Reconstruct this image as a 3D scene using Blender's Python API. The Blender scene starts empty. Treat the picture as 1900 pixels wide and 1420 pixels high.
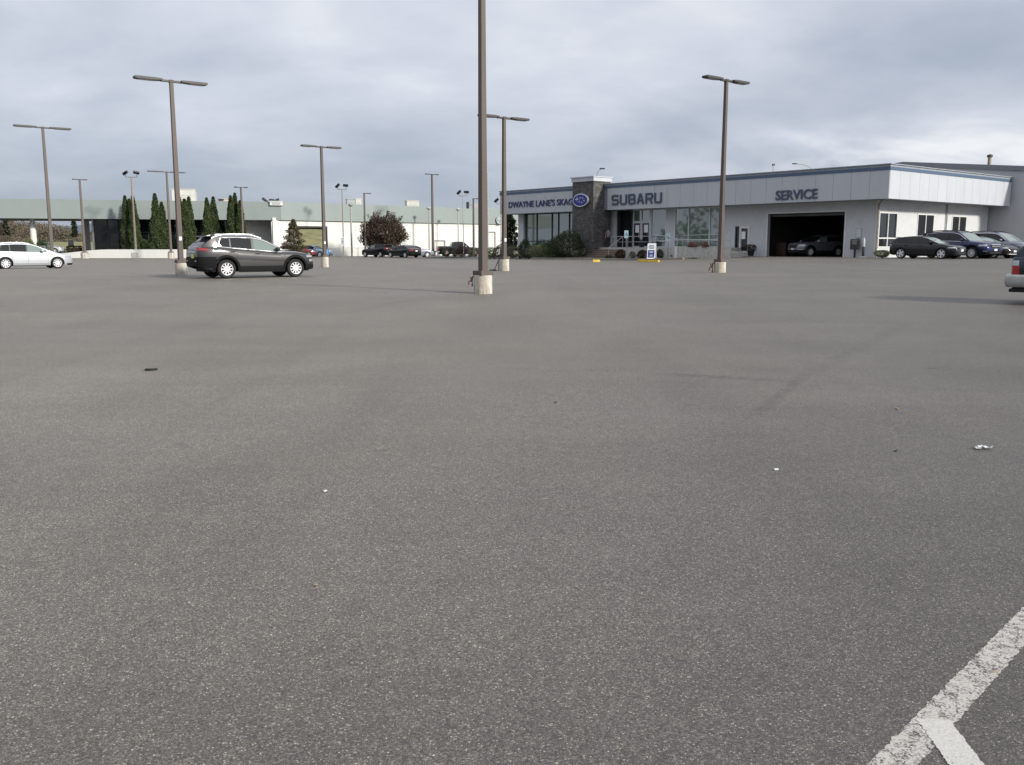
import bpy, bmesh, math, random
from mathutils import Vector, Matrix

R = math.radians
rnd = random.Random(11)
S = bpy.context.scene
COL = S.collection

# ------------------------------------------------------------------ camera
F, PCX, PCY, HZN, EYE = 1680.0, 950.0, 710.0, 455.0, 1.65
PITCH = math.atan((PCY - HZN) / F)
cam_d = bpy.data.cameras.new("camera")
cam_d.sensor_width = 36.0
cam_d.lens = 36.0 * F / 1900.0
cam_d.clip_end = 8000
cam = bpy.data.objects.new("camera", cam_d)
COL.objects.link(cam)
cam.location = (0, 0, EYE)
cam.rotation_euler = (R(90) - PITCH, 0, 0)
S.camera = cam


def ray(px, py):
    a, b = (px - PCX) / F, (PCY - py) / F
    c, s = math.cos(PITCH), math.sin(PITCH)
    return Vector((a, c + s * b, -s + c * b))


def at(px, py, Y):
    d = ray(px, py)
    return Vector((0, 0, EYE)) + d * (Y / d.y)


def ss(a, b, t):
    t = min(1.0, max(0.0, (t - a) / (b - a)))
    return t * t * (3 - 2 * t)


def hz(x, y):
    """height of the lot: a gentle rise from the viewer, higher in front of the service door"""
    z = 0.42 * ss(0, 37, y)
    z += 0.37 * ss(8, 19, x) * ss(28, 58, y)
    z -= 0.20 * ss(42, 62, y) * (1 - ss(-10, 6, x))
    return z


def gp(px, py, dz=0.0):
    """the point of the lot seen at a pixel of the survey photograph"""
    d = ray(px, py)
    o = Vector((0, 0, EYE))
    t0 = 0.5
    t = t0
    while t < 600:
        p = o + d * t
        if p.z < hz(p.x, p.y) + dz:
            lo, hi = t0, t
            for _ in range(30):
                m = (lo + hi) / 2
                p = o + d * m
                if p.z < hz(p.x, p.y) + dz:
                    hi = m
                else:
                    lo = m
            return o + d * hi
        t0 = t
        t += 0.25
    return o + d * 150


# ------------------------------------------------------------------ materials
def _nt(name):
    m = bpy.data.materials.new(name)
    m.use_nodes = True
    nt = m.node_tree
    b = nt.nodes["Principled BSDF"]
    return m, nt, b


def mat(name, col, rough=0.6, metal=0.0, ior=1.45, var=None, bump=None, coat=0.0, emit=0.0, island=0.0, trans=None):
    m, nt, b = _nt(name)
    N, L = nt.nodes, nt.links
    b.inputs["Base Color"].default_value = (*col, 1)
    b.inputs["Roughness"].default_value = rough
    b.inputs["Metallic"].default_value = metal
    b.inputs["IOR"].default_value = ior
    b.inputs["Coat Weight"].default_value = coat
    b.inputs["Coat Roughness"].default_value = 0.04
    src = None
    tc = N.new("ShaderNodeTexCoord")
    if var:
        sc, amt = var[0], var[1]
        mp = N.new("ShaderNodeMapping")
        mp.inputs["Scale"].default_value = var[2] if len(var) > 2 else (1, 1, 1)
        L.new(tc.outputs["Object"], mp.inputs["Vector"])
        n = N.new("ShaderNodeTexNoise")
        n.inputs["Scale"].default_value = sc
        n.inputs["Detail"].default_value = 5
        n.inputs["Roughness"].default_value = 0.65
        L.new(mp.outputs["Vector"], n.inputs["Vector"])
        r = N.new("ShaderNodeMapRange")
        r.inputs["From Min"].default_value = 0.3
        r.inputs["From Max"].default_value = 0.7
        r.inputs["To Min"].default_value = 1 - amt
        r.inputs["To Max"].default_value = 1 + amt
        L.new(n.outputs["Fac"], r.inputs["Value"])
        src = r.outputs["Result"]
    if island:
        g = N.new("ShaderNodeNewGeometry")
        r2 = N.new("ShaderNodeMapRange")
        r2.inputs["To Min"].default_value = 1 - island
        r2.inputs["To Max"].default_value = 1 + island
        L.new(g.outputs["Random Per Island"], r2.inputs["Value"])
        if src:
            mu = N.new("ShaderNodeMath")
            mu.operation = "MULTIPLY"
            L.new(src, mu.inputs[0])
            L.new(r2.outputs["Result"], mu.inputs[1])
            src = mu.outputs[0]
        else:
            src = r2.outputs["Result"]
    if src:
        v = N.new("ShaderNodeVectorMath")
        v.operation = "SCALE"
        v.inputs[0].default_value = col
        L.new(src, v.inputs["Scale"])
        L.new(v.outputs["Vector"], b.inputs["Base Color"])
    if bump:
        n2 = N.new("ShaderNodeTexNoise")
        n2.inputs["Scale"].default_value = bump[0]
        n2.inputs["Detail"].default_value = 4
        L.new(tc.outputs["Object"], n2.inputs["Vector"])
        bp = N.new("ShaderNodeBump")
        bp.inputs["Strength"].default_value = bump[1]
        bp.inputs["Distance"].default_value = bump[2] if len(bump) > 2 else 0.02
        L.new(n2.outputs["Fac"], bp.inputs["Height"])
        L.new(bp.outputs["Normal"], b.inputs["Normal"])
    return m


def leaf_mat(name, c1, c2, c3=None, ns=1.1):
    """leaves: every leaf its own tone between two or three real colours"""
    m, nt, b = _nt(name)
    N, L = nt.nodes, nt.links
    g = N.new("ShaderNodeNewGeometry")
    tc = N.new("ShaderNodeTexCoord")
    n = N.new("ShaderNodeTexNoise")
    n.inputs["Scale"].default_value = ns
    n.inputs["Detail"].default_value = 3
    L.new(tc.outputs["Object"], n.inputs["Vector"])
    a = N.new("ShaderNodeMath")
    a.operation = "MULTIPLY_ADD"
    a.inputs[1].default_value = 0.5
    L.new(g.outputs["Random Per Island"], a.inputs[0])
    L.new(n.outputs["Fac"], a.inputs[2])
    r = N.new("ShaderNodeValToRGB")
    r.color_ramp.elements[0].position = 0.35
    r.color_ramp.elements[0].color = (*c1, 1)
    r.color_ramp.elements[1].position = 1.0
    r.color_ramp.elements[1].color = (*(c3 or c2), 1)
    if c3:
        e = r.color_ramp.elements.new(0.7)
        e.color = (*c2, 1)
    L.new(a.outputs[0], r.inputs["Fac"])
    L.new(r.outputs["Color"], b.inputs["Base Color"])
    b.inputs["Roughness"].default_value = 0.65
    b.inputs["IOR"].default_value = 1.3
    return m


def brick_mat(name, c1, c2, mortar, scale, rough=0.85):
    m, nt, b = _nt(name)
    N, L = nt.nodes, nt.links
    tc = N.new("ShaderNodeTexCoord")
    sp = N.new("ShaderNodeSeparateXYZ")
    L.new(tc.outputs["Object"], sp.inputs[0])
    ad = N.new("ShaderNodeMath")
    L.new(sp.outputs[0], ad.inputs[0])
    L.new(sp.outputs[1], ad.inputs[1])
    cb = N.new("ShaderNodeCombineXYZ")
    L.new(ad.outputs[0], cb.inputs[0])
    L.new(sp.outputs[2], cb.inputs[1])
    br = N.new("ShaderNodeTexBrick")
    br.inputs["Scale"].default_value = scale
    br.inputs["Color1"].default_value = (*c1, 1)
    br.inputs["Color2"].default_value = (*c2, 1)
    br.inputs["Mortar"].default_value = (*mortar, 1)
    br.inputs["Mortar Size"].default_value = 0.02
    br.inputs["Row Height"].default_value = 0.22
    br.inputs["Brick Width"].default_value = 0.8
    br.inputs["Bias"].default_value = -0.1
    L.new(cb.outputs[0], br.inputs["Vector"])
    n = N.new("ShaderNodeTexNoise")
    n.inputs["Scale"].default_value = 3
    n.inputs["Detail"].default_value = 6
    L.new(tc.outputs["Object"], n.inputs["Vector"])
    r = N.new("ShaderNodeMapRange")
    r.inputs["From Min"].default_value = 0.3
    r.inputs["From Max"].default_value = 0.7
    r.inputs["To Min"].default_value = 0.65
    r.inputs["To Max"].default_value = 1.35
    L.new(n.outputs["Fac"], r.inputs["Value"])
    v = N.new("ShaderNodeVectorMath")
    v.operation = "SCALE"
    L.new(br.outputs["Color"], v.inputs[0])
    L.new(r.outputs["Result"], v.inputs["Scale"])
    L.new(v.outputs["Vector"], b.inputs["Base Color"])
    bp = N.new("ShaderNodeBump")
    bp.inputs["Strength"].default_value = 0.6
    bp.inputs["Distance"].default_value = 0.03
    L.new(br.outputs["Fac"], bp.inputs["Height"])
    bp.invert = True
    L.new(bp.outputs["Normal"], b.inputs["Normal"])
    b.inputs["Roughness"].default_value = rough
    return m


def asphalt_nodes(nt):
    """aged asphalt: stones in a dark binder, broad worn patches, tyre tracks; returns (colour, height)"""
    N, L = nt.nodes, nt.links
    tc = N.new("ShaderNodeTexCoord")
    P = tc.outputs["Object"]

    def ramp(src, els):
        r = N.new("ShaderNodeValToRGB")
        e = r.color_ramp.elements
        e[0].position, e[0].color = els[0][0], (*els[0][1], 1)
        e[1].position, e[1].color = els[-1][0], (*els[-1][1], 1)
        for p, c in els[1:-1]:
            k = e.new(p)
            k.color = (*c, 1)
        L.new(src, r.inputs["Fac"])
        return r.outputs["Color"]

    def noise(scale, detail, vec=P, rough=0.55, dist=0.0):
        n = N.new("ShaderNodeTexNoise")
        n.inputs["Scale"].default_value = scale
        n.inputs["Detail"].default_value = detail
        n.inputs["Roughness"].default_value = rough
        n.inputs["Distortion"].default_value = dist
        L.new(vec, n.inputs["Vector"])
        return n.outputs["Fac"]

    def rng(src, a, b, c, d):
        r = N.new("ShaderNodeMapRange")
        for k, v in zip(("From Min", "From Max", "To Min", "To Max"), (a, b, c, d)):
            r.inputs[k].default_value = v
        L.new(src, r.inputs["Value"])
        return r.outputs["Result"]

    def math2(op, a, b):
        m = N.new("ShaderNodeMath")
        m.operation = op
        for k, v in enumerate((a, b)):
            if isinstance(v, (int, float)):
                m.inputs[k].default_value = v
            else:
                L.new(v, m.inputs[k])
        return m.outputs[0]

    vo = N.new("ShaderNodeTexVoronoi")
    vo.inputs["Scale"].default_value = 180
    L.new(P, vo.inputs["Vector"])
    sep = N.new("ShaderNodeSeparateColor")
    L.new(vo.outputs["Color"], sep.inputs[0])
    stone = ramp(sep.outputs[0], [(0.0, (0.068, 0.0655, 0.063)), (0.35, (0.103, 0.099, 0.095)), (0.62, (0.135, 0.130, 0.124)),
                                  (0.88, (0.174, 0.167, 0.159)), (0.965, (0.26, 0.25, 0.238)), (1.0, (0.46, 0.445, 0.425))])
    # a second set of larger chips, some warm, some blue-grey
    vo2 = N.new("ShaderNodeTexVoronoi")
    vo2.inputs["Scale"].default_value = 90
    L.new(P, vo2.inputs["Vector"])
    sep2 = N.new("ShaderNodeSeparateColor")
    L.new(vo2.outputs["Color"], sep2.inputs[0])
    chip = ramp(sep2.outputs[1], [(0.0, (0.80, 0.79, 0.80)), (0.5, (1.0, 0.985, 0.97)), (0.8, (1.08, 1.04, 1.0)), (0.93, (1.25, 1.22, 1.2)), (1.0, (1.55, 1.5, 1.46))])
    m1 = N.new("ShaderNodeMix")
    m1.data_type = "RGBA"
    m1.blend_type = "MULTIPLY"
    m1.inputs["Factor"].default_value = 1
    L.new(stone, m1.inputs[6])
    L.new(chip, m1.inputs[7])
    # binder between stones
    gap = rng(vo.outputs["Distance"], 0.35, 0.75, 1.0, 0.55)
    fine = rng(noise(420, 2), 0.3, 0.7, 0.82, 1.18)
    mid = rng(noise(9, 4), 0.3, 0.7, 0.93, 1.07)
    big = rng(noise(0.33, 6, rough=0.6, dist=0.6), 0.3, 0.7, 0.85, 1.13)
    # tyre tracks: noise stretched along the driving lanes
    mp = N.new("ShaderNodeMapping")
    mp.inputs["Rotation"].default_value = (0, 0, R(-8))
    mp.inputs["Scale"].default_value = (0.05, 0.75, 1)
    L.new(P, mp.inputs["Vector"])
    trk = rng(noise(1.0, 4, mp.outputs["Vector"], dist=0.4), 0.33, 0.5, 0.90, 1.0)
    mp2 = N.new("ShaderNodeMapping")
    mp2.inputs["Rotation"].default_value = (0, 0, R(38))
    mp2.inputs["Scale"].default_value = (0.9, 0.06, 1)
    L.new(P, mp2.inputs["Vector"])
    trk2 = rng(noise(1.0, 3, mp2.outputs["Vector"], dist=0.3), 0.34, 0.47, 0.93, 1.0)
    # a few old oil stains
    spot = rng(noise(1.3, 2, dist=0.5), 0.19, 0.25, 0.62, 1.0)
    # tyre scuffs and drip stains that lie on the lot: (from, to, half width, strength)
    sx_ = N.new("ShaderNodeSeparateXYZ")
    L.new(P, sx_.inputs[0])
    brk = rng(noise(7, 4), 0.35, 0.6, 0.25, 1.0)
    for (pa, pb, hw, st) in MARKS:
        a, b2 = gp(*pa), gp(*pb)
        d = Vector((b2.x - a.x, b2.y - a.y))
        ln = d.length
        d.normalize()
        al = math2("ADD", math2("MULTIPLY", math2("SUBTRACT", sx_.outputs[0], a.x), d.x), math2("MULTIPLY", math2("SUBTRACT", sx_.outputs[1], a.y), d.y))
        ac = math2("ADD", math2("MULTIPLY", math2("SUBTRACT", sx_.outputs[0], a.x), -d.y), math2("MULTIPLY", math2("SUBTRACT", sx_.outputs[1], a.y), d.x))
        ms = math2("MULTIPLY", rng(math2("ABSOLUTE", ac, 0), hw * 0.4, hw, 1.0, 0.0), rng(math2("ABSOLUTE", math2("SUBTRACT", al, ln / 2), 0), ln * 0.3, ln * 0.5, 1.0, 0.0))
        ms = math2("MULTIPLY", math2("MULTIPLY", ms, brk), st)
        spot = math2("MULTIPLY", spot, math2("SUBTRACT", 1.0, ms))
    tot = gap
    for k in (fine, mid, big, trk, trk2, spot):
        tot = math2("MULTIPLY", tot, k)
    sc = N.new("ShaderNodeVectorMath")
    sc.operation = "SCALE"
    L.new(m1.outputs[2], sc.inputs[0])
    L.new(tot, sc.inputs["Scale"])
    # broad tint: browner worn areas, bluer fresher ones
    tint = ramp(noise(0.16, 3), [(0.35, (1.02, 1.0, 0.955)), (0.65, (0.995, 0.99, 0.98))])
    # brightening at grazing view painted into the colour: paler, browner further from the viewer
    grazing_tone = math2("ADD", sx_.outputs[1], math2("MULTIPLY", math2("SUBTRACT", noise(0.22, 4), 0.5), 9.0))
    grazing_tone = rng(grazing_tone, 2.0, 11.0, 0.0, 1.0)
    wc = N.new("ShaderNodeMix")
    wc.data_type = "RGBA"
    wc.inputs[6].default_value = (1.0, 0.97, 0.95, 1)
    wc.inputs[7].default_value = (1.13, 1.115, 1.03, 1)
    L.new(grazing_tone, wc.inputs["Factor"])
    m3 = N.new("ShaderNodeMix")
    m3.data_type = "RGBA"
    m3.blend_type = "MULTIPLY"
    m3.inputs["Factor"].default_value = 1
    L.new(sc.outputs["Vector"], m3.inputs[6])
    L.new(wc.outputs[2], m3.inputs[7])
    m2 = N.new("ShaderNodeMix")
    m2.data_type = "RGBA"
    m2.blend_type = "MULTIPLY"
    m2.inputs["Factor"].default_value = 1
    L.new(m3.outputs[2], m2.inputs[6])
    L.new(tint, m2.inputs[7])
    h = math2("MULTIPLY", vo.outputs["Distance"], -1.0)
    return m2.outputs[2], h


MARKS = [((1190, 692), (1480, 708), 0.16, 0.34), ((1385, 785), (1500, 690), 0.10, 0.30), ((1480, 705), (1690, 596), 0.16, 0.16), ((1480, 706), (1880, 730), 0.10, 0.16),
         ((1715, 683.5), (1742, 683.5), 0.06, 0.6), ((690, 837), (722, 836), 0.035, 0.55), ((150, 622), (420, 600), 0.14, 0.16), ((420, 548), (740, 566), 0.14, 0.18),
         ((600, 590), (800, 548), 0.12, 0.14), ((700, 566), (800, 556), 0.10, 0.25), ((820, 682), (1010, 684), 0.10, 0.16), ((1270, 752), (1290, 751), 0.04, 0.4), ((1000, 690), (1200, 686), 0.2, 0.12)]
ASPH_GAIN = 0.82


def asphalt_mat():
    m, nt, b = _nt("asphalt")
    c, h = asphalt_nodes(nt)
    g = nt.nodes.new("ShaderNodeVectorMath")
    g.operation = "SCALE"
    g.inputs["Scale"].default_value = ASPH_GAIN
    nt.links.new(c, g.inputs[0])
    nt.links.new(g.outputs["Vector"], b.inputs["Base Color"])
    b.inputs["Roughness"].default_value = 0.62
    b.inputs["Diffuse Roughness"].default_value = 1.0
    b.inputs["IOR"].default_value = 1.5
    bp = nt.nodes.new("ShaderNodeBump")
    bp.inputs["Strength"].default_value = 0.5
    bp.inputs["Distance"].default_value = 0.004
    nt.links.new(h, bp.inputs["Height"])
    nt.links.new(bp.outputs["Normal"], b.inputs["Normal"])
    return m


def paint_line_mat(name, col, worn):
    """road paint worn off the high stones: where it is gone the sheet is clear"""
    m, nt, b = _nt(name)
    N, L = nt.nodes, nt.links
    tc = N.new("ShaderNodeTexCoord")
    vo = N.new("ShaderNodeTexVoronoi")
    vo.inputs["Scale"].default_value = 150
    L.new(tc.outputs["Object"], vo.inputs["Vector"])
    sp = N.new("ShaderNodeSeparateColor")
    L.new(vo.outputs["Color"], sp.inputs[0])
    n = N.new("ShaderNodeTexNoise")
    n.inputs["Scale"].default_value = 22
    n.inputs["Detail"].default_value = 6
    n.inputs["Roughness"].default_value = 0.7
    L.new(tc.outputs["Object"], n.inputs["Vector"])
    n2 = N.new("ShaderNodeTexNoise")
    n2.inputs["Scale"].default_value = 120
    n2.inputs["Detail"].default_value = 2
    L.new(tc.outputs["Object"], n2.inputs["Vector"])
    a = N.new("ShaderNodeMath")
    a.operation = "MULTIPLY_ADD"
    a.inputs[1].default_value = 0.26
    L.new(sp.outputs[1], a.inputs[0])
    L.new(n.outputs["Fac"], a.inputs[2])
    a2 = N.new("ShaderNodeMath")
    a2.operation = "MULTIPLY_ADD"
    a2.inputs[1].default_value = 0.22
    L.new(n2.outputs["Fac"], a2.inputs[0])
    L.new(a.outputs[0], a2.inputs[2])
    r = N.new("ShaderNodeMapRange")
    r.inputs["From Min"].default_value = worn - 0.10
    r.inputs["From Max"].default_value = worn + 0.12
    L.new(a2.outputs[0], r.inputs["Value"])
    L.new(r.outputs["Result"], b.inputs["Alpha"])
    v = N.new("ShaderNodeMapRange")
    v.inputs["From Min"].default_value = 0.3
    v.inputs["From Max"].default_value = 0.7
    v.inputs["To Min"].default_value = 0.82
    v.inputs["To Max"].default_value = 1.08
    L.new(n2.outputs["Fac"], v.inputs["Value"])
    s = N.new("ShaderNodeVectorMath")
    s.operation = "SCALE"
    s.inputs[0].default_value = col
    L.new(v.outputs["Result"], s.inputs["Scale"])
    L.new(s.outputs["Vector"], b.inputs["Base Color"])
    b.inputs["Roughness"].default_value = 0.8
    return m


def grass_mat(name, c1, c2, sc=0.6):
    m, nt, b = _nt(name)
    N, L = nt.nodes, nt.links
    tc = N.new("ShaderNodeTexCoord")
    n = N.new("ShaderNodeTexNoise")
    n.inputs["Scale"].default_value = sc
    n.inputs["Detail"].default_value = 8
    n.inputs["Roughness"].default_value = 0.7
    L.new(tc.outputs["Object"], n.inputs["Vector"])
    r = N.new("ShaderNodeValToRGB")
    r.color_ramp.elements[0].position = 0.35
    r.color_ramp.elements[0].color = (*c1, 1)
    r.color_ramp.elements[1].position = 0.65
    r.color_ramp.elements[1].color = (*c2, 1)
    L.new(n.outputs["Fac"], r.inputs["Fac"])
    L.new(r.outputs["Color"], b.inputs["Base Color"])
    b.inputs["Roughness"].default_value = 0.9
    return m


def concrete_mat(name, col, streak=0.35, rough=0.9):
    """cast concrete with rust and rain streaks running down"""
    m, nt, b = _nt(name)
    N, L = nt.nodes, nt.links
    tc = N.new("ShaderNodeTexCoord")
    mp = N.new("ShaderNodeMapping")
    mp.inputs["Scale"].default_value = (1, 1, 0.12)
    L.new(tc.outputs["Object"], mp.inputs["Vector"])
    n = N.new("ShaderNodeTexNoise")
    n.inputs["Scale"].default_value = 11
    n.inputs["Detail"].default_value = 5
    L.new(mp.outputs["Vector"], n.inputs["Vector"])
    r = N.new("ShaderNodeValToRGB")
    r.color_ramp.elements[0].position = 0.36
    r.color_ramp.elements[0].color = (col[0] * (1 - streak), col[1] * (1 - streak * 1.25), col[2] * (1 - streak * 1.5), 1)
    r.color_ramp.elements[1].position = 0.58
    r.color_ramp.elements[1].color = (*col, 1)
    L.new(n.outputs["Fac"], r.inputs["Fac"])
    n2 = N.new("ShaderNodeTexNoise")
    n2.inputs["Scale"].default_value = 6
    n2.inputs["Detail"].default_value = 7
    L.new(tc.outputs["Object"], n2.inputs["Vector"])
    v = N.new("ShaderNodeMapRange")
    v.inputs["From Min"].default_value = 0.3
    v.inputs["From Max"].default_value = 0.7
    v.inputs["To Min"].default_value = 0.8
    v.inputs["To Max"].default_value = 1.12
    L.new(n2.outputs["Fac"], v.inputs["Value"])
    s = N.new("ShaderNodeVectorMath")
    s.operation = "SCALE"
    L.new(r.outputs["Color"], s.inputs[0])
    L.new(v.outputs["Result"], s.inputs["Scale"])
    L.new(s.outputs["Vector"], b.inputs["Base Color"])
    b.inputs["Roughness"].default_value = rough
    bp = N.new("ShaderNodeBump")
    bp.inputs["Strength"].default_value = 0.3
    bp.inputs["Distance"].default_value = 0.01
    L.new(n2.outputs["Fac"], bp.inputs["Height"])
    L.new(bp.outputs["Normal"], b.inputs["Normal"])
    return m


M = {}
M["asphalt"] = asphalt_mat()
M["line_old"] = paint_line_mat("worn white road paint", (0.42, 0.40, 0.365), 0.645)
M["line_new"] = paint_line_mat("white road paint", (0.47, 0.455, 0.42), 0.46)
M["line_thin"] = paint_line_mat("faded white road paint", (0.6, 0.6, 0.58), 0.72)
M["line_blue"] = paint_line_mat("faded blue road paint", (0.12, 0.17, 0.36), 0.70)
M["grass"] = grass_mat("rough grass", (0.075, 0.085, 0.035), (0.15, 0.15, 0.065))
M["lawn"] = grass_mat("lawn", (0.11, 0.115, 0.038), (0.24, 0.215, 0.095), 0.5)
M["mulch"] = grass_mat("bark mulch", (0.05, 0.042, 0.03), (0.10, 0.10, 0.055), 2.5)
M["concrete"] = concrete_mat("stained concrete", (0.50, 0.48, 0.43))
M["concrete_pale"] = concrete_mat("pale concrete", (0.46, 0.45, 0.42), 0.15)
M["kerb"] = mat("kerb concrete", (0.24, 0.215, 0.185), 0.9, var=(3, 0.25), bump=(30, 0.3))
M["path"] = mat("path concrete", (0.34, 0.33, 0.30), 0.9, var=(2, 0.15))
M["bronze"] = mat("bronze painted steel", (0.086, 0.068, 0.057), 0.55, var=(2.2, 0.14, (1, 1, 0.2)), bump=(60, 0.1))
M["bronze_dark"] = mat("dark bronze housing", (0.052, 0.045, 0.044), 0.5, var=(6, 0.18))
M["lens"] = mat("lamp lens", (0.30, 0.30, 0.29), 0.25)
M["galv"] = mat("galvanised steel", (0.34, 0.34, 0.33), 0.5, 0.4, var=(5, 0.15))
M["pole_tan"] = mat("weathered tan pole", (0.25, 0.215, 0.175), 0.7, var=(4, 0.15))
M["flood"] = mat("floodlight housing", (0.045, 0.045, 0.05), 0.5, var=(8, 0.15))
M["rust"] = mat("rusty red pipe", (0.11, 0.034, 0.027), 0.75, var=(20, 0.3))
M["rubber"] = mat("black rubber", (0.018, 0.018, 0.018), 0.75, var=(12, 0.25))
M["fascia"] = mat("pale grey metal panel", (0.425, 0.445, 0.475), 0.5, var=(0.9, 0.05, (1, 1, 0.3)))
M["seam"] = mat("panel joint", (0.20, 0.21, 0.23), 0.8)
M["blue_trim"] = mat("slate blue trim", (0.065, 0.105, 0.17), 0.5, var=(2, 0.1))
M["grey_trim"] = mat("grey cap flashing", (0.26, 0.285, 0.31), 0.5, var=(2, 0.1))
M["stucco"] = mat("pale stucco", (0.52, 0.53, 0.54), 0.9, var=(1.3, 0.07), bump=(45, 0.25))
M["stucco_white"] = mat("white stucco", (0.62, 0.62, 0.58), 0.9, var=(0.5, 0.05, (1, 1, 0.35)), bump=(30, 0.2))
M["green_metal"] = mat("sage green metal fascia", (0.222, 0.254, 0.246), 0.55, var=(0.35, 0.06, (1, 1, 0.4)))
M["soffit"] = mat("soffit board", (0.30, 0.31, 0.33), 0.8, var=(2, 0.08))
M["roof"] = mat("roof membrane", (0.26, 0.26, 0.26), 0.9, var=(1, 0.15))
M["stone"] = brick_mat("stacked dark stone", (0.062, 0.058, 0.057), (0.12, 0.114, 0.11), (0.04, 0.038, 0.037), 2.3)
M["white"] = mat("white painted trim", (0.62, 0.62, 0.60), 0.5, var=(3, 0.05))
M["alu"] = mat("brushed aluminium frame", (0.56, 0.57, 0.58), 0.4, 0.3, var=(6, 0.06))
M["dark_frame"] = mat("dark window frame", (0.035, 0.042, 0.045), 0.5, var=(6, 0.1))
M["pane"] = mat("window glass", (0.06, 0.105, 0.088), 0.03, 0.0, 2.9)
M["pane_dark"] = mat("smoked glass", (0.012, 0.013, 0.015), 0.04, 0.0, 1.6)
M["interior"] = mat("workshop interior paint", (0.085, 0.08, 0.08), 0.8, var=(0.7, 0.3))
M["interior_red"] = mat("red tool cabinet", (0.022, 0.005, 0.005), 0.5, var=(2, 0.2))
M["shop_wall"] = mat("grey metal siding", (0.40, 0.41, 0.43), 0.7, var=(0.7, 0.06, (1, 1, 0.3)))
M["shop_trim"] = mat("dark grey roof edge", (0.17, 0.18, 0.20), 0.6, var=(2, 0.1))
M["navy"] = mat("navy sign face", (0.030, 0.038, 0.12), 0.35, var=(5, 0.1))
M["slate"] = mat("slate blue sign face", (0.06, 0.075, 0.12), 0.4, var=(5, 0.1))
M["silver"] = mat("polished silver", (0.62, 0.63, 0.65), 0.22, 0.75)
M["royal"] = mat("royal blue enamel", (0.02, 0.03, 0.22), 0.3)
M["rail"] = mat("grey handrail steel", (0.42, 0.43, 0.44), 0.4, 0.5, var=(6, 0.1))
M["yellow"] = mat("yellow kerb paint", (0.62, 0.42, 0.05), 0.7, var=(5, 0.22))
M["brick_step"] = mat("brown paver steps", (0.17, 0.115, 0.09), 0.9, var=(9, 0.25))
M["tread"] = mat("paver step nosing", (0.25, 0.215, 0.18), 0.9, var=(6, 0.2))
M["sign_white"] = mat("white sign face", (0.78, 0.80, 0.80), 0.4, var=(5, 0.05))
M["sign_teal"] = mat("pale blue sign face", (0.50, 0.66, 0.68), 0.4)
M["sign_blue"] = mat("blue sign face", (0.03, 0.10, 0.36), 0.4)
M["black"] = mat("black plastic", (0.016, 0.016, 0.017), 0.45, var=(8, 0.2))
M["blackpaint"] = mat("black metal", (0.03, 0.032, 0.035), 0.5, var=(8, 0.15))
M["blue_plastic"] = mat("blue plastic", (0.05, 0.16, 0.36), 0.5, var=(3, 0.2))
M["pot"] = mat("dark glazed pot", (0.025, 0.026, 0.03), 0.4, var=(6, 0.2))
M["unit"] = mat("cream rooftop unit", (0.50, 0.495, 0.45), 0.6, var=(2, 0.08))
M["unit_pink"] = mat("buff rooftop unit", (0.50, 0.42, 0.37), 0.7, var=(2, 0.08))
M["unit_grey"] = mat("grey rooftop unit", (0.33, 0.36, 0.36), 0.6, var=(2, 0.1))
M["bark"] = mat("bark", (0.075, 0.058, 0.045), 0.9, var=(8, 0.3), bump=(20, 0.6))
M["leaf_arbor"] = leaf_mat("dark arborvitae sprays", (0.021, 0.036, 0.016), (0.043, 0.063, 0.024), (0.068, 0.088, 0.034))
M["leaf_green"] = leaf_mat("green leaves", (0.025, 0.046, 0.017), (0.06, 0.09, 0.033))
M["leaf_light"] = leaf_mat("light green leaves", (0.072, 0.096, 0.038), (0.14, 0.165, 0.068))
M["leaf_grey"] = leaf_mat("grey green leaves", (0.075, 0.082, 0.053), (0.14, 0.145, 0.094))
M["leaf_tan"] = leaf_mat("dry grass blades", (0.11, 0.10, 0.06), (0.20, 0.18, 0.11))
M["leaf_dark"] = leaf_mat("very dark evergreen leaves", (0.009, 0.015, 0.008), (0.024, 0.032, 0.015))
M["leaf_red"] = leaf_mat("purple red leaves", (0.024, 0.025, 0.014), (0.042, 0.032, 0.019), (0.088, 0.050, 0.036))
M["leaf_maroon"] = leaf_mat("maroon leaves", (0.028, 0.014, 0.014), (0.07, 0.03, 0.026))
M["leaf_rust"] = leaf_mat("rusty conifer needles", (0.034, 0.042, 0.02), (0.066, 0.060, 0.03), (0.105, 0.07, 0.04))
M["leaf_wood"] = leaf_mat("autumn woodland leaves", (0.050, 0.054, 0.038), (0.105, 0.098, 0.070), (0.16, 0.112, 0.082), 0.16)
M["flower"] = leaf_mat("pink red blossom", (0.12, 0.06, 0.045), (0.28, 0.11, 0.09))
M["paper"] = mat("crumpled paper", (0.50, 0.51, 0.52), 0.8, var=(30, 0.1))
M["leaf_litter"] = mat("dry leaf", (0.26, 0.21, 0.14), 0.9, var=(30, 0.2))
M["hill"] = mat("haze blue wooded hill", (0.085, 0.11, 0.14), 1.0, var=(0.01, 0.2))  # bluish haze of distance painted into the base colour
M["skin"] = mat("skin", (0.42, 0.25, 0.19), 0.6)
M["shirt"] = mat("mauve shirt", (0.21, 0.17, 0.21), 0.9, var=(9, 0.15))
M["trousers"] = mat("dark trousers", (0.02, 0.02, 0.024), 0.9, var=(9, 0.2))
M["hair"] = mat("dark hair", (0.03, 0.022, 0.018), 0.8)
M["tyre"] = mat("tyre rubber", (0.016, 0.016, 0.017), 0.8, var=(15, 0.2))
M["alloy"] = mat("bright alloy wheel", (0.64, 0.635, 0.64), 0.3, 0.2)
M["brake"] = mat("dark wheel well", (0.012, 0.012, 0.013), 0.8)
M["cladding"] = mat("dark plastic cladding", (0.009, 0.0092, 0.010), 0.8, ior=1.25, var=(14, 0.12))
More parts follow.
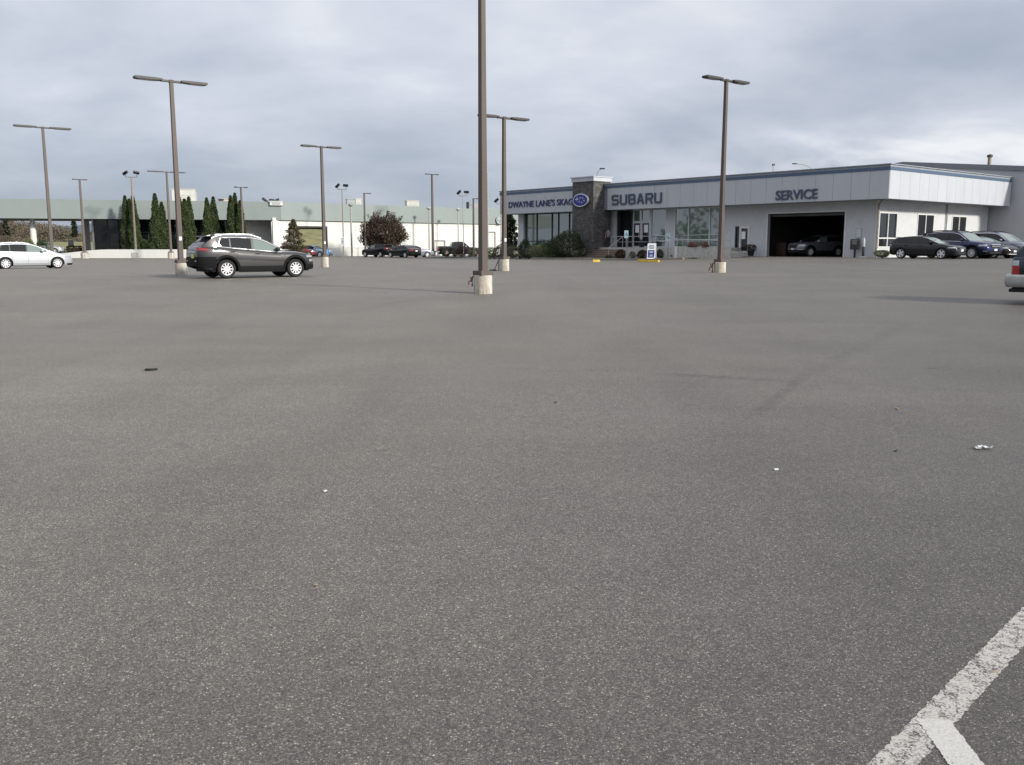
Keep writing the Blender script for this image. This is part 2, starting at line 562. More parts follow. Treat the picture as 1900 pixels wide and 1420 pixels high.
M["car_glass"] = mat("tinted car glass", (0.010, 0.012, 0.012), 0.02, 0.0, 1.45)
M["car_glass_lit"] = mat("green car glass", (0.15, 0.19, 0.175), 0.02, 0.0, 1.6)  # opaque; brightness seen through the cabin painted into its colour
M["chrome"] = mat("chrome", (0.74, 0.74, 0.75), 0.32, 0.5)
M["red_lens"] = mat("red lamp lens", (0.30, 0.010, 0.010), 0.12, coat=1.0)
M["clear_lens"] = mat("clear lamp lens", (0.34, 0.355, 0.37), 0.1, 0.2, coat=1.0)
M["amber"] = mat("amber reflector", (0.5, 0.15, 0.02), 0.2)
M["plate"] = mat("licence plate", (0.66, 0.68, 0.70), 0.4, var=(30, 0.1))
M["plate_yellow"] = mat("yellow temporary plate", (0.55, 0.58, 0.12), 0.5, var=(60, 0.25))


def paint(name, col, metal=0.35, rough=0.32):
    m, nt, b = _nt(name)
    N, L = nt.nodes, nt.links
    b.inputs["Base Color"].default_value = (*col, 1)
    b.inputs["Metallic"].default_value = metal
    b.inputs["Specular IOR Level"].default_value = 0.06
    b.inputs["Coat Weight"].default_value = 0.85
    b.inputs["Coat Roughness"].default_value = 0.07
    tc = N.new("ShaderNodeTexCoord")
    n = N.new("ShaderNodeTexNoise")
    n.inputs["Scale"].default_value = 3.5
    n.inputs["Detail"].default_value = 7
    L.new(tc.outputs["Object"], n.inputs["Vector"])
    r = N.new("ShaderNodeMapRange")
    r.inputs["To Min"].default_value = rough - 0.08
    r.inputs["To Max"].default_value = rough + 0.12
    L.new(n.outputs["Fac"], r.inputs["Value"])
    L.new(r.outputs["Result"], b.inputs["Roughness"])
    return m


M["p_grey"] = paint("granite grey metallic", (0.042, 0.041, 0.041), 0.35)
M["p_silver"] = paint("ice silver metallic", (0.46, 0.48, 0.50), 0.4)
M["p_black"] = paint("black car paint", (0.006, 0.0055, 0.0075), 0.0)
M["p_charcoal"] = paint("charcoal car paint", (0.018, 0.017, 0.02), 0.3)
M["p_blue"] = paint("deep blue metallic", (0.014, 0.02, 0.075), 0.3)
M["p_navy"] = paint("dark teal navy paint", (0.008, 0.015, 0.025), 0.1)
M["p_brown"] = paint("dark bronze paint", (0.02, 0.016, 0.015), 0.3)
M["p_lilac"] = paint("pale silver blue paint", (0.24, 0.255, 0.305), 0.35)
M["p_red"] = paint("deep red paint", (0.16, 0.015, 0.02), 0.25)
M["p_ltblue"] = paint("light steel blue paint", (0.22, 0.30, 0.40), 0.35)
M["p_green"] = paint("dark green paint", (0.012, 0.018, 0.016), 0.3)
M["p_white"] = paint("white car paint", (0.72, 0.73, 0.74), 0.0)
M["p_mid"] = paint("mid grey car paint", (0.16, 0.165, 0.175), 0.4)


# ------------------------------------------------------------------ mesh builder
class MB:
    def __init__(s):
        s.v, s.f, s.mi, s.cur = [], [], [], 0

    def face(s, idx):
        s.f.append(tuple(idx))
        s.mi.append(s.cur)

    def add(s, vs, fs, mx=None):
        b = len(s.v)
        for v in vs:
            v = Vector(v)
            s.v.append(mx @ v if mx else v)
        for f in fs:
            s.face([b + i for i in f])

    def box(s, x0, x1, y0, y1, z0, z1, mx=None):
        s.add([(x0, y0, z0), (x1, y0, z0), (x1, y1, z0), (x0, y1, z0), (x0, y0, z1), (x1, y0, z1), (x1, y1, z1), (x0, y1, z1)],
              [(0, 3, 2, 1), (4, 5, 6, 7), (0, 1, 5, 4), (1, 2, 6, 5), (2, 3, 7, 6), (3, 0, 4, 7)], mx)
        return s

    def quad(s, a, b, c, d):
        s.add([a, b, c, d], [(0, 1, 2, 3)])
        return s

    def grid(s, rows, close=False):
        n = len(rows[0])
        b = len(s.v)
        for r in rows:
            s.v.extend(Vector(p) for p in r)
        for i in range(len(rows) - 1):
            for j in range(n if close else n - 1):
                k = (j + 1) % n
                s.face((b + i * n + j, b + i * n + k, b + (i + 1) * n + k, b + (i + 1) * n + j))
        return b, n

    def tube(s, pts, r, n=8, cap=True):
        pts = [Vector(p) for p in pts]
        rows = []
        up = Vector((0, 0, 1))
        for i, p in enumerate(pts):
            d = (pts[min(i + 1, len(pts) - 1)] - pts[max(i - 1, 0)]).normalized()
            a = d.cross(up)
            if a.length < 0.05:
                a = d.cross(Vector((1, 0, 0)))
            a.normalize()
            b2 = a.cross(d).normalized()
            rr = r[i] if isinstance(r, (list, tuple)) else r
            rows.append([p + (a * math.cos(t) + b2 * math.sin(t)) * rr for t in [2 * math.pi * k / n for k in range(n)]])
        b, nn = s.grid(rows, True)
        if cap:
            s.face(range(b, b + n))
            e = b + (len(rows) - 1) * n
            s.face(range(e, e + n))
        return s

    def lathe(s, prof, n=24, mx=None, cap=True):
        rows = []
        for r, z in prof:
            rows.append([(mx or Matrix()) @ Vector((r * math.cos(2 * math.pi * k / n), r * math.sin(2 * math.pi * k / n), z)) for k in range(n)])
        b, _ = s.grid(rows, True)
        if cap:
            s.face(range(b, b + n))
            e = b + (len(rows) - 1) * n
            s.face(range(e, e + n))
        return s

    def prism(s, poly, h0, h1, mx=None):
        """poly in local xy, extruded along local z"""
        n = len(poly)
        s.add([(x, y, h0) for x, y in poly] + [(x, y, h1) for x, y in poly],
              [tuple(range(n))[::-1], tuple(range(n, 2 * n))] + [(i, (i + 1) % n, n + (i + 1) % n, n + i) for i in range(n)], mx)
        return s

    def build(s, name, mats, parent=None, smooth=None, loc=None, bevel=0.0, world=None, fixn=True):
        """world: subtract this point so that the object's origin sits there"""
        me = bpy.data.meshes.new(name)
        off = Vector(world) if world is not None else Vector()
        me.from_pydata([tuple(v - off) for v in s.v], [], s.f)
        mats = mats if isinstance(mats, (list, tuple)) else [mats]
        for m in mats:
            me.materials.append(m)
        if len(mats) > 1:
            me.polygons.foreach_set("material_index", s.mi)
        if fixn:
            bm = bmesh.new()
            bm.from_mesh(me)
            bmesh.ops.recalc_face_normals(bm, faces=bm.faces)
            if bevel:
                es = [e for e in bm.edges if len(e.link_faces) == 2 and e.calc_face_angle(0) > R(30)]
                bmesh.ops.bevel(bm, geom=es, offset=bevel, segments=2, affect="EDGES", clamp_overlap=True)
            bm.to_mesh(me)
            bm.free()
        if smooth is not None:
            me.polygons.foreach_set("use_smooth", [True] * len(me.polygons))
            me.set_sharp_from_angle(angle=R(smooth))
        o = bpy.data.objects.new(name, me)
        COL.objects.link(o)
        if parent is not None:
            o.parent = parent
        if loc is not None:
            o.location = loc
        elif world is not None and parent is None:
            o.location = off
        return o


def tag(o, label=None, cat=None, group=None, kind=None):
    if label:
        o["label"] = label
    if cat:
        o["category"] = cat
    if group:
        o["group"] = group
    if kind:
        o["kind"] = kind
    return o


def thing(name, label, cat, loc=(0, 0, 0), rz=0.0, group=None):
    o = bpy.data.objects.new(name, None)
    o.empty_display_size = 0.2
    COL.objects.link(o)
    o.location = loc
    o.rotation_euler = (0, 0, rz)
    return tag(o, label, cat, group)


def copy_thing(root, label, loc, rz=None, scale=None, group=None):
    r = root.copy()
    COL.objects.link(r)
    r.location = loc
    if rz is not None:
        r.rotation_euler = (0, 0, rz)
    if scale is not None:
        r.scale = scale
    r["label"] = label
    if group:
        r["group"] = group
    for ch in list(root.children):
        c = ch.copy()
        COL.objects.link(c)
        c.parent = r
        for g in list(ch.children):
            d = g.copy()
            COL.objects.link(d)
            d.parent = c
    return r


def text_mb(mb, body, size, depth, mx, bold=0.0, sx=1.0, center=False, spacing=1.0):
    """adds the outlines of a line of lettering to a mesh builder"""
    cu = bpy.data.curves.new("lettering", "FONT")
    cu.body = body
    cu.size = size
    cu.extrude = depth / 2
    cu.offset = bold
    cu.space_character = spacing
    cu.resolution_u = 3
    if center:
        cu.align_x = "CENTER"
        cu.align_y = "CENTER"
    ob = bpy.data.objects.new("lettering", cu)
    COL.objects.link(ob)
    dg = bpy.context.evaluated_depsgraph_get()
    me = bpy.data.meshes.new_from_object(ob.evaluated_get(dg))
    mb.add([(v.co.x * sx, v.co.y, v.co.z + depth / 2) for v in me.vertices], [tuple(p.vertices) for p in me.polygons], mx)
    bpy.data.objects.remove(ob)
    bpy.data.curves.remove(cu)
    bpy.data.meshes.remove(me)

# ------------------------------------------------------------------ sky, sun
SUN_EL = R(24)
SUN_DIR = Vector((0.80, -0.60, 0)).normalized() * math.cos(SUN_EL) + Vector((0, 0, math.sin(SUN_EL)))


def build_world():
    w = bpy.data.worlds.new("World")
    S.world = w
    w.use_nodes = True
    nt = w.node_tree
    N, L = nt.nodes, nt.links
    bg = N["Background"]
    tc = N.new("ShaderNodeTexCoord")
    D = tc.outputs["Generated"]
    sp = N.new("ShaderNodeSeparateXYZ")
    L.new(D, sp.inputs[0])
    X, Y, Z = sp.outputs

    def m(op, *a):
        n = N.new("ShaderNodeMath")
        n.operation = op
        for k, v in enumerate(a):
            if isinstance(v, (int, float)):
                n.inputs[k].default_value = v
            else:
                L.new(v, n.inputs[k])
        return n.outputs[0]

    def rng(src, a, b, c, d, smooth=True):
        r = N.new("ShaderNodeMapRange")
        r.interpolation_type = "SMOOTHSTEP" if smooth else "LINEAR"
        for k, v in zip(("From Min", "From Max", "To Min", "To Max"), (a, b, c, d)):
            r.inputs[k].default_value = v
        L.new(src, r.inputs["Value"])
        return r.outputs["Result"]

    zc = m("MAXIMUM", Z, 0.0)
    den = m("ADD", zc, 0.34)
    cx, cy = m("DIVIDE", X, den), m("DIVIDE", Y, den)
    cb = N.new("ShaderNodeCombineXYZ")
    L.new(cx, cb.inputs[0])
    L.new(cy, cb.inputs[1])

    def noise(scale, det, loc, rough=0.55, stretch=(0.55, 1, 1), dist=0.3):
        mp = N.new("ShaderNodeMapping")
        mp.inputs["Location"].default_value = loc
        mp.inputs["Rotation"].default_value = (0, 0, R(-14))
        mp.inputs["Scale"].default_value = stretch
        L.new(cb.outputs[0], mp.inputs["Vector"])
        n = N.new("ShaderNodeTexNoise")
        n.inputs["Scale"].default_value = scale
        n.inputs["Detail"].default_value = det
        n.inputs["Roughness"].default_value = rough
        n.inputs["Distortion"].default_value = dist
        L.new(mp.outputs["Vector"], n.inputs["Vector"])
        return n.outputs["Fac"]

    n1 = rng(noise(1.5, 7, (3.1, 1.7, 0), stretch=(0.8, 1, 1)), 0.30, 0.70, 0.0, 1.0, False)
    n2 = rng(noise(4.6, 6, (0.4, 5.2, 0), 0.5, stretch=(0.75, 1, 1)), 0.3, 0.7, -0.5, 0.5, False)
    az = m("DIVIDE", X, m("ADD", m("ABSOLUTE", Y), 0.001))
    # tone of the overcast: dark to the horizon on the left, lighter overhead
    el = rng(zc, 0.02, 0.26, 0.0, 1.0)
    tone = m("ADD", m("MULTIPLY", el, 0.50), 0.25)
    tone = m("ADD", tone, m("MULTIPLY", m("SUBTRACT", n1, 0.5), 0.40))
    tone = m("ADD", tone, m("MULTIPLY", n2, 0.23))
    # a break in the cloud low on the right, and a darker roll above it
    front = rng(Y, 0.2, 0.5, 0.0, 1.0)
    az_r = m("MULTIPLY", rng(az, 0.02, 0.48, 0.0, 1.0), front)
    low = m("MULTIPLY", rng(zc, 0.035, 0.075, 0.0, 1.0), rng(zc, 0.085, 0.140, 1.0, 0.0))
    lowb = m("MULTIPLY", m("MULTIPLY", low, az_r), m("ADD", m("MULTIPLY", n2, 1.2), 0.95))
    tone = m("ADD", tone, m("MULTIPLY", lowb, 0.60))
    roll = m("MULTIPLY", rng(zc, 0.12, 0.17, 0.0, 1.0), rng(zc, 0.19, 0.30, 1.0, 0.0))
    tone = m("SUBTRACT", tone, m("MULTIPLY", m("MULTIPLY", roll, az_r), 0.26))
    cr = N.new("ShaderNodeValToRGB")
    e = cr.color_ramp.elements
    e[0].position, e[0].color = 0.0, (0.345, 0.405, 0.51, 1)
    e[1].position, e[1].color = 1.0, (0.92, 0.94, 0.98, 1)
    k = e.new(0.35)
    k.color = (0.48, 0.53, 0.635, 1)
    k = e.new(0.68)
    k.color = (0.68, 0.715, 0.81, 1)
    L.new(tone, cr.inputs["Fac"])
    # thinner, brighter cloud overhead and around the veiled sun
    ov = rng(Z, 0.25, 0.8, 1.0, ZEN)
    dt = N.new("ShaderNodeVectorMath")
    dt.operation = "DOT_PRODUCT"
    L.new(D, dt.inputs[0])
    dt.inputs[1].default_value = SUN_DIR
    glow = rng(dt.outputs["Value"], 0.35, 1.0, 0.0, GLOW)
    gain = m("ADD", ov, glow)
    sc = N.new("ShaderNodeVectorMath")
    sc.operation = "SCALE"
    L.new(cr.outputs["Color"], sc.inputs[0])
    L.new(gain, sc.inputs["Scale"])
    sky = N.new("ShaderNodeTexSky")
    sky.sky_type = "NISHITA"
    sky.sun_disc = False
    sky.sun_elevation = SUN_EL
    sky.sun_rotation = math.atan2(SUN_DIR.x, SUN_DIR.y)
    s2 = N.new("ShaderNodeVectorMath")
    s2.operation = "SCALE"
    s2.inputs["Scale"].default_value = 0.10
    L.new(sky.outputs["Color"], s2.inputs[0])
    mx = N.new("ShaderNodeMix")
    mx.data_type = "RGBA"
    mx.inputs["Factor"].default_value = 0.90
    L.new(s2.outputs["Vector"], mx.inputs[6])
    L.new(sc.outputs["Vector"], mx.inputs[7])
    L.new(mx.outputs[2], bg.inputs["Color"])
    bg.inputs["Strength"].default_value = 1.0
    ld = bpy.data.lights.new("sun", "SUN")
    ld.energy = SUN_W
    ld.angle = R(5)
    ld.color = (1.0, 0.95, 0.86)
    lo = bpy.data.objects.new("sun", ld)
    COL.objects.link(lo)
    lo.rotation_euler = (-SUN_DIR).to_track_quat("-Z", "Y").to_euler()
    lo.location = (40, -30, 40)


ZEN, GLOW, SUN_W = 1.35, 0.55, 4.6
build_world()
S.view_settings.view_transform = "Standard"
S.view_settings.look = "None"
S.view_settings.exposure = 0.0
S.view_settings.gamma = 1.0

# ------------------------------------------------------------------ ground
def sheet(name, xs, ys, zf, m, kind="structure"):
    mb = MB()
    mb.grid([[(x, y, zf(x, y)) for y in ys] for x in xs])
    o = mb.build(name, m, smooth=60, fixn=False)
    tag(o, kind=kind)
    return o


def frange(a, b, s):
    n = int(round((b - a) / s))
    return [a + (b - a) * i / n for i in range(n + 1)]


lot_x = frange(-78, 62, 2.0)
lot_y = frange(-30, 124, 2.0)
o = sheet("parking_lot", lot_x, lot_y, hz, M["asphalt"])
# normals up
far = [-4000, -2000, -1000, -500, -250, -140, -79] + frange(-76, 60, 4) + [63, 140, 250, 500, 1000, 2000, 4000]
fary = [-3000, -1000, -300, -100, -31] + frange(-28, 120, 4) + [126, 160, 250, 500, 1000, 2000, 5000]
sheet("field", far, fary, lambda x, y: hz(x, y) - 0.12, M["grass"])

# painted bay lines at the viewer's feet
def line_sheet(name, a, b, wa, wb, m, n=24, dz=0.004):
    a, b = Vector(a), Vector(b)
    d = (b - a).to_2d().normalized()
    nn = Vector((-d.y, d.x))
    mb = MB()
    rows = []
    for i in range(n + 1):
        t = i / n
        p = a.lerp(b, t)
        w = wa + (wb - wa) * t
        row = []
        for k in (-1, -0.5, 0.5, 1):
            q = k * w / 2 + (rnd.gauss(0, w * 0.022) if abs(k) == 1 else 0)
            row.append((p.x + nn.x * q, p.y + nn.y * q, hz(p.x + nn.x * q, p.y + nn.y * q) + dz))
        rows.append(row)
    mb.grid(rows)
    o = mb.build(name, m, fixn=False)
    tag(o, kind="structure")
    return o


def mid(p, q):
    return (p + q) / 2


l_a, l_b = mid(gp(1612, 1420), gp(1700, 1420)), mid(gp(1900, 1130), gp(1900, 1194))
dv = (l_b - l_a)
line_sheet("bay_line", l_a - dv * 0.7, l_b + dv * 2.5, 0.118, 0.118, M["line_old"], 420, 0.002)
s_a, s_b = mid(gp(1690, 1330), gp(1772, 1342)), mid(gp(1750, 1420), gp(1836, 1420))
line_sheet("bay_line_short", s_a, s_a + (s_b - s_a) * 5, 0.112, 0.112, M["line_new"], 160, 0.0035)


# ------------------------------------------------------------------ walls with openings
def wall_x(mb, x0, x1, u0, u1, z0, z1, holes, axis="x"):
    """wall slab of thickness x0..x1 running along y (axis x) or along x (axis y), with rectangular holes (u0,u1,z0,z1)"""
    cuts = sorted({u0, u1, *[h[0] for h in holes], *[h[1] for h in holes]})
    for a, b in zip(cuts, cuts[1:]):
        if b - a < 1e-4 or a < u0 - 1e-6 or b > u1 + 1e-6:
            continue
        hs = sorted([h for h in holes if h[0] <= a + 1e-6 and h[1] >= b - 1e-6], key=lambda h: h[2])
        z = z0
        for h in hs + [None]:
            top = h[2] if h else z1
            if top - z > 1e-3:
                if axis == "x":
                    mb.box(x0, x1, a, b, z, top)
                else:
                    mb.box(a, b, x0, x1, z, top)
            if h:
                z = h[3]


def window(parent, axis, pl, u0, u1, z0, z1, us=(), zs=(), fw=0.06, fm="alu", gm="pane", name="window", proud=0.03, depth=0.1, sgn=1):
    """a glazed frame: the frame is the part, its glass a sub-part; sgn is the inward direction of the axis"""
    f, g = MB(), MB()

    def bx(mb, a, b, za, zb, d0, d1):
        p, q = sorted((pl + sgn * d0, pl + sgn * d1))
        if axis == "x":
            mb.box(p, q, a, b, za, zb)
        else:
            mb.box(a, b, p, q, za, zb)
    bx(f, u0, u0 + fw, z0, z1, -proud, depth)
    bx(f, u1 - fw, u1, z0, z1, -proud, depth)
    bx(f, u0 + fw, u1 - fw, z1 - fw, z1, -proud, depth)
    bx(f, u0 + fw, u1 - fw, z0, z0 + fw, -proud, depth)
    for u in us:
        bx(f, u - fw / 2, u + fw / 2, z0 + fw, z1 - fw, -proud, depth)
    cu = [u0 + fw] + [k for u in us for k in (u - fw / 2, u + fw / 2)] + [u1 - fw]
    for z in zs:
        for a, b in zip(cu[::2], cu[1::2]):
            bx(f, a, b, z - fw / 2, z + fw / 2, -proud + 0.004, depth)
    bx(g, u0 + fw * 0.5, u1 - fw * 0.5, z0 + fw * 0.5, z1 - fw * 0.5, depth * 0.45, depth * 0.55)
    fo = f.build(name, M[fm], parent)
    g.build("pane", M[gm], fo)
    return fo


# ------------------------------------------------------------------ the dealership
TH = R(39.8)
DC = Vector((24.76, 60.7, 0.78))
DM = Matrix.Translation(DC) @ Matrix.Rotation(TH, 4, "Z")
DI = DM.inverted()


def DL(px, py, axis, off, MI=None):
    """local point of the frame MI where the sight line meets the plane axis = off"""
    MI = MI or DI
    o = MI @ Vector((0, 0, EYE))
    d = MI.to_3x3() @ ray(px, py)
    k = 0 if axis == "x" else 1
    return o + d * ((off - o[k]) / d[k])


def yF(px, off=1.6, py=440):
    return DL(px, py, "x", off).y


def zF(px, py, off=1.6):
    return DL(px, py, "x", off).z


def xS(px, off=1.6, py=440):
    return DL(px, py, "y", off).x


def zS(px, py, off=1.6):
    return DL(px, py, "y", off).z


deal = thing("dealership", "long low dealership with pale grey panel fascia, blue trim and dark stone tower", "building", DC, TH)
FB, FT = 3.90, 6.16          # fascia bottom and top above the service floor
YL = yF(928, 0.0)            # left end of the fascia
YT0, YT1 = yF(1120, 0.0), yF(1120, 0.0) + 2.62   # tower
XE = 18.9                    # end of the side fascia

fa = MB()
fa.cur = 0
y = 0.0
n_pan = int(round(YL / 1.34))
for i in range(n_pan):
    a, b = YL * i / n_pan, YL * (i + 1) / n_pan
    if YT0 < (a + b) / 2 < YT1:
        continue
    fa.box(-0.02, 0.03, a + (0.0 if i == 0 else 0.009), b - 0.009, FB, FT - 0.41)
n_p2 = 14
for i in range(n_p2):
    a, b = 0.03 + (XE - 0.03) * i / n_p2, 0.03 + (XE - 0.03) * (i + 1) / n_p2
    fa.box(a + (0.0 if i == 0 else 0.009), b - (0.0 if i == n_p2 - 1 else 0.009), -0.02, 0.03, FB, FT - 0.41)
fa.cur = 1
fa.box(0.03, 0.22, 0.03, YL - 0.012, FB + 0.01, FT - 0.02)
fa.box(0.22, XE - 0.012, 0.03, 0.22, FB + 0.01, FT - 0.02)
fa.cur = 0
fa.box(0.22, 4.4, YL - 0.03, YL, FB, FT - 0.41)           # left return
fa.box(XE - 0.03, XE, 0.22, 1.9, FB, FT - 0.41)           # return at the far right end
fa.build("fascia", [M["fascia"], M["seam"]], deal)
tr = MB()
tr.box(-0.055, 0.03, -0.055, YL + 0.03, FT - 0.408, FT - 0.20)
tr.box(0.032, XE + 0.03, -0.055, 0.03, FT - 0.408, FT - 0.20)
tr.box(0.032, 4.4, YL - 0.02, YL + 0.03, FT - 0.408, FT - 0.20)
tr.build("blue_band", M["blue_trim"], deal)
tr = MB()
tr.box(-0.03, 0.03, -0.03, YL + 0.01, FT - 0.198, FT - 0.06)
tr.box(0.032, XE + 0.01, -0.03, 0.03, FT - 0.198, FT - 0.06)
tr.box(-0.11, 0.25, -0.11, YL + 0.08, FT - 0.058, FT)
tr.box(0.252, XE + 0.08, -0.11, 0.25, FT - 0.058, FT)
tr.box(0.032, 4.4, YL - 0.02, YL + 0.01, FT - 0.198, FT - 0.06)
tr.build("cap_flashing", M["grey_trim"], deal)
so = MB()
so.box(0.22, 1.6, 0.22, YL - 0.03, FB + 0.02, FB + 0.10)
so.box(1.6, XE - 0.03, 0.22, 1.6, FB + 0.02, FB + 0.10)
so.box(1.6, 4.4, yF(965), YL - 0.03, FB + 0.02, FB + 0.10)
so.build("soffit", M["soffit"], deal)
rf = MB()
rf.box(0.25, 19.0, 0.25, YL - 0.1, FT - 0.45, FT - 0.35)
rf.build("roof", M["roof"], deal)

# wall openings along the front (y at the wall plane, heights above the service floor)
YW = yF(965)
g0, g1, gz = yF(1566), yF(1424), zF(1566, 393)
FLOOR = zF(1290, 459)        # showroom floor above the service floor
d0, d1, dz0, dz1 = yF(1391), yF(1364), zF(1378, 469), zF(1378, 420)
w0, w1 = yF(1345), yF(1251)
wz0, wz1 = FLOOR - 0.02, FB + 0.02
w2, w3 = yF(1236), yF(1207)
dd0, dd1 = yF(1206), yF(1174)
e0, e1 = yF(1173), yF(1145)
lw0, lw1 = YT1 + 0.05, yF(975)
wl = MB()
wall_x(wl, 1.6, 1.85, 1.6, YW, -0.6, FB + 0.02,
       [(g0, g1, -0.6, gz), (d0, d1, dz0 - 0.04, dz1), (w0, w1, wz0, wz1), (w2, w3, wz0, wz1), (dd0, e1, wz0, wz1), (lw0, lw1, wz0 - 0.1, wz1)])
sw = [(xS(1629), xS(1663), zS(1640, 460), zS(1640, 393.5)), (xS(1700), xS(1731), zS(1716, 440), zS(1716, 397)), (xS(1764), xS(1791), zS(1778, 447), zS(1778, 400.5))]
wall_x(wl, 1.6, 1.85, 1.85, 19.0, -0.6, FB + 0.02, sw, "y")
wl.box(1.85, 18.8, YW - 0.25, YW, -0.8, FB + 0.02)
wl.box(18.75, 19.0, 1.85, YW - 0.25, -0.6, FT - 0.5)
wl.build("wall", M["stucco"], deal)

for q in sw:
    zs = [q[2] + (q[3] - q[2]) * 0.27] if q[3] - q[2] > 1.9 else []
    window(deal, "y", 1.6, *q, us=[(q[0] + q[1]) / 2], zs=zs, fw=0.09, fm="white", gm="pane_dark")
window(deal, "x", 1.6, w0, w1, wz0, wz1 - 0.004, us=[yF(1316), yF(1277)], zs=[zF(1300, 445)], fw=0.09)
window(deal, "x", 1.6, w2, w3, wz0, wz1 - 0.004, zs=[zF(1220, 447)], fw=0.09)
window(deal, "x", 1.6, e0, e1, wz0, wz1 - 0.004, zs=[], fw=0.08, fm="dark_frame", gm="pane_dark")
lws = [YT1 + 0.35, yF(1056), yF(1036), yF(1024), yF(996)]
window(deal, "x", 1.6, lw0, lw1, wz0 - 0.1, wz1 - 0.004, us=[u for u in lws if lw0 + 0.2 < u < lw1 - 0.2], zs=[FLOOR + 0.55], fw=0.09, fm="dark_frame")

# glazed double entrance doors with a light over them
dtop = zF(1190, 412)
window(deal, "x", 1.6, dd0, dd1, dtop, wz1 - 0.004, us=[(dd0 + dd1) / 2], fw=0.09, gm="pane", name="transom_window")
dm_ = (dd0 + dd1) / 2
for a, b in ((dd0, dm_ - 0.01), (dm_ + 0.01, dd1)):
    dr = window(deal, "x", 1.6, a, b, wz0, dtop - 0.004, fw=0.11, gm="pane_dark", name="entrance_door")
    h = MB()
    hy = b - 0.16 if a == dd0 else a + 0.16
    h.tube([(1.50, hy, FLOOR + 0.8), (1.50, hy, FLOOR + 1.35)], 0.02)
    h.build("handle", M["chrome"], dr)
    p = MB()
    p.box(1.622, 1.63, (a + b) / 2 - 0.22, (a + b) / 2 + 0.22, FLOOR + 1.25, FLOOR + 1.9)
    p.build("notice", M["sign_white"], dr)

# service customer door and its sidelight
sl = d0 + (d1 - d0) * 0.70
dr = window(deal, "x", 1.6, d0, sl, dz0 - 0.04, dz1, fw=0.17, fm="white", gm="pane_dark", name="office_door", proud=0.05)
p = MB()
p.box(1.615, 1.63, d0 + 0.42, d0 + 0.82, dz0 + 1.05, dz0 + 1.62)
p.build("notice", M["sign_white"], dr)
h = MB()
h.tube([(1.53, sl - 0.13, dz0 + 0.8), (1.53, sl - 0.13, dz0 + 1.1)], 0.02)
h.build("handle", M["chrome"], dr)
window(deal, "x", 1.6, sl + 0.02, d1, dz0 + 0.3, dz1, fw=0.09, fm="dark_frame", gm="pane_dark", name="sidelight")
infill = MB()
infill.box(1.62, 1.8, sl + 0.02, d1, dz0 - 0.04, dz0 + 0.298)
infill.build("door_panel", M["white"], deal)

# service bay: the open doorway, its frame and the workshop inside
gf = MB()
gf.box(1.56, 1.88, g0 - 0.12, g0, -0.5, gz + 0.12)
gf.box(1.56, 1.88, g1, g1 + 0.12, -0.5, gz + 0.12)
gf.box(1.56, 1.88, g0, g1, gz, gz + 0.12)
gfo = gf.build("bay_door_frame", M["white"], deal)
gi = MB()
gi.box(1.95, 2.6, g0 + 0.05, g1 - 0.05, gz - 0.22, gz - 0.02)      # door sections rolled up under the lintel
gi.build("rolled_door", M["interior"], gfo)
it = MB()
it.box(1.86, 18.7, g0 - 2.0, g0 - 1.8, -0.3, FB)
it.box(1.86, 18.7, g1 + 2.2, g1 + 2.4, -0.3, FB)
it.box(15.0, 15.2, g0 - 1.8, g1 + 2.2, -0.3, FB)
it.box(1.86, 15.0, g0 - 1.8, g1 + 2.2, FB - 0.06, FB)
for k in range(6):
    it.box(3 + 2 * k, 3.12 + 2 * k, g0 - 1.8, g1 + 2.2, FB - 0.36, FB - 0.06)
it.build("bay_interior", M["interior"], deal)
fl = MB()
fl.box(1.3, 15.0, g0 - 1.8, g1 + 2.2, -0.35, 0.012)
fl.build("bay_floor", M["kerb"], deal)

# white corner post and downpipes
cp = MB()
cp.box(1.50, 1.64, 1.50, 1.64, -0.4, FB + 0.01)
cp.build("corner_post", M["white"], deal)
dp = MB()
dp.tube([(1.45, 1.42, -0.2), (1.45, 1.42, FB - 0.3), (1.25, 1.1, FB + 0.01)], 0.06)
dp.build("downpipe", M["pole_tan"], deal)
dp = MB()
dp.tube([(xS(1752), 1.50, -0.2), (xS(1752), 1.50, FB + 0.01)], 0.055)
dp.build("downpipe", M["soffit"], deal)
# stucco piers of the showroom front
for a, b in ((yF(1145), yF(1136)), (yF(975) + 0.02, YW)):
    if b - a > 0.05:
        pr = MB()
        pr.box(1.35, 1.6, a, b, FLOOR + 0.9, FB + 0.01)
        pr.box(1.30, 1.62, a - 0.04, b + 0.04, -0.8, FLOOR + 0.9)
        pr.build("pier", M["stucco"], deal)

# tower of stacked stone with a white cap
tw = MB()
tw.box(-1.335, 0.76, YT0, YT1, -0.8, zF(1100, 336, -1.335))
TT = zF(1100, 336, -1.335)
two = tw.build("stone_tower", M["stone"], deal)
cpz = MB()
cpz.box(-1.42, 0.85, YT0 - 0.09, YT1 + 0.06, TT, TT + 0.34)
cpz.box(-1.49, 0.92, YT0 - 0.15, YT1 + 0.15, TT + 0.34, TT + 0.42)
cpz.build("cap", M["fascia"], two)

# porch, steps, ramp
px0 = yF(1358, -0.5)
px1 = yF(1132, -0.5)
yra = yF(1262, -0.5)
py1 = YT0 - 0.02
pm = MB()
pm.box(-0.5, 1.58, yF(1345, -0.5), px1, -0.8, FLOOR - 0.02)
st0 = px1 + 0.02
pm.box(-0.5, 1.58, st0, YT0 - 0.01, -0.8, FLOOR - 0.022)
po = pm.build("porch", M["concrete_pale"], deal)
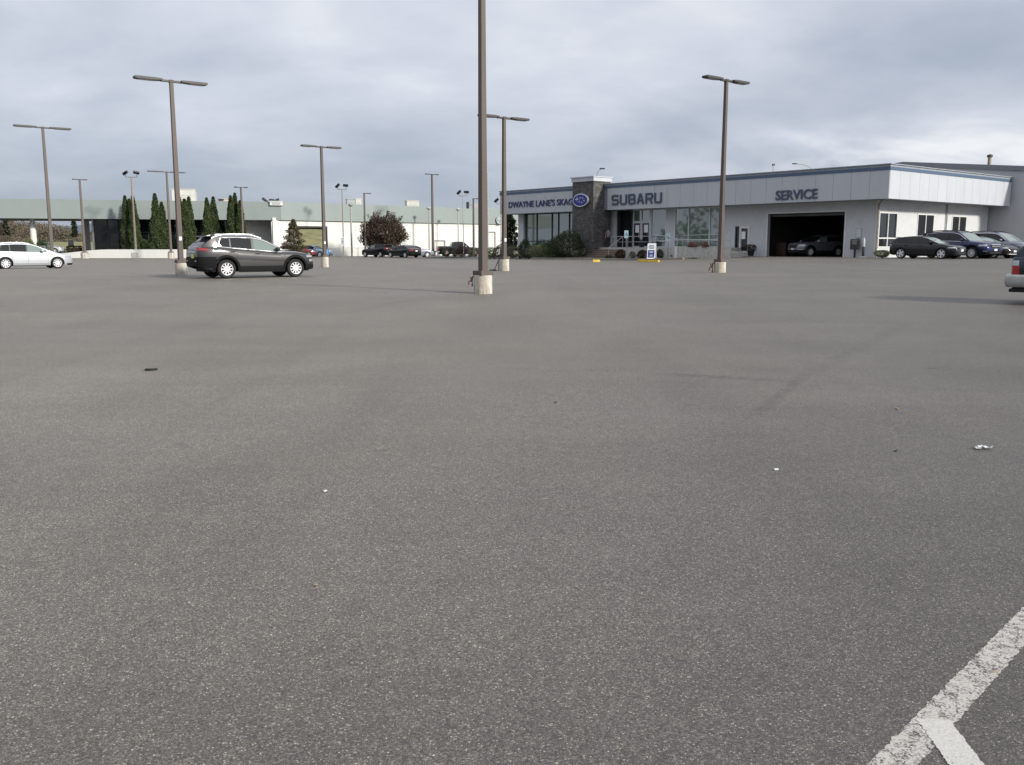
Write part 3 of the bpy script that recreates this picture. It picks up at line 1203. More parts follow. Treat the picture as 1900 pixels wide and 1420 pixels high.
# flight of five steps down towards the lot
gz_ = hz(*(DM @ Vector((-3.0, (px1 + YT0) / 2, 0))).to_2d()) - DC.z
nst = 6
rise = (FLOOR - 0.02 - gz_) / nst
sy0, sy1 = yF(1141, -1.5), YT0 + 0.9
sm_, sn_ = MB(), MB()
for k in range(nst - 1):
    sm_.box(-0.5 - 0.34 * (k + 1), -0.5 - 0.34 * k, sy0, sy1, -1.0, FLOOR - 0.02 - rise * (k + 1) - 0.03)
    sn_.box(-0.5 - 0.34 * (k + 1) - 0.02, -0.5 - 0.34 * k - 0.003, sy0, sy1, FLOOR - 0.02 - rise * (k + 1) - 0.03, FLOOR - 0.02 - rise * (k + 1))
sto = thing("entrance_steps", "brown paver steps climbing to the entrance beside the stone tower", "steps", DC, TH)
sm_.build("riser_block", M["brick_step"], sto)
sn_.build("tread", M["tread"], sto)
ck = MB()
ck.prism([(-0.52, -1.0), (-0.52, FLOOR), (-0.9, FLOOR), (-2.3, gz_ + 0.75), (-2.75, gz_ + 0.7), (-2.75, -1.0)], 0, 0.3,
         Matrix.Translation((0, sy1 + 0.31, 0)) @ Matrix.Rotation(R(90), 4, "X"))
ck.build("cheek_wall", M["concrete"], sto)

# wheelchair ramp running along the porch front
rp = thing("access_ramp", "pale concrete wheelchair ramp with low outer wall along the showroom windows", "ramp", DC, TH)
ry0 = yF(1358, -2.0)
ry1 = yF(1262, -2.0)
rm = MB()
rz0 = hz(*(DM @ Vector((-1.2, ry0, 0))).to_2d()) - DC.z
rm.prism([(ry1, -0.9), (ry0, -0.9), (ry0, FLOOR - 0.35), (ry1, FLOOR - 0.05)], -0.505, -2.0,
         Matrix(((0, 0, 1, 0), (1, 0, 0, 0), (0, 1, 0, 0), (0, 0, 0, 1))))
rm.build("ramp_slab", M["concrete_pale"], rp)
rwm = MB()
rwm.box(-2.2, -2.003, ry0, ry1 + 0.05, -0.9, FLOOR + 0.05)
rwm.build("outer_wall", M["concrete_pale"], rp)
pw = MB()
pw.box(-2.26, -1.95, ry1 + 0.06, ry1 + 0.32, -0.9, FLOOR + 0.08)
pw.build("end_post", M["white"], rp)


def railing(label, pts, h=0.92, mids=1, posts=None):
    """steel handrail following local points on the dealership frame"""
    o = thing("handrail", label, "handrail", DM @ Vector(pts[0]), TH, "steel handrails at the entrance")
    b = Vector(pts[0])
    P_ = [Vector(p) - b for p in pts]
    t = MB()
    t.tube([p + Vector((0, 0, h)) for p in P_], 0.028)
    t.build("top_rail", M["rail"], o, smooth=40)
    for k in range(mids):
        t = MB()
        t.tube([p + Vector((0, 0, h * (k + 1) / (mids + 1))) for p in P_], 0.018)
        t.build("lower_rail", M["rail"], o, smooth=40)
    for p in (posts or P_):
        t = MB()
        t.tube([p, p + Vector((0, 0, h))], 0.024)
        t.build("post", M["rail"], o, smooth=40)
    return o


zt = FLOOR - 0.02
railing("sloping steel handrail on the pale cheek wall left of the steps", [(-2.6, sy1 + 0.45, gz_ + 0.7), (-0.95, sy1 + 0.45, zt), (-0.45, sy1 + 0.45, zt)], 0.75)
railing("sloping steel handrail down the right side of the steps", [(-2.3, sy0 - 0.05, gz_ + 0.1), (-0.6, sy0 - 0.05, zt)], 0.9, 0)
railing("level steel railing on the porch in front of the entrance doors", [(-0.4, px1 - 0.05, zt), (-0.4, px1 - 2.0, zt), (-0.4, yF(1209, -0.4), zt)], 0.92, 1)
railing("steel railing descending along the wheelchair ramp to the white post", [(-2.1, yF(1216, -2.1), zt + 0.1), (-2.1, yF(1240, -2.1), zt - 0.05), (-2.1, ry1 + 0.2, zt - 0.25)], 0.9, 1)
railing("long steel railing rising behind the ramp below the showroom windows", [(-0.45, ry1 + 1.0, zt), (-0.45, (ry1 + ry0) / 2, zt + 0.06), (-0.45, yF(1341, -0.45), zt + 0.08), (-0.45, yF(1356, -0.45), zt + 0.08)], 0.95, 1)

# ------------------------------------------------------------------ letters and emblem on the fascia
FX = Matrix(((0, 0, -1, 0), (-1, 0, 0, 0), (0, 1, 0, 0), (0, 0, 0, 1)))   # text x -> -y, text y -> z, text z -> -x


def letters(name, label, body, pxl, pxr, zc_, cap, m, bold, depth=0.07):
    yl, yr = yF(pxl, -0.05), yF(pxr, -0.05)
    wdt = yl - yr
    cu = MB()
    text_mb(cu, body, cap / 0.72, depth, None, bold)
    xs = [v.x for v in cu.v]
    zs = [v.y for v in cu.v]
    k = wdt / (max(xs) - min(xs))
    kz = cap / (max(zs) - min(zs))
    mb = MB()
    mb.add([((v.x - min(xs)) * k, (v.y - min(zs)) * kz, v.z) for v in cu.v], cu.f, Matrix.Translation((0, 0, -cap / 2)) @ FX)
    o = mb.build(name, m)
    o.location = DM @ Vector((-0.022, yl, zc_))
    o.rotation_euler = (0, 0, TH)
    tag(o, label, "sign lettering")
    return o


def block_letters(name, label, pxl, pxr, zc_, cap, m, depth=0.08):
    """wide strokes with cut corners: S U B A R U"""
    t = 0.20
    G = {"S": [[(1, .86), (.9, 1), (.1, 1), (0, .86), (0, .62), (.1, .5), (.9, .5), (1, .38), (1, .14), (.9, 0), (.1, 0), (0, .14)]],
         "U": [[(0, 1.1), (0, .16), (.12, 0), (.88, 0), (1, .16), (1, 1.1)]],
         "B": [[(0, 0), (0, 1), (.86, 1), (.96, .86), (.96, .62), (.88, .5), (0.1, .5)], [(.86, .5), (1, .38), (1, .14), (.88, 0), (0, 0)]],
         "A": [[(0, -.1), (.42, 1), (.58, 1), (1, -.1)], [(.2, .3), (.8, .3)]],
         "R": [[(0, -.1), (0, 1), (.88, 1), (1, .86), (1, .62), (.88, .48), (.1, .48)], [(.55, .48), (1, -.1)]]}
    yl, yr = yF(pxl, -0.05), yF(pxr, -0.05)
    W_ = (yl - yr) / 6.0
    mb = MB()
    for i, ch in enumerate("SUBARU"):
        w, h = W_ * 0.84, cap
        st = t * cap * 0.95
        iw, ih = w - st, h - st
        for line in G[ch]:
            pts = [Vector((i * W_ + st / 2 + x * iw, st / 2 + min(1.1, max(-.1, y)) * ih)) for x, y in line]
            n = len(pts)
            L_, R_ = [], []
            for k, p in enumerate(pts):
                d0 = (p - pts[k - 1]).normalized() if k else (pts[1] - p).normalized()
                d1 = (pts[k + 1] - p).normalized() if k < n - 1 else d0
                n0, n1 = Vector((-d0.y, d0.x)), Vector((-d1.y, d1.x))
                mm = (n0 + n1).normalized()
                q = st / 2 / max(0.5, mm.dot(n0))
                L_.append(p + mm * q)
                R_.append(p - mm * q)
            for k in range(n - 1):
                mb.prism([tuple(L_[k]), tuple(R_[k]), tuple(R_[k + 1]), tuple(L_[k + 1])], 0, depth + 0.001 * (k % 2), FX)
    for k, v in enumerate(mb.v):
        mb.v[k] = v + Vector((0, 0, -cap / 2))
    o = mb.build(name, m)
    o.location = DM @ Vector((-0.022, yl, zc_))
    o.rotation_euler = (0, 0, TH)
    tag(o, label, "sign lettering")
    return o


block_letters("wall_lettering", "wide slate blue block letters on the fascia just right of the stone tower", 1134, 1229, zF(1180, 369.5, 0), 0.88, M["slate"])
letters("wall_lettering", "slate blue block letters reading SERVICE above the open service bay", "SERVICE", 1436, 1513, zF(1475, 361.5, 0), 0.70, M["slate"], 0.022)
letters("wall_lettering", "navy block letters left of the stone tower, the longest line of lettering", "DWAYNE LANE'S SKAGIT", 944, 1073.5, zF(1000, 377.5, 0), 0.60, M["navy"], 0.012)
# oval emblem on the tower
em = thing("emblem_sign", "oval royal blue emblem sign with silver stars on the stone tower", "sign", DM @ Vector((-1.34, yF(1079.5, -1.34), zF(1079.5, 372, -1.34))), TH)
def oval(a, b, n=40):
    return [(a * math.cos(2 * math.pi * k / n), b * math.sin(2 * math.pi * k / n)) for k in range(n)]
e = MB()
e.prism(oval(0.93, 0.57), 0, 0.24, FX)
e.build("rim", M["silver"], em)
e = MB()
e.prism(oval(0.85, 0.49), 0.241, 0.262, FX)
e.build("blue_face", M["royal"], em)


def star(cx_, cy_, a, b):
    return [(cx_ + (a if k % 2 == 0 else a * 0.2) * math.cos(math.pi / 4 * k) * (1.15 if k % 4 == 0 else 1), cy_ + (b if k % 2 == 0 else b * 0.2) * math.sin(math.pi / 4 * k)) for k in range(8)]


for cx_, cy_, a in ((-0.36, 0.10, 0.30), (0.05, 0.20, 0.15), (0.35, 0.17, 0.15), (0.52, -0.06, 0.15), (0.24, -0.20, 0.15), (-0.08, -0.14, 0.15)):
    e = MB()
    e.prism(star(cx_, cy_, a, a * 0.85), 0.263, 0.29, FX)
    e.build("star", M["silver"], em)

# ------------------------------------------------------------------ workshop behind
WK = thing("workshop", "tall plain grey workshop with shallow gabled roof beside the dealership", "building", DM @ Vector((19.12, 0, 0)), TH)
def wk_poly(dz):
    return [(-5.2, -0.6), (-5.2, 6.45 + dz), (9.0, 7.87 + dz), (23.2, 6.45 + dz), (23.2, -0.6)]
YZ = Matrix(((0, 0, 1, 0), (1, 0, 0, 0), (0, 1, 0, 0), (0, 0, 0, 1)))
w_ = MB()
w_.prism(wk_poly(0), 0, 28, YZ)
w_.build("wall", M["shop_wall"], WK)
w_ = MB()
w_.prism([(-5.5, 6.13), (-5.5, 6.50), (9.0, 7.95), (23.5, 6.50), (23.5, 6.13), (9.0, 7.58)], -0.14, 28.2, YZ)
w_.build("roof", M["shop_trim"], WK)
fp = at(1835, 312, 76.5)
fp = Vector((fp.x, fp.y, 7.6))
flu = thing("flue_pipe", "tan metal flue pipe standing on the workshop roof", "flue", fp)
b = MB()
b.lathe([(0.16, -1.2), (0.14, 1.15), (0.14, 1.2)], 12)
b.build("pipe", M["pole_tan"], flu, smooth=40)
b = MB()
b.lathe([(0.20, 1.2), (0.22, 1.25), (0.22, 1.38), (0.05, 1.45)], 12)
b.build("rain_cap", M["bronze"], flu, smooth=40)
b = MB()
b.lathe([(0.34, -1.2), (0.30, 0.02), (0.17, 0.10)], 12)
b.build("collar", M["white"], flu, smooth=40)

# ------------------------------------------------------------------ left buildings
KP = at(523, 460, 113)
KZ = 0.2
SH = thing("glass_showroom", "low showroom with long sage green fascia over dark glazing and an open canopy", "building", Vector((KP.x, KP.y, KZ)), R(15.2))
SMI = (Matrix.Translation((KP.x, KP.y, KZ)) @ Matrix.Rotation(R(15.2), 4, "Z")).inverted()


def sx(px, off=0.0, py=440):
    return DL(px, py, "y", off, SMI).x


def sz(px, py, off=0.0):
    return DL(px, py, "y", off, SMI).z


ft, fb = 6.68, 4.48
m_ = MB()
m_.box(-52, 0, 0, 0.3, fb, ft)
m_.box(-0.3, 0, 0.302, 12, fb, ft)
m_.build("fascia", M["green_metal"], SH)
m_ = MB()
m_.box(-52, -0.3, 0.302, 14, ft - 0.5, ft - 0.35)
m_.build("roof", M["roof"], SH)
m_ = MB()
m_.box(-52, -0.3, 0.302, 14, fb + 0.05, fb + 0.12)
m_.build("soffit", M["soffit"], SH)
xg0, xg1, xw = sx(175, 3), sx(446, 3), sx(507, 3)
m_ = MB()
m_.box(xg1, xw + 0.5, 3, 3.3, 0, fb + 0.05)
m_.box(xg0 - 0.2, xg0, 3, 14, 0, fb + 0.05)
m_.box(xg0, -2, 13.7, 14, 0, fb + 0.05)
m_.build("wall", M["stucco_white"], SH)
gm_ = window(SH, "y", 3.0, xg0, xg1, 0.3, fb + 0.048, us=[xg0 + (xg1 - xg0) * k / 11 for k in range(1, 11)], zs=[3.0], fw=0.12, fm="dark_frame", gm="pane_dark", name="glazing")
cx0 = sx(62, 2.2)
m_ = MB()
m_.lathe([(0.36, 0), (0.34, 3.7), (0.28, 4.0), (0.28, fb + 0.1)], 20, Matrix.Translation((cx0, 2.2, 0)))
m_.build("column", M["stucco_white"], SH, smooth=40)
for px in (158.5, 164):
    m_ = MB()
    a = sx(px, 10)
    m_.box(a - 0.17, a + 0.17, 10, 10.3, 0, fb + 0.04)
    m_.build("post", M["white"], SH)

WM_ = Matrix.Translation((KP.x, KP.y, KZ)) @ Matrix.Rotation(TH, 4, "Z")
WMI = WM_.inverted()


def wx(px, off=0.25, py=440):
    return DL(px, py, "y", off, WMI).x


def wz(px, py, off=0.25):
    return DL(px, py, "y", off, WMI).z


WH = thing("warehouse", "long sunlit white building with sage green upper band and a drive-through opening", "building", Vector((KP.x, KP.y, KZ)), TH)
xr_ = wx(990)
op = (wx(554), wx(606), 0.05, wz(580, 422))
dA = (wx(806), wx(825), 0.3, wz(815, 447))
dB = (wx(901), wx(918.5), 0.3, wz(910, 431))
m_ = MB()
wall_x(m_, 0.25, 0.55, wx(507), xr_, 0, fb + 0.3, [(op[0], op[1], 0, op[3]), (dA[0], dA[1], dA[2], dA[3]), (dB[0], dB[1], dB[2], dB[3])], "y")
# the passage through the building
m_.box(op[0] - 0.3, op[0], 0.55, 14, 0, fb + 0.3)
m_.box(op[1] + 9.7, op[1] + 10, 0.55, 14, 0, fb + 0.3)
m_.box(op[0], op[1] + 9.7, 0.55, 14, op[3], op[3] + 0.2)
m_.box(op[1] + 10, xr_, 13.7, 14, 0, fb)
m_.box(xr_ - 0.3, xr_, 0.55, 13.7, 0, fb)
m_.build("wall", M["stucco_white"], WH)
m_ = MB()
m_.box(0.004, xr_ + 0.05, -0.02, 0.22, fb, ft)
m_.build("fascia", M["green_metal"], WH)
m_ = MB()
m_.box(0.01, xr_, 0.22, 14, ft - 0.6, ft - 0.45)
m_.build("roof", M["roof"], WH)
for q in (dA, dB):
    f = MB()
    f.box(q[0] - 0.1, q[0], 0.2, 0.5, q[2], q[3] + 0.1)
    f.box(q[1], q[1] + 0.1, 0.2, 0.5, q[2], q[3] + 0.1)
    f.box(q[0], q[1], 0.2, 0.5, q[3], q[3] + 0.1)
    fo = f.build("roller_door_frame", M["soffit"], WH)
    f = MB()
    n = 10
    for k in range(n):
        a, b = q[2] + (q[3] - q[2]) * k / n, q[2] + (q[3] - q[2]) * (k + 1) / n
        f.box(q[0], q[1], 0.38, 0.42, a, b - 0.02)
    f.build("shutter", M["stucco_white"], fo)
f = MB()
f.box(op[0] - 0.12, op[0], 0.18, 0.5, 0, op[3] + 0.15)
f.box(op[1], op[1] + 0.12, 0.18, 0.5, 0, op[3] + 0.15)
f.box(op[0], op[1], 0.18, 0.5, op[3] - 0.02, op[3] + 0.15)
f.build("opening_frame", M["bronze_dark"], WH)

f = MB()
xd_ = wx(507) - 0.12
f.tube([(xd_, 0.35, 0.0), (xd_, 0.35, fb - 0.25), (xd_ + 0.25, 0.15, fb + 0.02)], 0.07)
f.build("downpipe", M["white"], WH)

# round silver emblem near the right end of the green band
ec = DL(927, 408.5, "y", -0.15, WMI)
emb = thing("round_emblem", "round silver winged emblem on the green band near the dealership", "sign", WM_ @ ec, TH)
SX = Matrix(((1, 0, 0, 0), (0, 0, -1, 0), (0, 1, 0, 0), (0, 0, 0, 1)))
def ring(mb, a, b, wd, h0, h1, mx, n=36):
    for k in range(n):
        t0, t1 = 2 * math.pi * k / n, 2 * math.pi * (k + 1) / n
        q = [(a * math.cos(t0), b * math.sin(t0)), (a * math.cos(t1), b * math.sin(t1)), ((a - wd) * math.cos(t1), (b - wd) * math.sin(t1)), ((a - wd) * math.cos(t0), (b - wd) * math.sin(t0))]
        mb.prism(q, h0, h1, mx)
b = MB()
b.prism(oval(0.66, 0.56), 0, 0.05, SX)
b.build("disc", M["unit_grey"], emb)
b = MB()
ring(b, 0.70, 0.60, 0.12, 0.052, 0.14, SX)
b.build("ring", M["silver"], emb)
b = MB()
b.prism([(-0.56, 0.16), (-0.22, 0.12), (0, -0.22), (0.22, 0.12), (0.56, 0.16), (0.42, -0.08), (0.2, -0.06), (0, -0.40), (-0.2, -0.06), (-0.42, -0.08)], 0.052, 0.13, SX)
b.build("wing", M["silver"], emb)

# roof-top things of the two white buildings
def roofbox(name, label, px0_, px1_, py0, py1, Y, dep, m, cat="rooftop unit", extra=None, group=None):
    a, b_ = at(px0_, py1, Y), at(px1_, py0, Y)
    wd, ht = b_.x - a.x, b_.z - a.z
    z0 = min(a.z, KZ + ft - 0.4)
    o = thing(name, label, cat, Vector(((a.x + b_.x) / 2, Y + dep / 2, z0)), R(15), group)
    q = MB()
    q.box(-wd / 2, wd / 2, -dep / 2, dep / 2, 0, b_.z - z0)
    q.build("casing", M[m], o, bevel=0.03)
    q = MB()
    q.box(-wd / 2 - 0.06, wd / 2 + 0.06, -dep / 2 - 0.06, dep / 2 + 0.06, b_.z - z0 + 0.002, b_.z - z0 + 0.09)
    q.build("lid", M[extra or m], o)
    q = MB()
    for k in range(5):
        zz = (b_.z - z0) * (0.25 + 0.11 * k)
        q.box(-wd * 0.32, wd * 0.32, -dep / 2 - 0.02, -dep / 2 - 0.002, zz, zz + 0.05)
    q.build("louvre", M["unit_grey"], o)
    return o


roofbox("roof_tower", "tall white rooftop box standing behind the cypress trees", 315, 355, 352, 378, 122, 3.0, "unit")
roofbox("rooftop_unit", "dark small unit on the roof left of the buff unit", 403, 411, 370.5, 379, 121, 1.5, "bronze_dark")
roofbox("rooftop_unit", "buff low unit on the roof between two cypress clumps", 411, 428, 370, 379, 122, 1.5, "unit_pink")
roofbox("parapet_box", "bright white box on the roof corner under three floodlights", 500, 523, 374.5, 381.5, 112.6, 0.5, "white", "rooftop box")
roofbox("rooftop_unit", "cream air unit on the green roof, left one of the pair", 657, 668, 369, 378, 138, 1.6, "unit")
roofbox("rooftop_unit", "grey air duct unit beside the left cream unit", 641, 656, 370, 378, 137, 1.6, "unit_grey")
roofbox("rooftop_unit", "long cream air unit on the green roof, right one of the pair", 752, 775, 373, 383, 148, 1.8, "unit")
for px, py, lb in ((708.5, 375, "small white roof vent between the two cream units"), (798.5, 382, "small white roof vent beside the tall brown lamp post")):
    p = at(px, py + 6, 145)
    o = thing("roof_vent", lb, "roof vent", Vector((p.x, p.y, KZ + ft - 0.5)), 0, "white vents on the green roof")
    q = MB()
    q.lathe([(0.16, 0), (0.16, 0.75), (0.26, 0.8), (0.26, 1.05), (0.1, 1.15)], 10)
    q.build("stack", M["white"], o, smooth=40)
    q = MB()
    q.lathe([(0.30, 0.4), (0.19, 0.62)], 10)
    q.build("collar", M["unit_grey"], o, smooth=40)

# ------------------------------------------------------------------ terrace, banks and white retaining wall on the left
def terr_z(x, y):
    return 0.62 + 0.52 * ss(-52, -45, x)


ty0 = 102.3
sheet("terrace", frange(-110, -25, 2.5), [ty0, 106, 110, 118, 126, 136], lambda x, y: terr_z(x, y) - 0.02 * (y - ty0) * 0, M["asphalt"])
wm = MB()
xs = frange(-52, -26.0, 1.0)
rows = []
for x in xs:
    zt_ = terr_z(x, 0) + 0.03 + (0.0 if x > -47 else 0)
    rows.append([(x, ty0 - 0.35, -0.4), (x, ty0 - 0.35, zt_), (x, ty0, zt_), (x, ty0, -0.4)])
bb, nn = wm.grid(rows, True)
wm.face(range(bb, bb + 4))
wm.face(range(bb + (len(xs) - 1) * 4, bb + len(xs) * 4))
o = wm.build("retaining_wall", M["stucco_white"], world=(-39, ty0, 0))
tag(o, "long low white retaining wall across the back of the lot", "wall")
# right return of the terrace
o = MB().box(-26.0, -25.7, ty0 - 0.35, 112, -0.4, 1.17).build("retaining_wall", M["stucco_white"], world=(-25.85, ty0, 0))
tag(o, "short white retaining wall returning towards the showroom", "wall")
# lawn strip and the grassy bank seen through the opening
sheet("lawn", frange(-130, -58, 6), [120, 126, 134, 146, 165, 190, 230], lambda x, y: 0.66 + 0.52 * ss(-52, -45, x) + 1.6 * ss(126, 170, y), M["lawn"])
sheet("grass_bank", frange(-64, 10, 3), [137, 142, 148, 156, 170, 200], lambda x, y: 0.16 + 5.6 * ss(136, 176, y) * ss(-64, -50, x) * (1 - 0.6 * ss(-20, 5, x)), M["lawn"])
# far hills
hb = MB()
prof = []
for i in range(81):
    x = -3000 + 75 * i
    prof.append((x, 38 + 50 * (0.5 + 0.5 * math.sin(i * 0.31 + 0.6)) * ss(3000, -1200, x) + 18 * math.sin(i * 0.83)))
rows = [[(x, 2600, -5), (x, 2750, h * 0.55), (x, 3000, h), (x, 3400, -5)] for x, h in prof]
hb.grid(rows)
tag(hb.build("hills", M["hill"], smooth=80), kind="structure")

# ------------------------------------------------------------------ vegetation
def leaf(mb, p, s, rg, up=0.0, asp=0.6):
    """one pointed leaf blade, folded along its midrib"""
    d = Vector((rg.gauss(0, 1), rg.gauss(0, 1), rg.gauss(0, 1) + up * 2.2)).normalized()
    a = d.cross(Vector((rg.gauss(0, 1), rg.gauss(0, 1), rg.gauss(0, 1)))).normalized()
    n = d.cross(a)
    w = s * asp * 0.5
    b = len(mb.v)
    mb.v.extend([p, p + d * s * 0.45 + a * w + n * w * 0.3, p + d * s, p + d * s * 0.45 - a * w + n * w * 0.3])
    mb.face((b, b + 1, b + 2, b + 3))


def columnar_mesh(seed, H, Rb, n):
    rg = random.Random(seed)
    mb = MB()
    ph = rg.uniform(0, 6)
    for _ in range(n):
        t = rg.random() ** 0.85
        prof = (1 - t) ** 0.62 * (0.80 + 0.20 * min(1, t * 6))
        an = rg.uniform(0, 2 * math.pi)
        lump = 1 + 0.14 * math.sin(an * 3 + t * 17 + ph) + 0.10 * math.sin(an * 5 - t * 31)
        r = Rb * prof * lump * (0.70 + 0.30 * rg.random() ** 0.5)
        p = Vector((r * math.cos(an), r * math.sin(an), H * t * 0.97 + 0.05))
        leaf(mb, p, rg.uniform(0.10, 0.22), rg, up=0.8, asp=0.6)
    return mb


def tree_parts(root, crown_mb, m, trunk=None):
    crown_mb.build("crown", m, root, fixn=False)
    if trunk:
        t = MB()
        t.tube(*trunk)
        t.build("trunk", M["bark"], root, smooth=60)


# columnar evergreens in front of the dark glazing: three grown, the rest copied with their own turn and size
cyp_proto = []
for k in range(3):
    rt = thing("columnar_evergreen", "", "tree", (0, 0, 0), 0, "columnar evergreens along the glass showroom")
    tree_parts(rt, columnar_mesh(40 + k, 6.4, 0.76, 7000), M["leaf_arbor"], ([(0, 0, -0.1), (0, 0, 2), (0, 0, 5.2)], [0.12, 0.09, 0.03], 7))
    cyp_proto.append(rt)
CY = [  # centre px, top y, base y, depth, label
    (237.5, 362, 462, 106.0, "slim columnar evergreen, leftmost of the first clump by the dark glazing"),
    (245, 368, 462, 107.2, "short columnar evergreen in the middle of the first clump"),
    (252, 362, 463, 105.4, "columnar evergreen on the right of the first clump, behind the floodlight pole"),
    (293, 358, 464, 105.5, "tall thick columnar evergreen on the left of the second clump"),
    (304.5, 374, 464, 105.9, "shorter columnar evergreen on the right of the second clump beside a lamp post"),
    (338, 364, 464, 106.0, "columnar evergreen directly behind the tall lamp post at the dark SUV"),
    (347, 368, 464, 105.2, "columnar evergreen in the middle of the third clump"),
    (355, 364, 464, 105.9, "columnar evergreen on the right of the third clump"),
    (388, 366, 464, 105.8, "columnar evergreen on the left of the fourth clump below the buff roof unit"),
    (400, 364, 464, 106.3, "columnar evergreen on the right of the fourth clump below the buff roof unit"),
    (432, 362, 464, 105.6, "columnar evergreen on the left of the fifth clump"),
    (440, 357, 464, 106.2, "tallest columnar evergreen of the fifth clump beside a lamp post"),
    (449, 371, 464, 105.5, "short columnar evergreen on the right of the fifth clump"),
]
for i, (px, py, pb, Y, lb) in enumerate(CY):
    b = at(px, pb, Y)
    zb = terr_z(b.x, b.y)
    H = at(px, py, Y).z - zb
    sc_ = (1.08 if i in (3, 6) else 0.92 + 0.1 * rnd.random(),) * 2 + (H / 6.4,)
    loc = (b.x, Y, zb - 0.02)
    if i < 3:
        cyp_proto[i].location, cyp_proto[i].scale = loc, sc_
        cyp_proto[i]["label"] = lb
    else:
        copy_thing(cyp_proto[i % 3], lb, loc, rnd.uniform(0, 6), sc_)


def blob_mb(seed, rx, ry, rz, n, s, lump=0.22, up=0.1, asp=0.6, floor=-0.75, inner=0.55):
    """a lumpy crown of loose leaves around the origin"""
    rg = random.Random(seed)
    lob = [(Vector((rg.gauss(0, 1), rg.gauss(0, 1), rg.gauss(0, 0.7))).normalized(), rg.uniform(0.4, 1)) for _ in range(9)]
    mb = MB()
    k = 0
    while k < n:
        d = Vector((rg.gauss(0, 1), rg.gauss(0, 1), rg.gauss(0, 1))).normalized()
        f = 1 - lump
        for q, w in lob:
            f += lump * w * max(0.0, d.dot(q)) ** 6 * 2.0
        r = f * (inner + (1 - inner) * rg.random() ** 0.6)
        p = Vector((d.x * rx * r, d.y * ry * r, d.z * rz * r))
        if p.z < floor * rz:
            continue
        leaf(mb, p, s * rg.uniform(0.6, 1.3), rg, up, asp)
        k += 1
    return mb


def shrub(label, px, pt, pb, wpx, Y, m="leaf_green", n=500, s=0.14, name="shrub", group=None, up=0.2, asp=0.6, seed=None, zb=None, cat="shrub"):
    """a bush whose top, foot and width were read off the survey photograph, standing at distance Y"""
    b = at(px, pb, Y)
    if zb is None:
        z0 = hz(b.x, Y) + 0.08
    else:
        z0 = zb
    H = at(px, pt, Y).z - z0
    w = wpx * Y / 1700.0
    o = thing(name, label, cat, (b.x, Y, z0), rnd.uniform(0, 6), group)
    cr_ = blob_mb(seed if seed is not None else int(px * 7 + pt), w / 2 * 1.05, w / 2 * 0.95, H / 1.75, int(n * 2.4), s * 0.66, up=up, asp=asp)
    for i, v in enumerate(cr_.v):
        cr_.v[i] = v + Vector((0, 0, H * 0.43))
    tree_parts(o, cr_, M[m], None)
    st = MB()
    for k in range(4):
        a = k * 1.6 + 0.3
        st.tube([(0, 0, -0.1), (0.12 * w * math.cos(a), 0.12 * w * math.sin(a), H * 0.3), (0.25 * w * math.cos(a), 0.25 * w * math.sin(a), H * 0.62)], [0.03, 0.022, 0.01], 5)
    st.build("stem", M["bark"], o)
    return o


# --- the round red-leaved tree
tb = at(711, 470, 112)
rt = thing("purple_leaf_tree", "broad round tree with dark purple red leaves behind the parked dark cars", "tree", (tb.x, 112, 0.22))
rg = random.Random(5)
tm = MB()
cl = []
tm.tube([(0, 0, -0.2), (0.05, 0, 1.0), (0, 0.05, 1.7)], [0.2, 0.17, 0.15], 8)
for k in range(13):
    a = k * 2.4
    el = rg.uniform(0.15, 1.25)
    ln = rg.uniform(1.9, 2.9)
    e_ = Vector((math.cos(a) * math.cos(el) * ln * 1.12, math.sin(a) * math.cos(el) * ln, 1.9 + math.sin(el) * ln * 1.05))
    md = Vector((e_.x * 0.45, e_.y * 0.45, 1.5 + (e_.z - 1.5) * 0.55))
    tm.tube([(0, 0, 1.3), md, e_], [0.10, 0.06, 0.015], 5)
    cl.append(e_)
tm.build("trunk", M["bark"], rt, smooth=60)
cm = MB()
CC = Vector((0, 0, 2.65))
for k in range(15000):
    d = Vector((rg.gauss(0, 1), rg.gauss(0, 1), rg.gauss(0, 1))).normalized()
    f = 0.86 + 0.10 * math.sin(d.x * 9 + d.z * 5) + 0.08 * math.sin(d.y * 11 - d.z * 8)
    r = f * (0.45 + 0.55 * rg.random() ** 0.5)
    p = CC + Vector((d.x * 3.25 * r, d.y * 3.0 * r, d.z * (2.62 if d.z > 0 else 2.15) * r))
    if p.z < 0.75 + 0.5 * rg.random():
        continue
    leaf(cm, p, rg.uniform(0.12, 0.25), rg, 0.25, 0.65)
for e_ in cl:
    for k in range(110):
        p = e_ * rg.uniform(0.82, 1.07) + Vector((rg.gauss(0, 0.28), rg.gauss(0, 0.28), rg.gauss(0, 0.24)))
        leaf(cm, p, rg.uniform(0.10, 0.21), rg, 0.3, 0.6)
for k in range(26):   # shoots standing out of the top
    a, q = rg.uniform(0, 6.28), rg.random() ** 0.5
    p0 = CC + Vector((math.cos(a) * q * 2.4, math.sin(a) * q * 2.2, 2.35 * math.sqrt(max(0.05, 1 - q * q * 0.62))))
    dr_ = Vector((math.cos(a) * q * 0.5, math.sin(a) * q * 0.5, 1)).normalized()
    for j in range(26):
        leaf(cm, p0 + dr_ * (0.62 * j / 26) + Vector((rg.gauss(0, 0.05), rg.gauss(0, 0.05), 0)), rg.uniform(0.10, 0.2), rg, 0.8, 0.5)
cm.build("crown", M["leaf_red"], rt, fixn=False)

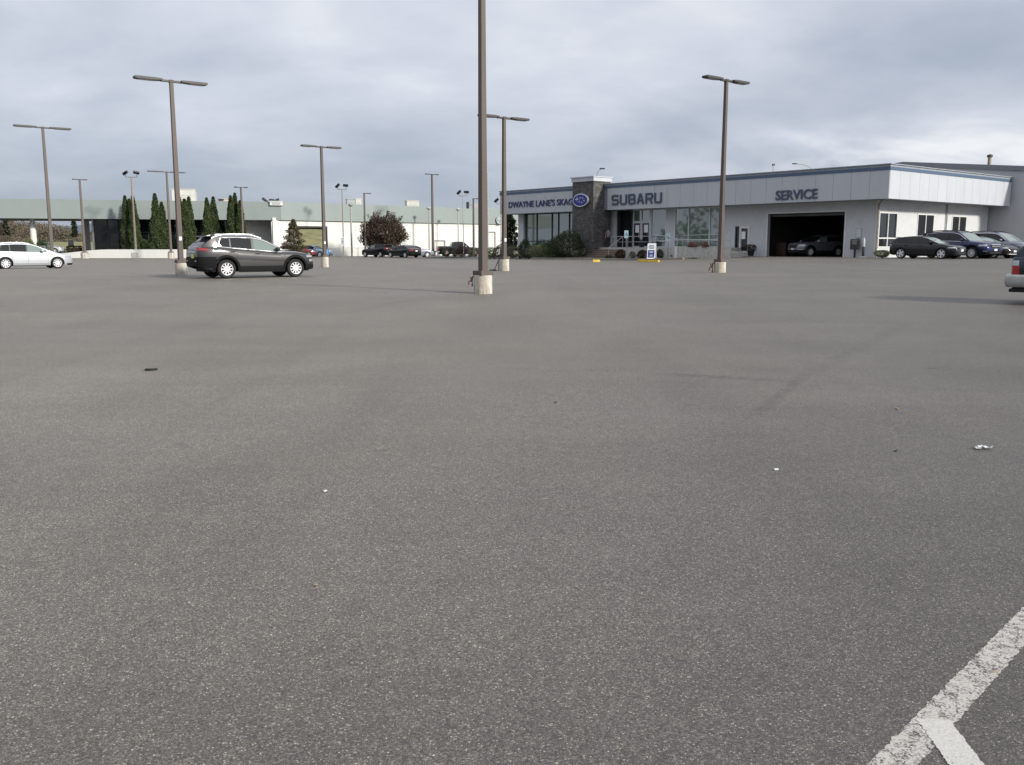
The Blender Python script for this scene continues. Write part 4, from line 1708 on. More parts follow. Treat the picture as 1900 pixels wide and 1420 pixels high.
# --- rusty young conifer and the dark evergreen by the dealership
def conifer(label, px, pt, pb, wpx, Y, m, n, s, zb, name="conifer", p=0.85, seed=3, lean=0.0):
    b = at(px, pb, Y)
    H = at(px, pt, Y).z - zb
    Rb = wpx * Y / 1700 / 2
    o = thing(name, label, "tree", (b.x, Y, zb))
    rg = random.Random(seed)
    mb = MB()
    for k in range(n):
        t = rg.random() ** 1.15
        a = rg.uniform(0, 6.283)
        tier = 0.80 + 0.28 * math.sin(t * 34 + a * 1.0) + 0.10 * math.sin(a * 6 + t * 10)
        r = Rb * (1 - t) ** p * tier * (0.35 + 0.65 * rg.random() ** 0.5) + 0.03
        leaf(mb, Vector((r * math.cos(a) + lean * t, r * math.sin(a), 0.12 * H + H * 0.88 * t - r * 0.12)), s * rg.uniform(0.6, 1.3), rg, 0.0, 0.5)
    mb.build("crown", M[m], o, fixn=False)
    t_ = MB()
    t_.tube([(0, 0, -0.1), (lean * 0.5, 0, H * 0.5), (lean, 0, H * 0.97)], [0.11, 0.07, 0.02], 7)
    t_.build("trunk", M["bark"], o, smooth=60)
    return o


conifer("young rusty brown conifer beside the drive-through opening", 546, 408, 473, 56, 106, "leaf_rust", 7000, 0.17, 0.22, p=0.68)
pd = at(952, 462, 96)
o = conifer("dark leaning evergreen at the left end of the dealership front", 950, 394, 464, 36, 99, "leaf_dark", 6000, 0.18, 0.6, name="evergreen_tree", p=0.38, seed=9, lean=-0.3)
conifer("pointed dark conifer far behind the left end of the canopy", 12, 399, 440, 16, 176, "leaf_dark", 900, 0.5, 1.2, p=0.9, seed=14)
conifer("far dark conifer standing above the brown woodland on the left", 138.5, 398, 440, 13, 172, "leaf_dark", 900, 0.5, 1.2, p=0.9, seed=12)

# --- shrubs on the terrace and the lawn
TZ = 1.12
shrub("round green shrub between the first two cypress clumps", 272, 443, 464, 22, 105.6, "leaf_green", 600, 0.16, zb=TZ)
shrub("low dark shrub just left of the second cypress clump", 284, 449, 464, 14, 105.0, "leaf_green", 380, 0.15, zb=TZ)
shrub("dark green shrub between second and third cypress clumps beside a lamp post", 324, 442, 464, 18, 106.6, "leaf_green", 500, 0.16, zb=TZ)
shrub("small green shrub against the dark glazing behind the tall lamp post", 371, 449, 464, 18, 107, "leaf_green", 450, 0.15, zb=TZ)
shrub("dark low hedge bush by the white wall right of the fourth cypress clump", 416, 446, 464, 22, 107, "leaf_green", 500, 0.15, zb=TZ)
shrub("yellow green rounded shrub at the foot of the white canopy column", 55, 439, 461, 24, 103.4, "leaf_light", 700, 0.16, zb=0.62)
shrub("dark spreading shrub right of the white canopy column", 79, 442, 461, 26, 103.8, "leaf_green", 700, 0.16, zb=0.62)
shrub("olive bush behind the roof of the silver car at the left edge", 12, 434, 461, 34, 106, "leaf_wood", 800, 0.2, zb=0.62)
o = thing("clipped_hedge", "dark clipped box hedge in front of the small blue sign on the lawn", "hedge", (at(138, 460, 112).x, 112, 0.62), 0.1)
hm = MB()
rg = random.Random(8)
for k in range(1100):
    p = Vector((rg.uniform(-0.78, 0.78), rg.uniform(-0.5, 0.5), rg.uniform(0.02, 0.85)))
    ax = rg.randrange(3)
    p[ax] = (0.78, 0.5, 0.85)[ax] * (1 if rg.random() < 0.5 or ax == 2 else -1)
    leaf(hm, p, rg.uniform(0.08, 0.18), rg, 0.2)
hm.build("crown", M["leaf_dark"], o, fixn=False)
sm = MB()
sm.box(-0.66, 0.66, -0.38, 0.38, 0, 0.72)
sm.build("inner_branches", M["bark"], o)

# --- autumn woodland far left, and woods all round the site (seen in the windows)
def woods(name, spots, m, s):
    mb = MB()
    rg = random.Random(21)
    for (x, y, z, r, h, n) in spots:
        for k in range(n):
            d = Vector((rg.gauss(0, 1), rg.gauss(0, 1), rg.gauss(0, 1))).normalized()
            q = 0.5 + 0.5 * rg.random() ** 0.5
            leaf(mb, Vector((x + d.x * r * q, y + d.y * r * q, z + h * 0.5 + d.z * h * 0.5 * q)), s * rg.uniform(0.6, 1.4), rg, 0.2, 0.7)
    o = mb.build(name, M[m], fixn=False)
    tag(o, kind="stuff")
    return o


sp_ = []
rg = random.Random(33)
for k in range(44):
    px = rg.uniform(-40, 182)
    Y = rg.uniform(176, 215)
    b = at(px, 452, Y)
    top = 409 + 8 * ss(40, 110, px) + 18 * ss(95, 150, px) + rg.uniform(-9, 14)
    h = at(px, top, Y).z - 1.2
    sp_.append((b.x, Y, 1.2, 1.6 + h * 0.30, h, 1100))
for k in range(30):
    px = rg.uniform(-40, 185)
    b = at(px, 452, 170)
    sp_.append((b.x, rg.uniform(166, 174), 1.6, 1.6, rg.uniform(0.8, 1.6), 300))
tag(woods("woodland", sp_, "leaf_wood", 0.30), "brown and olive autumn woodland beyond the canopy on the left", "woodland")
sp_ = []
for k in range(70):
    a = R(150 + 240 * k / 69.0) + rg.uniform(-0.02, 0.02)
    d = rg.uniform(130, 170)
    sp_.append((d * math.cos(a), d * math.sin(a), -0.2, rg.uniform(4, 7), rg.uniform(6, 15), 420))
tag(woods("far_woods", sp_, "leaf_green", 0.9), "ring of woods behind the viewer reflected in the windows", "woodland")

# ------------------------------------------------------------------ planting in front of the dealership
def dz_at(x, y):
    p = DM @ Vector((x, y, 0))
    return hz(p.x, p.y) - DC.z


kx = -3.9
ky0, ky1 = yF(1268, kx), yF(985, kx)
ys = frange(ky0, ky1, 0.8)
mb = MB()
mb.grid([[(x, y, dz_at(kx, y) + 0.13 + 0.35 * ss(kx, -0.6, x) * ss(ky0 + 9, ky0 + 14, y)) for x in (kx + 0.16, -3, -2, -1, 0.0, 1.7)] for y in ys])
mb.grid([[(x, ys[0] - d_, dz_at(kx, ys[0]) + z_) for x in (kx + 0.16, -1.5, 1.7)] for d_, z_ in ((0.0, 0.13), (0.02, -0.4))])
o = mb.build("planting_bed", M["mulch"], smooth=60, fixn=False)
o.location, o.rotation_euler = DC, (0, 0, TH)
tag(o, kind="structure")
mb = MB()
rows = [[(kx, y, dz_at(kx, y) - 0.3), (kx, y, dz_at(kx, y) + 0.14), (kx + 0.16, y, dz_at(kx, y) + 0.15), (kx + 0.16, y, dz_at(kx, y) - 0.3)] for y in ys]
bb, nn = mb.grid(rows, True)
mb.face(range(bb, bb + 4))
mb.face(range(bb + (len(ys) - 1) * 4, bb + len(ys) * 4))
o = mb.build("kerb", M["kerb"])
o.location, o.rotation_euler = DC, (0, 0, TH)
tag(o, kind="structure")
# second bed and light path further left, and the island by the pickup
def ground_patch(name, pix, m, dz, n=10):
    """a patch of the ground between two rows of surveyed points (near edge, far edge)"""
    mb = MB()
    rows = []
    for (a, dep) in pix:
        p = gp(*a)
        q = p + Vector((p.x, p.y, 0)).normalized() * dep
        row = []
        for k in range(n + 1):
            v = p.lerp(q, k / n)
            row.append((v.x, v.y, hz(v.x, v.y) + dz))
        rows.append(row)
    mb.grid(rows)
    o = mb.build(name, m, smooth=60, fixn=False)
    tag(o, kind="structure")
    return o


ground_patch("footpath", [((905, 478.8), 3.5), ((960, 477.2), 3.5), ((1000, 476), 3.5)], M["path"], 0.012)
ground_patch("planting_bed", [((896, 477.2), 9), ((925, 476.2), 9), ((965, 474.8), 9), ((985, 474), 8)], M["mulch"], 0.05)
ground_patch("planting_island", [((787, 478.9), 3), ((815, 479.2), 5.5), ((848, 478.6), 6), ((885, 476.5), 4)], M["mulch"], 0.09)

SB = [  # label, px, top, base, width, depth, material, leaves, leaf size
    ("low grey green shrub nearest the lamp posts on the left bed", 910, 462, 476, 18, 86, "leaf_green", 350, 0.13),
    ("small dark tuft at the edge of the left bed", 918, 469, 476, 9, 84, "leaf_dark", 160, 0.11),
    ("grey green feathery bush left of the lamp post with the cable", 926, 452, 473, 22, 90, "leaf_grey", 600, 0.15),
    ("tan dry ornamental grass bush right of the lamp post with the cable", 952, 453, 471, 26, 90, "leaf_tan", 700, 0.15),
    ("brownish bush at the foot of the dark leaning evergreen", 946, 450, 466, 20, 94, "leaf_rust", 450, 0.14),
    ("dark low bush at the far left of the bed against the white building", 912, 456, 464, 26, 98, "leaf_dark", 350, 0.15),
    ("green upright bush below the left showroom windows", 973, 441, 470, 28, 90, "leaf_green", 800, 0.16),
    ("dark rounded bush under the left showroom windows", 1004, 434, 461, 32, 91, "leaf_dark", 1000, 0.16),
    ("large dark green spreading shrub against the stone tower", 1054, 429, 478, 66, 80.2, "leaf_dark", 4200, 0.17),
    ("light green mounded shrub at the kerb, left one in front", 1001, 454, 478, 34, 82.4, "leaf_light", 1000, 0.13),
    ("mid green shrub at the kerb between the light mound and tan shrub", 1024, 456, 478, 34, 81.2, "leaf_green", 800, 0.13),
    ("pale feathery shrub at the kerb beside the dark spreading shrub", 1040, 457, 478, 20, 80.5, "leaf_grey", 550, 0.13),
    ("grey green bush behind the light green mound", 988, 456, 475, 26, 87, "leaf_grey", 600, 0.14),
    ("tiny dark cushion plant at the left end of the kerb", 965, 472, 478, 9, 84, "leaf_dark", 160, 0.1),
    ("dark bush filling the gap between the rounded and the spreading shrub", 1027, 440, 466, 30, 84.6, "leaf_dark", 900, 0.15),
    ("dark green bush in the middle of the second row of the bed", 1012, 450, 472, 32, 84.2, "leaf_green", 900, 0.14),
    ("grey feathery bush at the near end of the left bed by the path", 938, 459, 475, 20, 86.5, "leaf_grey", 500, 0.13),
    ("small dark cushion plants at the kerb below the light green mound", 981, 472, 478, 14, 84, "leaf_dark", 220, 0.1),
    ("bright green low plant at the foot of the steps", 1128, 474, 481.5, 15, 77.0, "leaf_green", 300, 0.1),
    ("round maroon shrub right of the steps below the parking sign", 1152, 462.5, 480, 21, 76.4, "leaf_maroon", 900, 0.10),
    ("round maroon shrub behind the sandwich board", 1192, 462, 480, 26, 75.6, "leaf_maroon", 1000, 0.10),
    ("pale green leafy plant between the two maroon shrubs", 1174, 465, 480, 13, 76.0, "leaf_grey", 350, 0.10),
    ("green shrub right of the sandwich board below the second parking sign", 1225, 462, 479, 18, 75.0, "leaf_green", 700, 0.11),
    ("small low maroon plant near the white ramp post", 1249, 472, 479.5, 10, 74.2, "leaf_maroon", 250, 0.09),
    ("rust red shrub on the island in front of the black pickup's bed", 829, 460, 477.3, 15, 104, "leaf_rust", 480, 0.12),
    ("grey green shrub on the island in front of the black pickup", 844, 463, 477.2, 13, 104, "leaf_grey", 400, 0.12),
    ("dark maroon shrub on the island hiding the pickup's door", 857, 455, 477.0, 20, 104, "leaf_maroon", 700, 0.13),
    ("low olive plant on the island beside the pickup's white nose", 872, 462, 476.4, 14, 106, "leaf_grey", 300, 0.12),
    ("tan grass clump at the tip of the island beside the near lamp post", 883, 458, 476.0, 12, 106, "leaf_tan", 300, 0.13),
    ("clipped bush under the tall corner window behind the black hatchback", 1637, 463, 479, 32, 60.0, "leaf_light", 900, 0.09),
    ("green hanging foliage at the right of the left showroom windows", 1022, 452, 468, 22, 87.5, "leaf_green", 500, 0.14),
]
for (lb, px, pt, pb, w, Y, m, n, s) in SB:
    shrub(lb, px, pt, pb, w, Y, m, n, s, group="shrubs planted around the dealership front")

# ------------------------------------------------------------------ lamp posts
DIRA = R(90 - 52)     # arms of all lot lamps point this way from +X


def lamp(label, base, ztop, arm, pole=0.075, ped=(0.25, 0.52), heads=(-1, 1), rz=DIRA, group="twin headed brown lamp posts on the lot", tag_z=None, thin=1.0, lean=0.0):
    """bronze post on a concrete pedestal with flat lamp heads"""
    o = thing("street_lamp", label, "lamp post", base, rz, group)
    H = ztop - base.z
    z0 = 0.0
    if ped:
        p = MB()
        p.lathe([(ped[0], -0.3), (ped[0], ped[1] - 0.015), (ped[0] - 0.015, ped[1])], 28)
        p.build("pedestal", M["concrete"], o, smooth=40)
        z0 = ped[1]
        p = MB()
        w = pole * 2.35
        p.box(-w, w, -w, w, z0 + 0.001, z0 + 0.125)
        p.build("base_cover", M["bronze"], o, bevel=0.006)
    q = MB()
    a, b = pole * 1.12, pole * 0.82
    rows = [[(sx_ * a, sy_ * a, z0 + 0.12) for sx_, sy_ in ((-1, -1), (1, -1), (1, 1), (-1, 1))],
            [(sx_ * b + lean, sy_ * b, H) for sx_, sy_ in ((-1, -1), (1, -1), (1, 1), (-1, 1))]]
    bb, _ = q.grid(rows, True)
    q.face(range(bb + 4, bb + 8))
    q.build("pole", M["bronze"], o, bevel=0.008)
    if tag_z:
        q = MB()
        q.box(-0.05, 0.055, -a - 0.006, -a + 0.01, tag_z, tag_z + 0.15)
        q.build("number_tag", M["sign_white"], o)
    q = MB()
    q.box(lean - b * 1.25, lean + b * 1.25, -b * 1.25, b * 1.25, H - 0.06, H + 0.05)
    for s_ in heads:
        q.box(*sorted((lean + s_ * b * 1.2, lean + s_ * (b + 0.34))), -0.055, 0.055, H - 0.05, H + 0.035)
    q.build("arm", M["bronze_dark"], o, bevel=0.01)
    for s_ in heads:
        hd = MB()
        x0, x1 = b + 0.30, arm
        up = 0.05
        prof = [(x0, -0.03), (x0 + 0.30, -0.05), (x1 - 0.05, -0.05), (x1, -0.03), (x1, 0.04), (x1 - 0.03, 0.055), (x0 + 0.28, 0.055), (x0, 0.04)]
        hw = 0.17 * thin
        mx = Matrix.Translation((lean, 0, H + 0.012)) @ Matrix(((s_, 0, 0, 0), (0, 0, 1, 0), (0, 1, 0, 0), (0, 0, 0, 1))) 
        hd.prism(prof, -hw, hw, mx)
        ho = hd.build("lamp_head", M["bronze_dark"], o, bevel=0.012)
        ln = MB()
        xa, xb = sorted((lean + s_ * (x0 + 0.36), lean + s_ * (x1 - 0.12)))
        ln.box(xa, xb, -hw * 0.75, hw * 0.75, H - 0.052, H - 0.036)
        ln.build("lens", M["lens"], ho)
    return o


def tz(px, py, Y):
    return at(px, py, Y).z


b = gp(896.5, 545)
LA = lamp("nearest brown lamp post, its head above the picture, on a stained concrete pedestal", b, b.z + 8.3, 1.45, 0.088, (0.255, 0.505))
b = gp(337, 511)
lamp("tall brown twin headed lamp post directly behind the dark grey SUV", b, tz(320.5, 151, b.y), 1.43, 0.085, (0.25, 0.50), tag_z=1.42)
b = gp(598 + 5, 496)
lamp("brown twin headed lamp post right of the dark grey SUV by the drive-through opening", b, tz(594, 273, b.y), 1.37, 0.088, (0.25, 0.66), tag_z=1.5)
b = gp(935.5, 503)
LB = lamp("brown twin headed lamp post with a black cable at its pedestal, left of the tower", b, tz(935.5, 219, b.y), 1.43, 0.085, (0.24, 0.56), tag_z=1.4)
b = gp(1335.5, 506)
LR = lamp("brown twin headed lamp post in front of the showroom windows near the service sign", b, tz(1348.5, 149.5, b.y), 1.43, 0.085, (0.26, 0.47), lean=0.0)
b = at(97.5, 480, 58)
b.z = hz(b.x, b.y)
lamp("tall brown twin headed lamp post rising behind the silver car", b, tz(80.5, 237, 58), 1.62, 0.088, (0.25, 0.5))
b = gp(318, 480)
lamp("brown twin headed lamp post beside the second cypress clump", b, tz(311, 319.5, b.y), 1.95, 0.10, (0.35, 0.62))
b = gp(158, 480)
lamp("short brown lamp post at the low left end of the white retaining wall", b, tz(151, 333.5, b.y), 0.72, 0.11, (0.42, 0.62))
b = at(452, 464, 103.2)
b.z = 1.12
lamp("brown lamp post standing against the tallest cypress clump behind the SUV", b, tz(450, 348, b.y), 0.62, 0.10, None)
b = gp(803.5, 476)
lamp("brown twin headed lamp post on a square pedestal beside the pickup", b, tz(801.7, 324, b.y), 0.98, 0.115, (0.34, 0.60))
b = gp(688, 476.5)
b.y -= 4
lamp("slim brown lamp post with one arm in front of the purple leaf tree", b, tz(683, 359, b.y), 0.85, 0.09, None, heads=(1,), group="single arm brown lamp posts")
b = at(879, 470, 108)
b.z = hz(b.x, b.y)
lamp("slim brown lamp post with one arm behind the black pickup's nose", b, tz(877.5, 369, 108), 0.85, 0.09, None, heads=(1,), group="single arm brown lamp posts")


def flood_pole(label, base, ztop, r=0.06, ped=None, pm="pole_tan", tilt=(0.5, 0.9), w=0.75, rz=0.0):
    o = thing("floodlight_pole", label, "floodlight", base, rz, "poles with two floodlights")
    H = ztop - base.z
    z0 = 0
    if ped:
        p = MB()
        p.box(-ped[0], ped[0], -ped[0], ped[0], -0.3, ped[1])
        p.build("pedestal", M["concrete_pale"], o, bevel=0.03)
        z0 = ped[1]
    q = MB()
    q.tube([(0, 0, z0), (0, 0, H)], [r * 1.2, r * 0.8], 10)
    q.build("pole", M[pm], o, smooth=40)
    q = MB()
    q.tube([(-w, 0, H - 0.05), (w, 0, H - 0.05)], 0.04, 8)
    q.build("crossbar", M[pm], o, smooth=40)
    for s_, ti in ((-1, tilt[0]), (1, tilt[1])):
        h = MB()
        mx = Matrix.Translation((s_ * w, 0, H + 0.42)) @ Matrix.Rotation(s_ * R(14), 4, "Z") @ Matrix.Rotation(-ti if s_ < 0 else ti * 0.2, 4, "Y") @ Matrix.Rotation(ti * (0.5 if s_ < 0 else 1), 4, "X")
        h.box(-0.36, 0.26, -0.10, 0.09, -0.15, 0.15, mx)
        for k in range(5):
            h.box(-0.34 + 0.14 * k, -0.31 + 0.14 * k, 0.09, 0.16, -0.13, 0.13, mx)
        ho = h.build("floodlight_head", M["flood"], o, bevel=0.02)
        br = MB()
        br.tube([(s_ * w, 0, H - 0.04), (s_ * w, 0.02, H + 0.36)], 0.035, 6)
        br.build("bracket", M["flood"], ho)
        g = MB()
        g.box(-0.33, 0.23, -0.112, -0.101, -0.13, 0.13, mx)
        g.build("lens", M["pane_dark"], ho)
    return o


b = gp(253, 479)
flood_pole("tan pole with two floodlights in front of the first cypress clump", b, tz(244.5, 328, b.y), 0.11, (0.34, 0.62), w=0.62)
b = gp(638, 477)
FP = flood_pole("tan pole with two floodlights and a small white notice below", b, tz(634, 351, b.y), 0.07, None, tilt=(0.7, 0.15), w=0.50)
b = at(860, 468, 116)
b.z = hz(b.x, b.y)
flood_pole("grey pole with two floodlights rising behind the black pickup cab", b, tz(858, 363, 116), 0.06, None, "galv", tilt=(0.7, 0.15), w=0.48)
b = at(929.5, 468, 112)
b.z = hz(b.x, b.y)
flood_pole("pole with two floodlights half hidden by the dealership's left end", b, tz(924.5, 378, 112), 0.06, None, "galv", tilt=(0.7, 0.15), w=0.5)
for px, py, Y, lb, ti in ((493, 376, 113.0, "low floodlight lying flat at the left of the white roof box", 1.1), (504, 375, 113.2, "square floodlight at the middle of the white roof box", 0.1), (514, 375, 113.4, "tilted floodlight at the right of the white roof box", -0.7)):
    p = at(px, py, Y)
    o = thing("roof_floodlight", lb, "floodlight", p, 0, "floodlights on the roof corner")
    h = MB()
    mx = Matrix.Translation((0, 0, 0.22)) @ Matrix.Rotation(ti * 0.6, 4, "Y")
    h.box(-0.28 - 0.2 * abs(ti), 0.28, -0.1, 0.12, -0.15, 0.15, mx)
    h.build("floodlight_head", M["flood"], o, bevel=0.03)
    h = MB()
    h.tube([(0, 0, -0.5), (0, 0, 0.15)], 0.035, 6)
    h.build("bracket", M["flood"], o)


def mast(label, px, pb, pt, Y, r, head=True):
    b = at(px, pb, Y)
    b.z = hz(b.x, b.y)
    o = thing("globe_lamp_post", label, "lamp post", b, 0, "slim grey posts by the white building")
    H = at(px, pt, Y).z - b.z
    q = MB()
    q.tube([(0, 0, 0), (0, 0, H)], [r, r * 0.8], 8)
    q.build("pole", M["galv"], o, smooth=40)
    q = MB()
    q.lathe([(0.05, H), (0.22, H + 0.10), (0.30, H + 0.22), (0.24, H + 0.34), (0.05, H + 0.42)], 12)
    q.build("lamp_head", M["unit_grey"], o, smooth=50)
    return o


mast("grey round headed post just right of the pole with the notice", 653, 476, 384, 112, 0.12)
mast("grey post with round head behind the brown post at the pickup", 796.5, 468, 390, 124, 0.10)
mast("grey post with round head above the black pickup cab", 850.5, 468, 392, 126, 0.09)

# traffic signal on its mast arm behind the nearest lamp post
b = at(905.5, 468, 118)
b.z = hz(b.x, b.y)
o = thing("traffic_signal", "dark traffic signal hanging from a thin mast arm behind the nearest lamp post", "traffic light", b)
H1, H2 = at(905, 322, 118).z - b.z, at(905, 381, 118).z - b.z
q = MB()
q.tube([(0, 0, 0), (0, 0, H1)], [0.10, 0.05], 8)
q.build("pole", M["galv"], o, smooth=40)
q = MB()
q.tube([(0, 0, H2), (-2.5, 0, H2 + 0.05)], [0.06, 0.04], 8)
q.build("mast_arm", M["galv"], o, smooth=40)
q = MB()
q.box(-2.75, -2.4, -0.2, 0.14, H2 - 0.42, H2 + 0.42)
q.build("signal_head", M["flood"], o, bevel=0.03)
q = MB()
for k in range(3):
    q.tube([(-2.575, -0.2, H2 - 0.27 + 0.27 * k), (-2.575, -0.32, H2 - 0.27 + 0.27 * k)], 0.1, 10)
q.build("visor", M["flood"], o)
q = MB()
q.box(-1.72, -1.28, -0.06, -0.02, H2 - 0.28, H2 + 0.2)
q.build("street_sign", M["unit_pink"], o)

# far curved street lights above the roofs
for px, pb, pt, arm, Y, lb in ((1107, 340, 313, 0.9, 130, "thin curved street light seen above the tower cap"), (1507, 330, 304, -3.1, 150, "thin curved street light with a head above the dealership roof")):
    b = at(px, pb, Y)
    b.z = 0.5
    o = thing("street_light", lb, "street light", b, 0, "thin curved street lights beyond the roof")
    H = at(px, pt, Y).z - b.z
    q = MB()
    n = 8
    pts = [(0, 0, 0), (0, 0, H - 1.2)] + [(arm * (1 - math.cos(k / n * 1.5)), 0, H - 1.2 + 1.2 * math.sin(k / n * 1.57)) for k in range(1, n + 1)]
    q.tube(pts, 0.07, 8)
    q.build("pole", M["galv"], o, smooth=60)
    q = MB()
    e_ = Vector(pts[-1])
    q.box(e_.x - 0.45, e_.x + 0.3, -0.15, 0.15, e_.z - 0.1, e_.z + 0.08)
    q.build("lamp_head", M["flood"], o, bevel=0.04)
b = at(1434, 330, 100)
b.z = 5.5
o = thing("roof_antenna", "thin antenna mast standing on the dealership roof above the service sign", "antenna", b)
q = MB()
q.tube([(0, 0, 0), (0, 0, at(1434, 306, 100).z - 5.5)], 0.05, 6)
q.build("mast", M["galv"], o)
q = MB()
e_ = at(1434, 306, 100).z - 5.5
q.box(-0.15, 0.15, -0.03, 0.03, e_ - 0.12, e_ + 0.1)
q.build("head", M["flood"], o)

# faucet standpipes and cable at the lamp pedestals
def standpipe(label, p, s=1.0, rz=0.0):
    o = thing("standpipe", label, "water tap", p, rz, "rusty taps on the lamp pedestals")
    q = MB()
    q.tube([(0, 0, 0), (0, 0, 0.30 * s), (0.10 * s, 0, 0.34 * s)], 0.028 * s, 8)
    q.tube([(0, 0, 0.17 * s), (-0.10 * s, -0.02, 0.17 * s), (-0.12 * s, -0.02, 0.06 * s)], 0.022 * s, 8)
    q.build("pipe", M["rust"], o, smooth=40)
    q = MB()
    q.lathe([(0.07 * s, 0), (0.075 * s, 0.012), (0.03 * s, 0.03)], 10, Matrix.Translation((-0.06 * s, 0, 0.24 * s)) @ Matrix.Rotation(R(70), 4, "Y"))
    q.build("handle", M["rust"], o, smooth=40)
    return o


pA = LA.location
standpipe("rusty red tap pipe on the left of the nearest lamp pedestal", Vector((pA.x - 0.30, pA.y - 0.02, pA.z + 0.20)), 0.85)
b = LR.location
standpipe("rusty tap pipe left of the lamp pedestal before the showroom", Vector((b.x - 0.34, b.y - 0.05, b.z)), 1.35)
b = LB.location + Vector((-0.34, -0.05, 0))
o = thing("power_cable", "black cable drooping from a box on the lamp pedestal to the asphalt", "cable", b)
q = MB()
q.tube([(0.14, 0.12, 0.50), (0.05, 0, 0.47), (0.0, -0.02, 0.36), (-0.05, -0.04, 0.24), (-0.12, -0.05, 0.08), (-0.24, -0.05, 0.03)], 0.020, 7)
q.tube([(0.05, 0, 0.47), (0.06, -0.02, 0.3), (0.055, -0.03, 0.02), (-0.1, -0.05, 0.02)], 0.018, 7)
q.build("cord", M["rubber"], o, smooth=60)
q = MB()
q.box(-0.38, -0.04, -0.12, 0.05, 0, 0.075)
q.build("plug_box", M["rubber"], o, bevel=0.02)
q = MB()
q.box(0.07, 0.24, -0.02, 0.12, 0.50, 0.585)
q.build("outlet_box", M["black"], o, bevel=0.01)

# ------------------------------------------------------------------ signs, bins, barriers
def parking_sign(label, px, pb, pt, Y):
    b = at(px, pb, Y)
    b.z = hz(b.x, b.y)
    o = thing("parking_sign", label, "sign", b, R(-14), "accessible parking signs")
    H = at(px, pt, Y).z - b.z
    q = MB()
    q.tube([(0, 0, -0.1), (0, 0, H - 0.02)], 0.035, 8)
    q.build("post", M["galv"], o, smooth=40)
    q = MB()
    q.box(-0.165, 0.165, -0.055, -0.04, H - 0.62, H)
    q.build("plate", M["sign_teal"], o, bevel=0.004)
    q = MB()
    mx = Matrix.Translation((0, -0.056, H - 0.33)) @ Matrix(((1, 0, 0, 0), (0, 0, -1, 0), (0, 1, 0, 0), (0, 0, 0, 1)))
    ring(q, 0.10, 0.10, 0.03, 0, 0.006, mx, 20)
    q.prism([(-0.035, 0.02), (-0.005, 0.02), (0.02, 0.16), (-0.01, 0.16)], 0, 0.008, mx)
    q.prism([(0.0, 0.02), (0.09, 0.02), (0.12, -0.09), (0.09, -0.09), (0.07, -0.02), (0.0, -0.02)], 0, 0.007, mx)
    q.prism(oval(0.032, 0.032, 12), 0, 0.008, mx @ Matrix.Translation((0.0, 0.20, 0)))
    q.build("wheelchair_symbol", M["sign_blue"], o)
    return o


parking_sign("pale accessible parking sign on a steel post right of the steps", 1161.5, 480, 428, 75.6)
parking_sign("pale accessible parking sign on a steel post against the stucco pier", 1239, 479, 433.5, 74.4)

b = gp(1209, 483.0)
o = thing("sandwich_board", "white and blue sandwich board on the yellow wheel stop", "sign", b, R(-22))
q = MB()
lean_ = 0.16
for s_ in (-1, 1):
    q.add([(-0.32, s_ * 0.26, 0.1), (0.32, s_ * 0.26, 0.1), (0.32, s_ * 0.06, 1.3), (-0.32, s_ * 0.06, 1.3), (-0.32, s_ * 0.26 + 0.03, 0.1), (0.32, s_ * 0.26 + 0.03, 0.1), (0.32, s_ * 0.06 + 0.03, 1.3), (-0.32, s_ * 0.06 + 0.03, 1.3)],
          [(0, 3, 2, 1), (4, 5, 6, 7), (0, 1, 5, 4), (1, 2, 6, 5), (2, 3, 7, 6), (3, 0, 4, 7)])
q.build("board", M["sign_white"], o)
def brd(z):  # front face y at height z
    return -0.26 + 0.2 * (z - 0.1) / 1.2 - 0.006
q = MB()
q.add([(-0.25, brd(0.2), 0.2), (0.25, brd(0.2), 0.2), (0.25, brd(0.78), 0.78), (-0.25, brd(0.78), 0.78), (-0.25, brd(0.2) + 0.005, 0.2), (0.25, brd(0.2) + 0.005, 0.2), (0.25, brd(0.78) + 0.005, 0.78), (-0.25, brd(0.78) + 0.005, 0.78)],
      [(0, 3, 2, 1), (4, 5, 6, 7), (0, 1, 5, 4), (1, 2, 6, 5), (2, 3, 7, 6), (3, 0, 4, 7)])
q.build("blue_panel", M["royal"], o)
q = MB()
tl = math.atan2(0.2, 1.2)
for zt_, wt in ((1.12, 0.19), (1.02, 0.22), (0.92, 0.2)):
    q.box(-wt, wt, brd(zt_) - 0.004, brd(zt_) + 0.006, zt_ - 0.025, zt_ + 0.03)
for zt_, wt in ((0.66, 0.17), (0.58, 0.14), (0.40, 0.12), (0.32, 0.17)):
    pass
q.build("heading_line", M["slate"], o)
q = MB()
for zt_, wt in ((0.66, 0.17), (0.58, 0.14), (0.40, 0.12), (0.32, 0.17)):
    q.box(-wt, wt, brd(zt_) - 0.004, brd(zt_) + 0.006, zt_ - 0.018, zt_ + 0.018)
q.build("text_line", M["sign_white"], o)
q = MB()
for x_ in (-0.26, 0.26):
    for s_ in (-1, 1):
        q.box(x_ - 0.05, x_ + 0.05, s_ * 0.27 - 0.05, s_ * 0.27 + 0.05, 0.0, 0.1)
q.build("foot", M["black"], o)


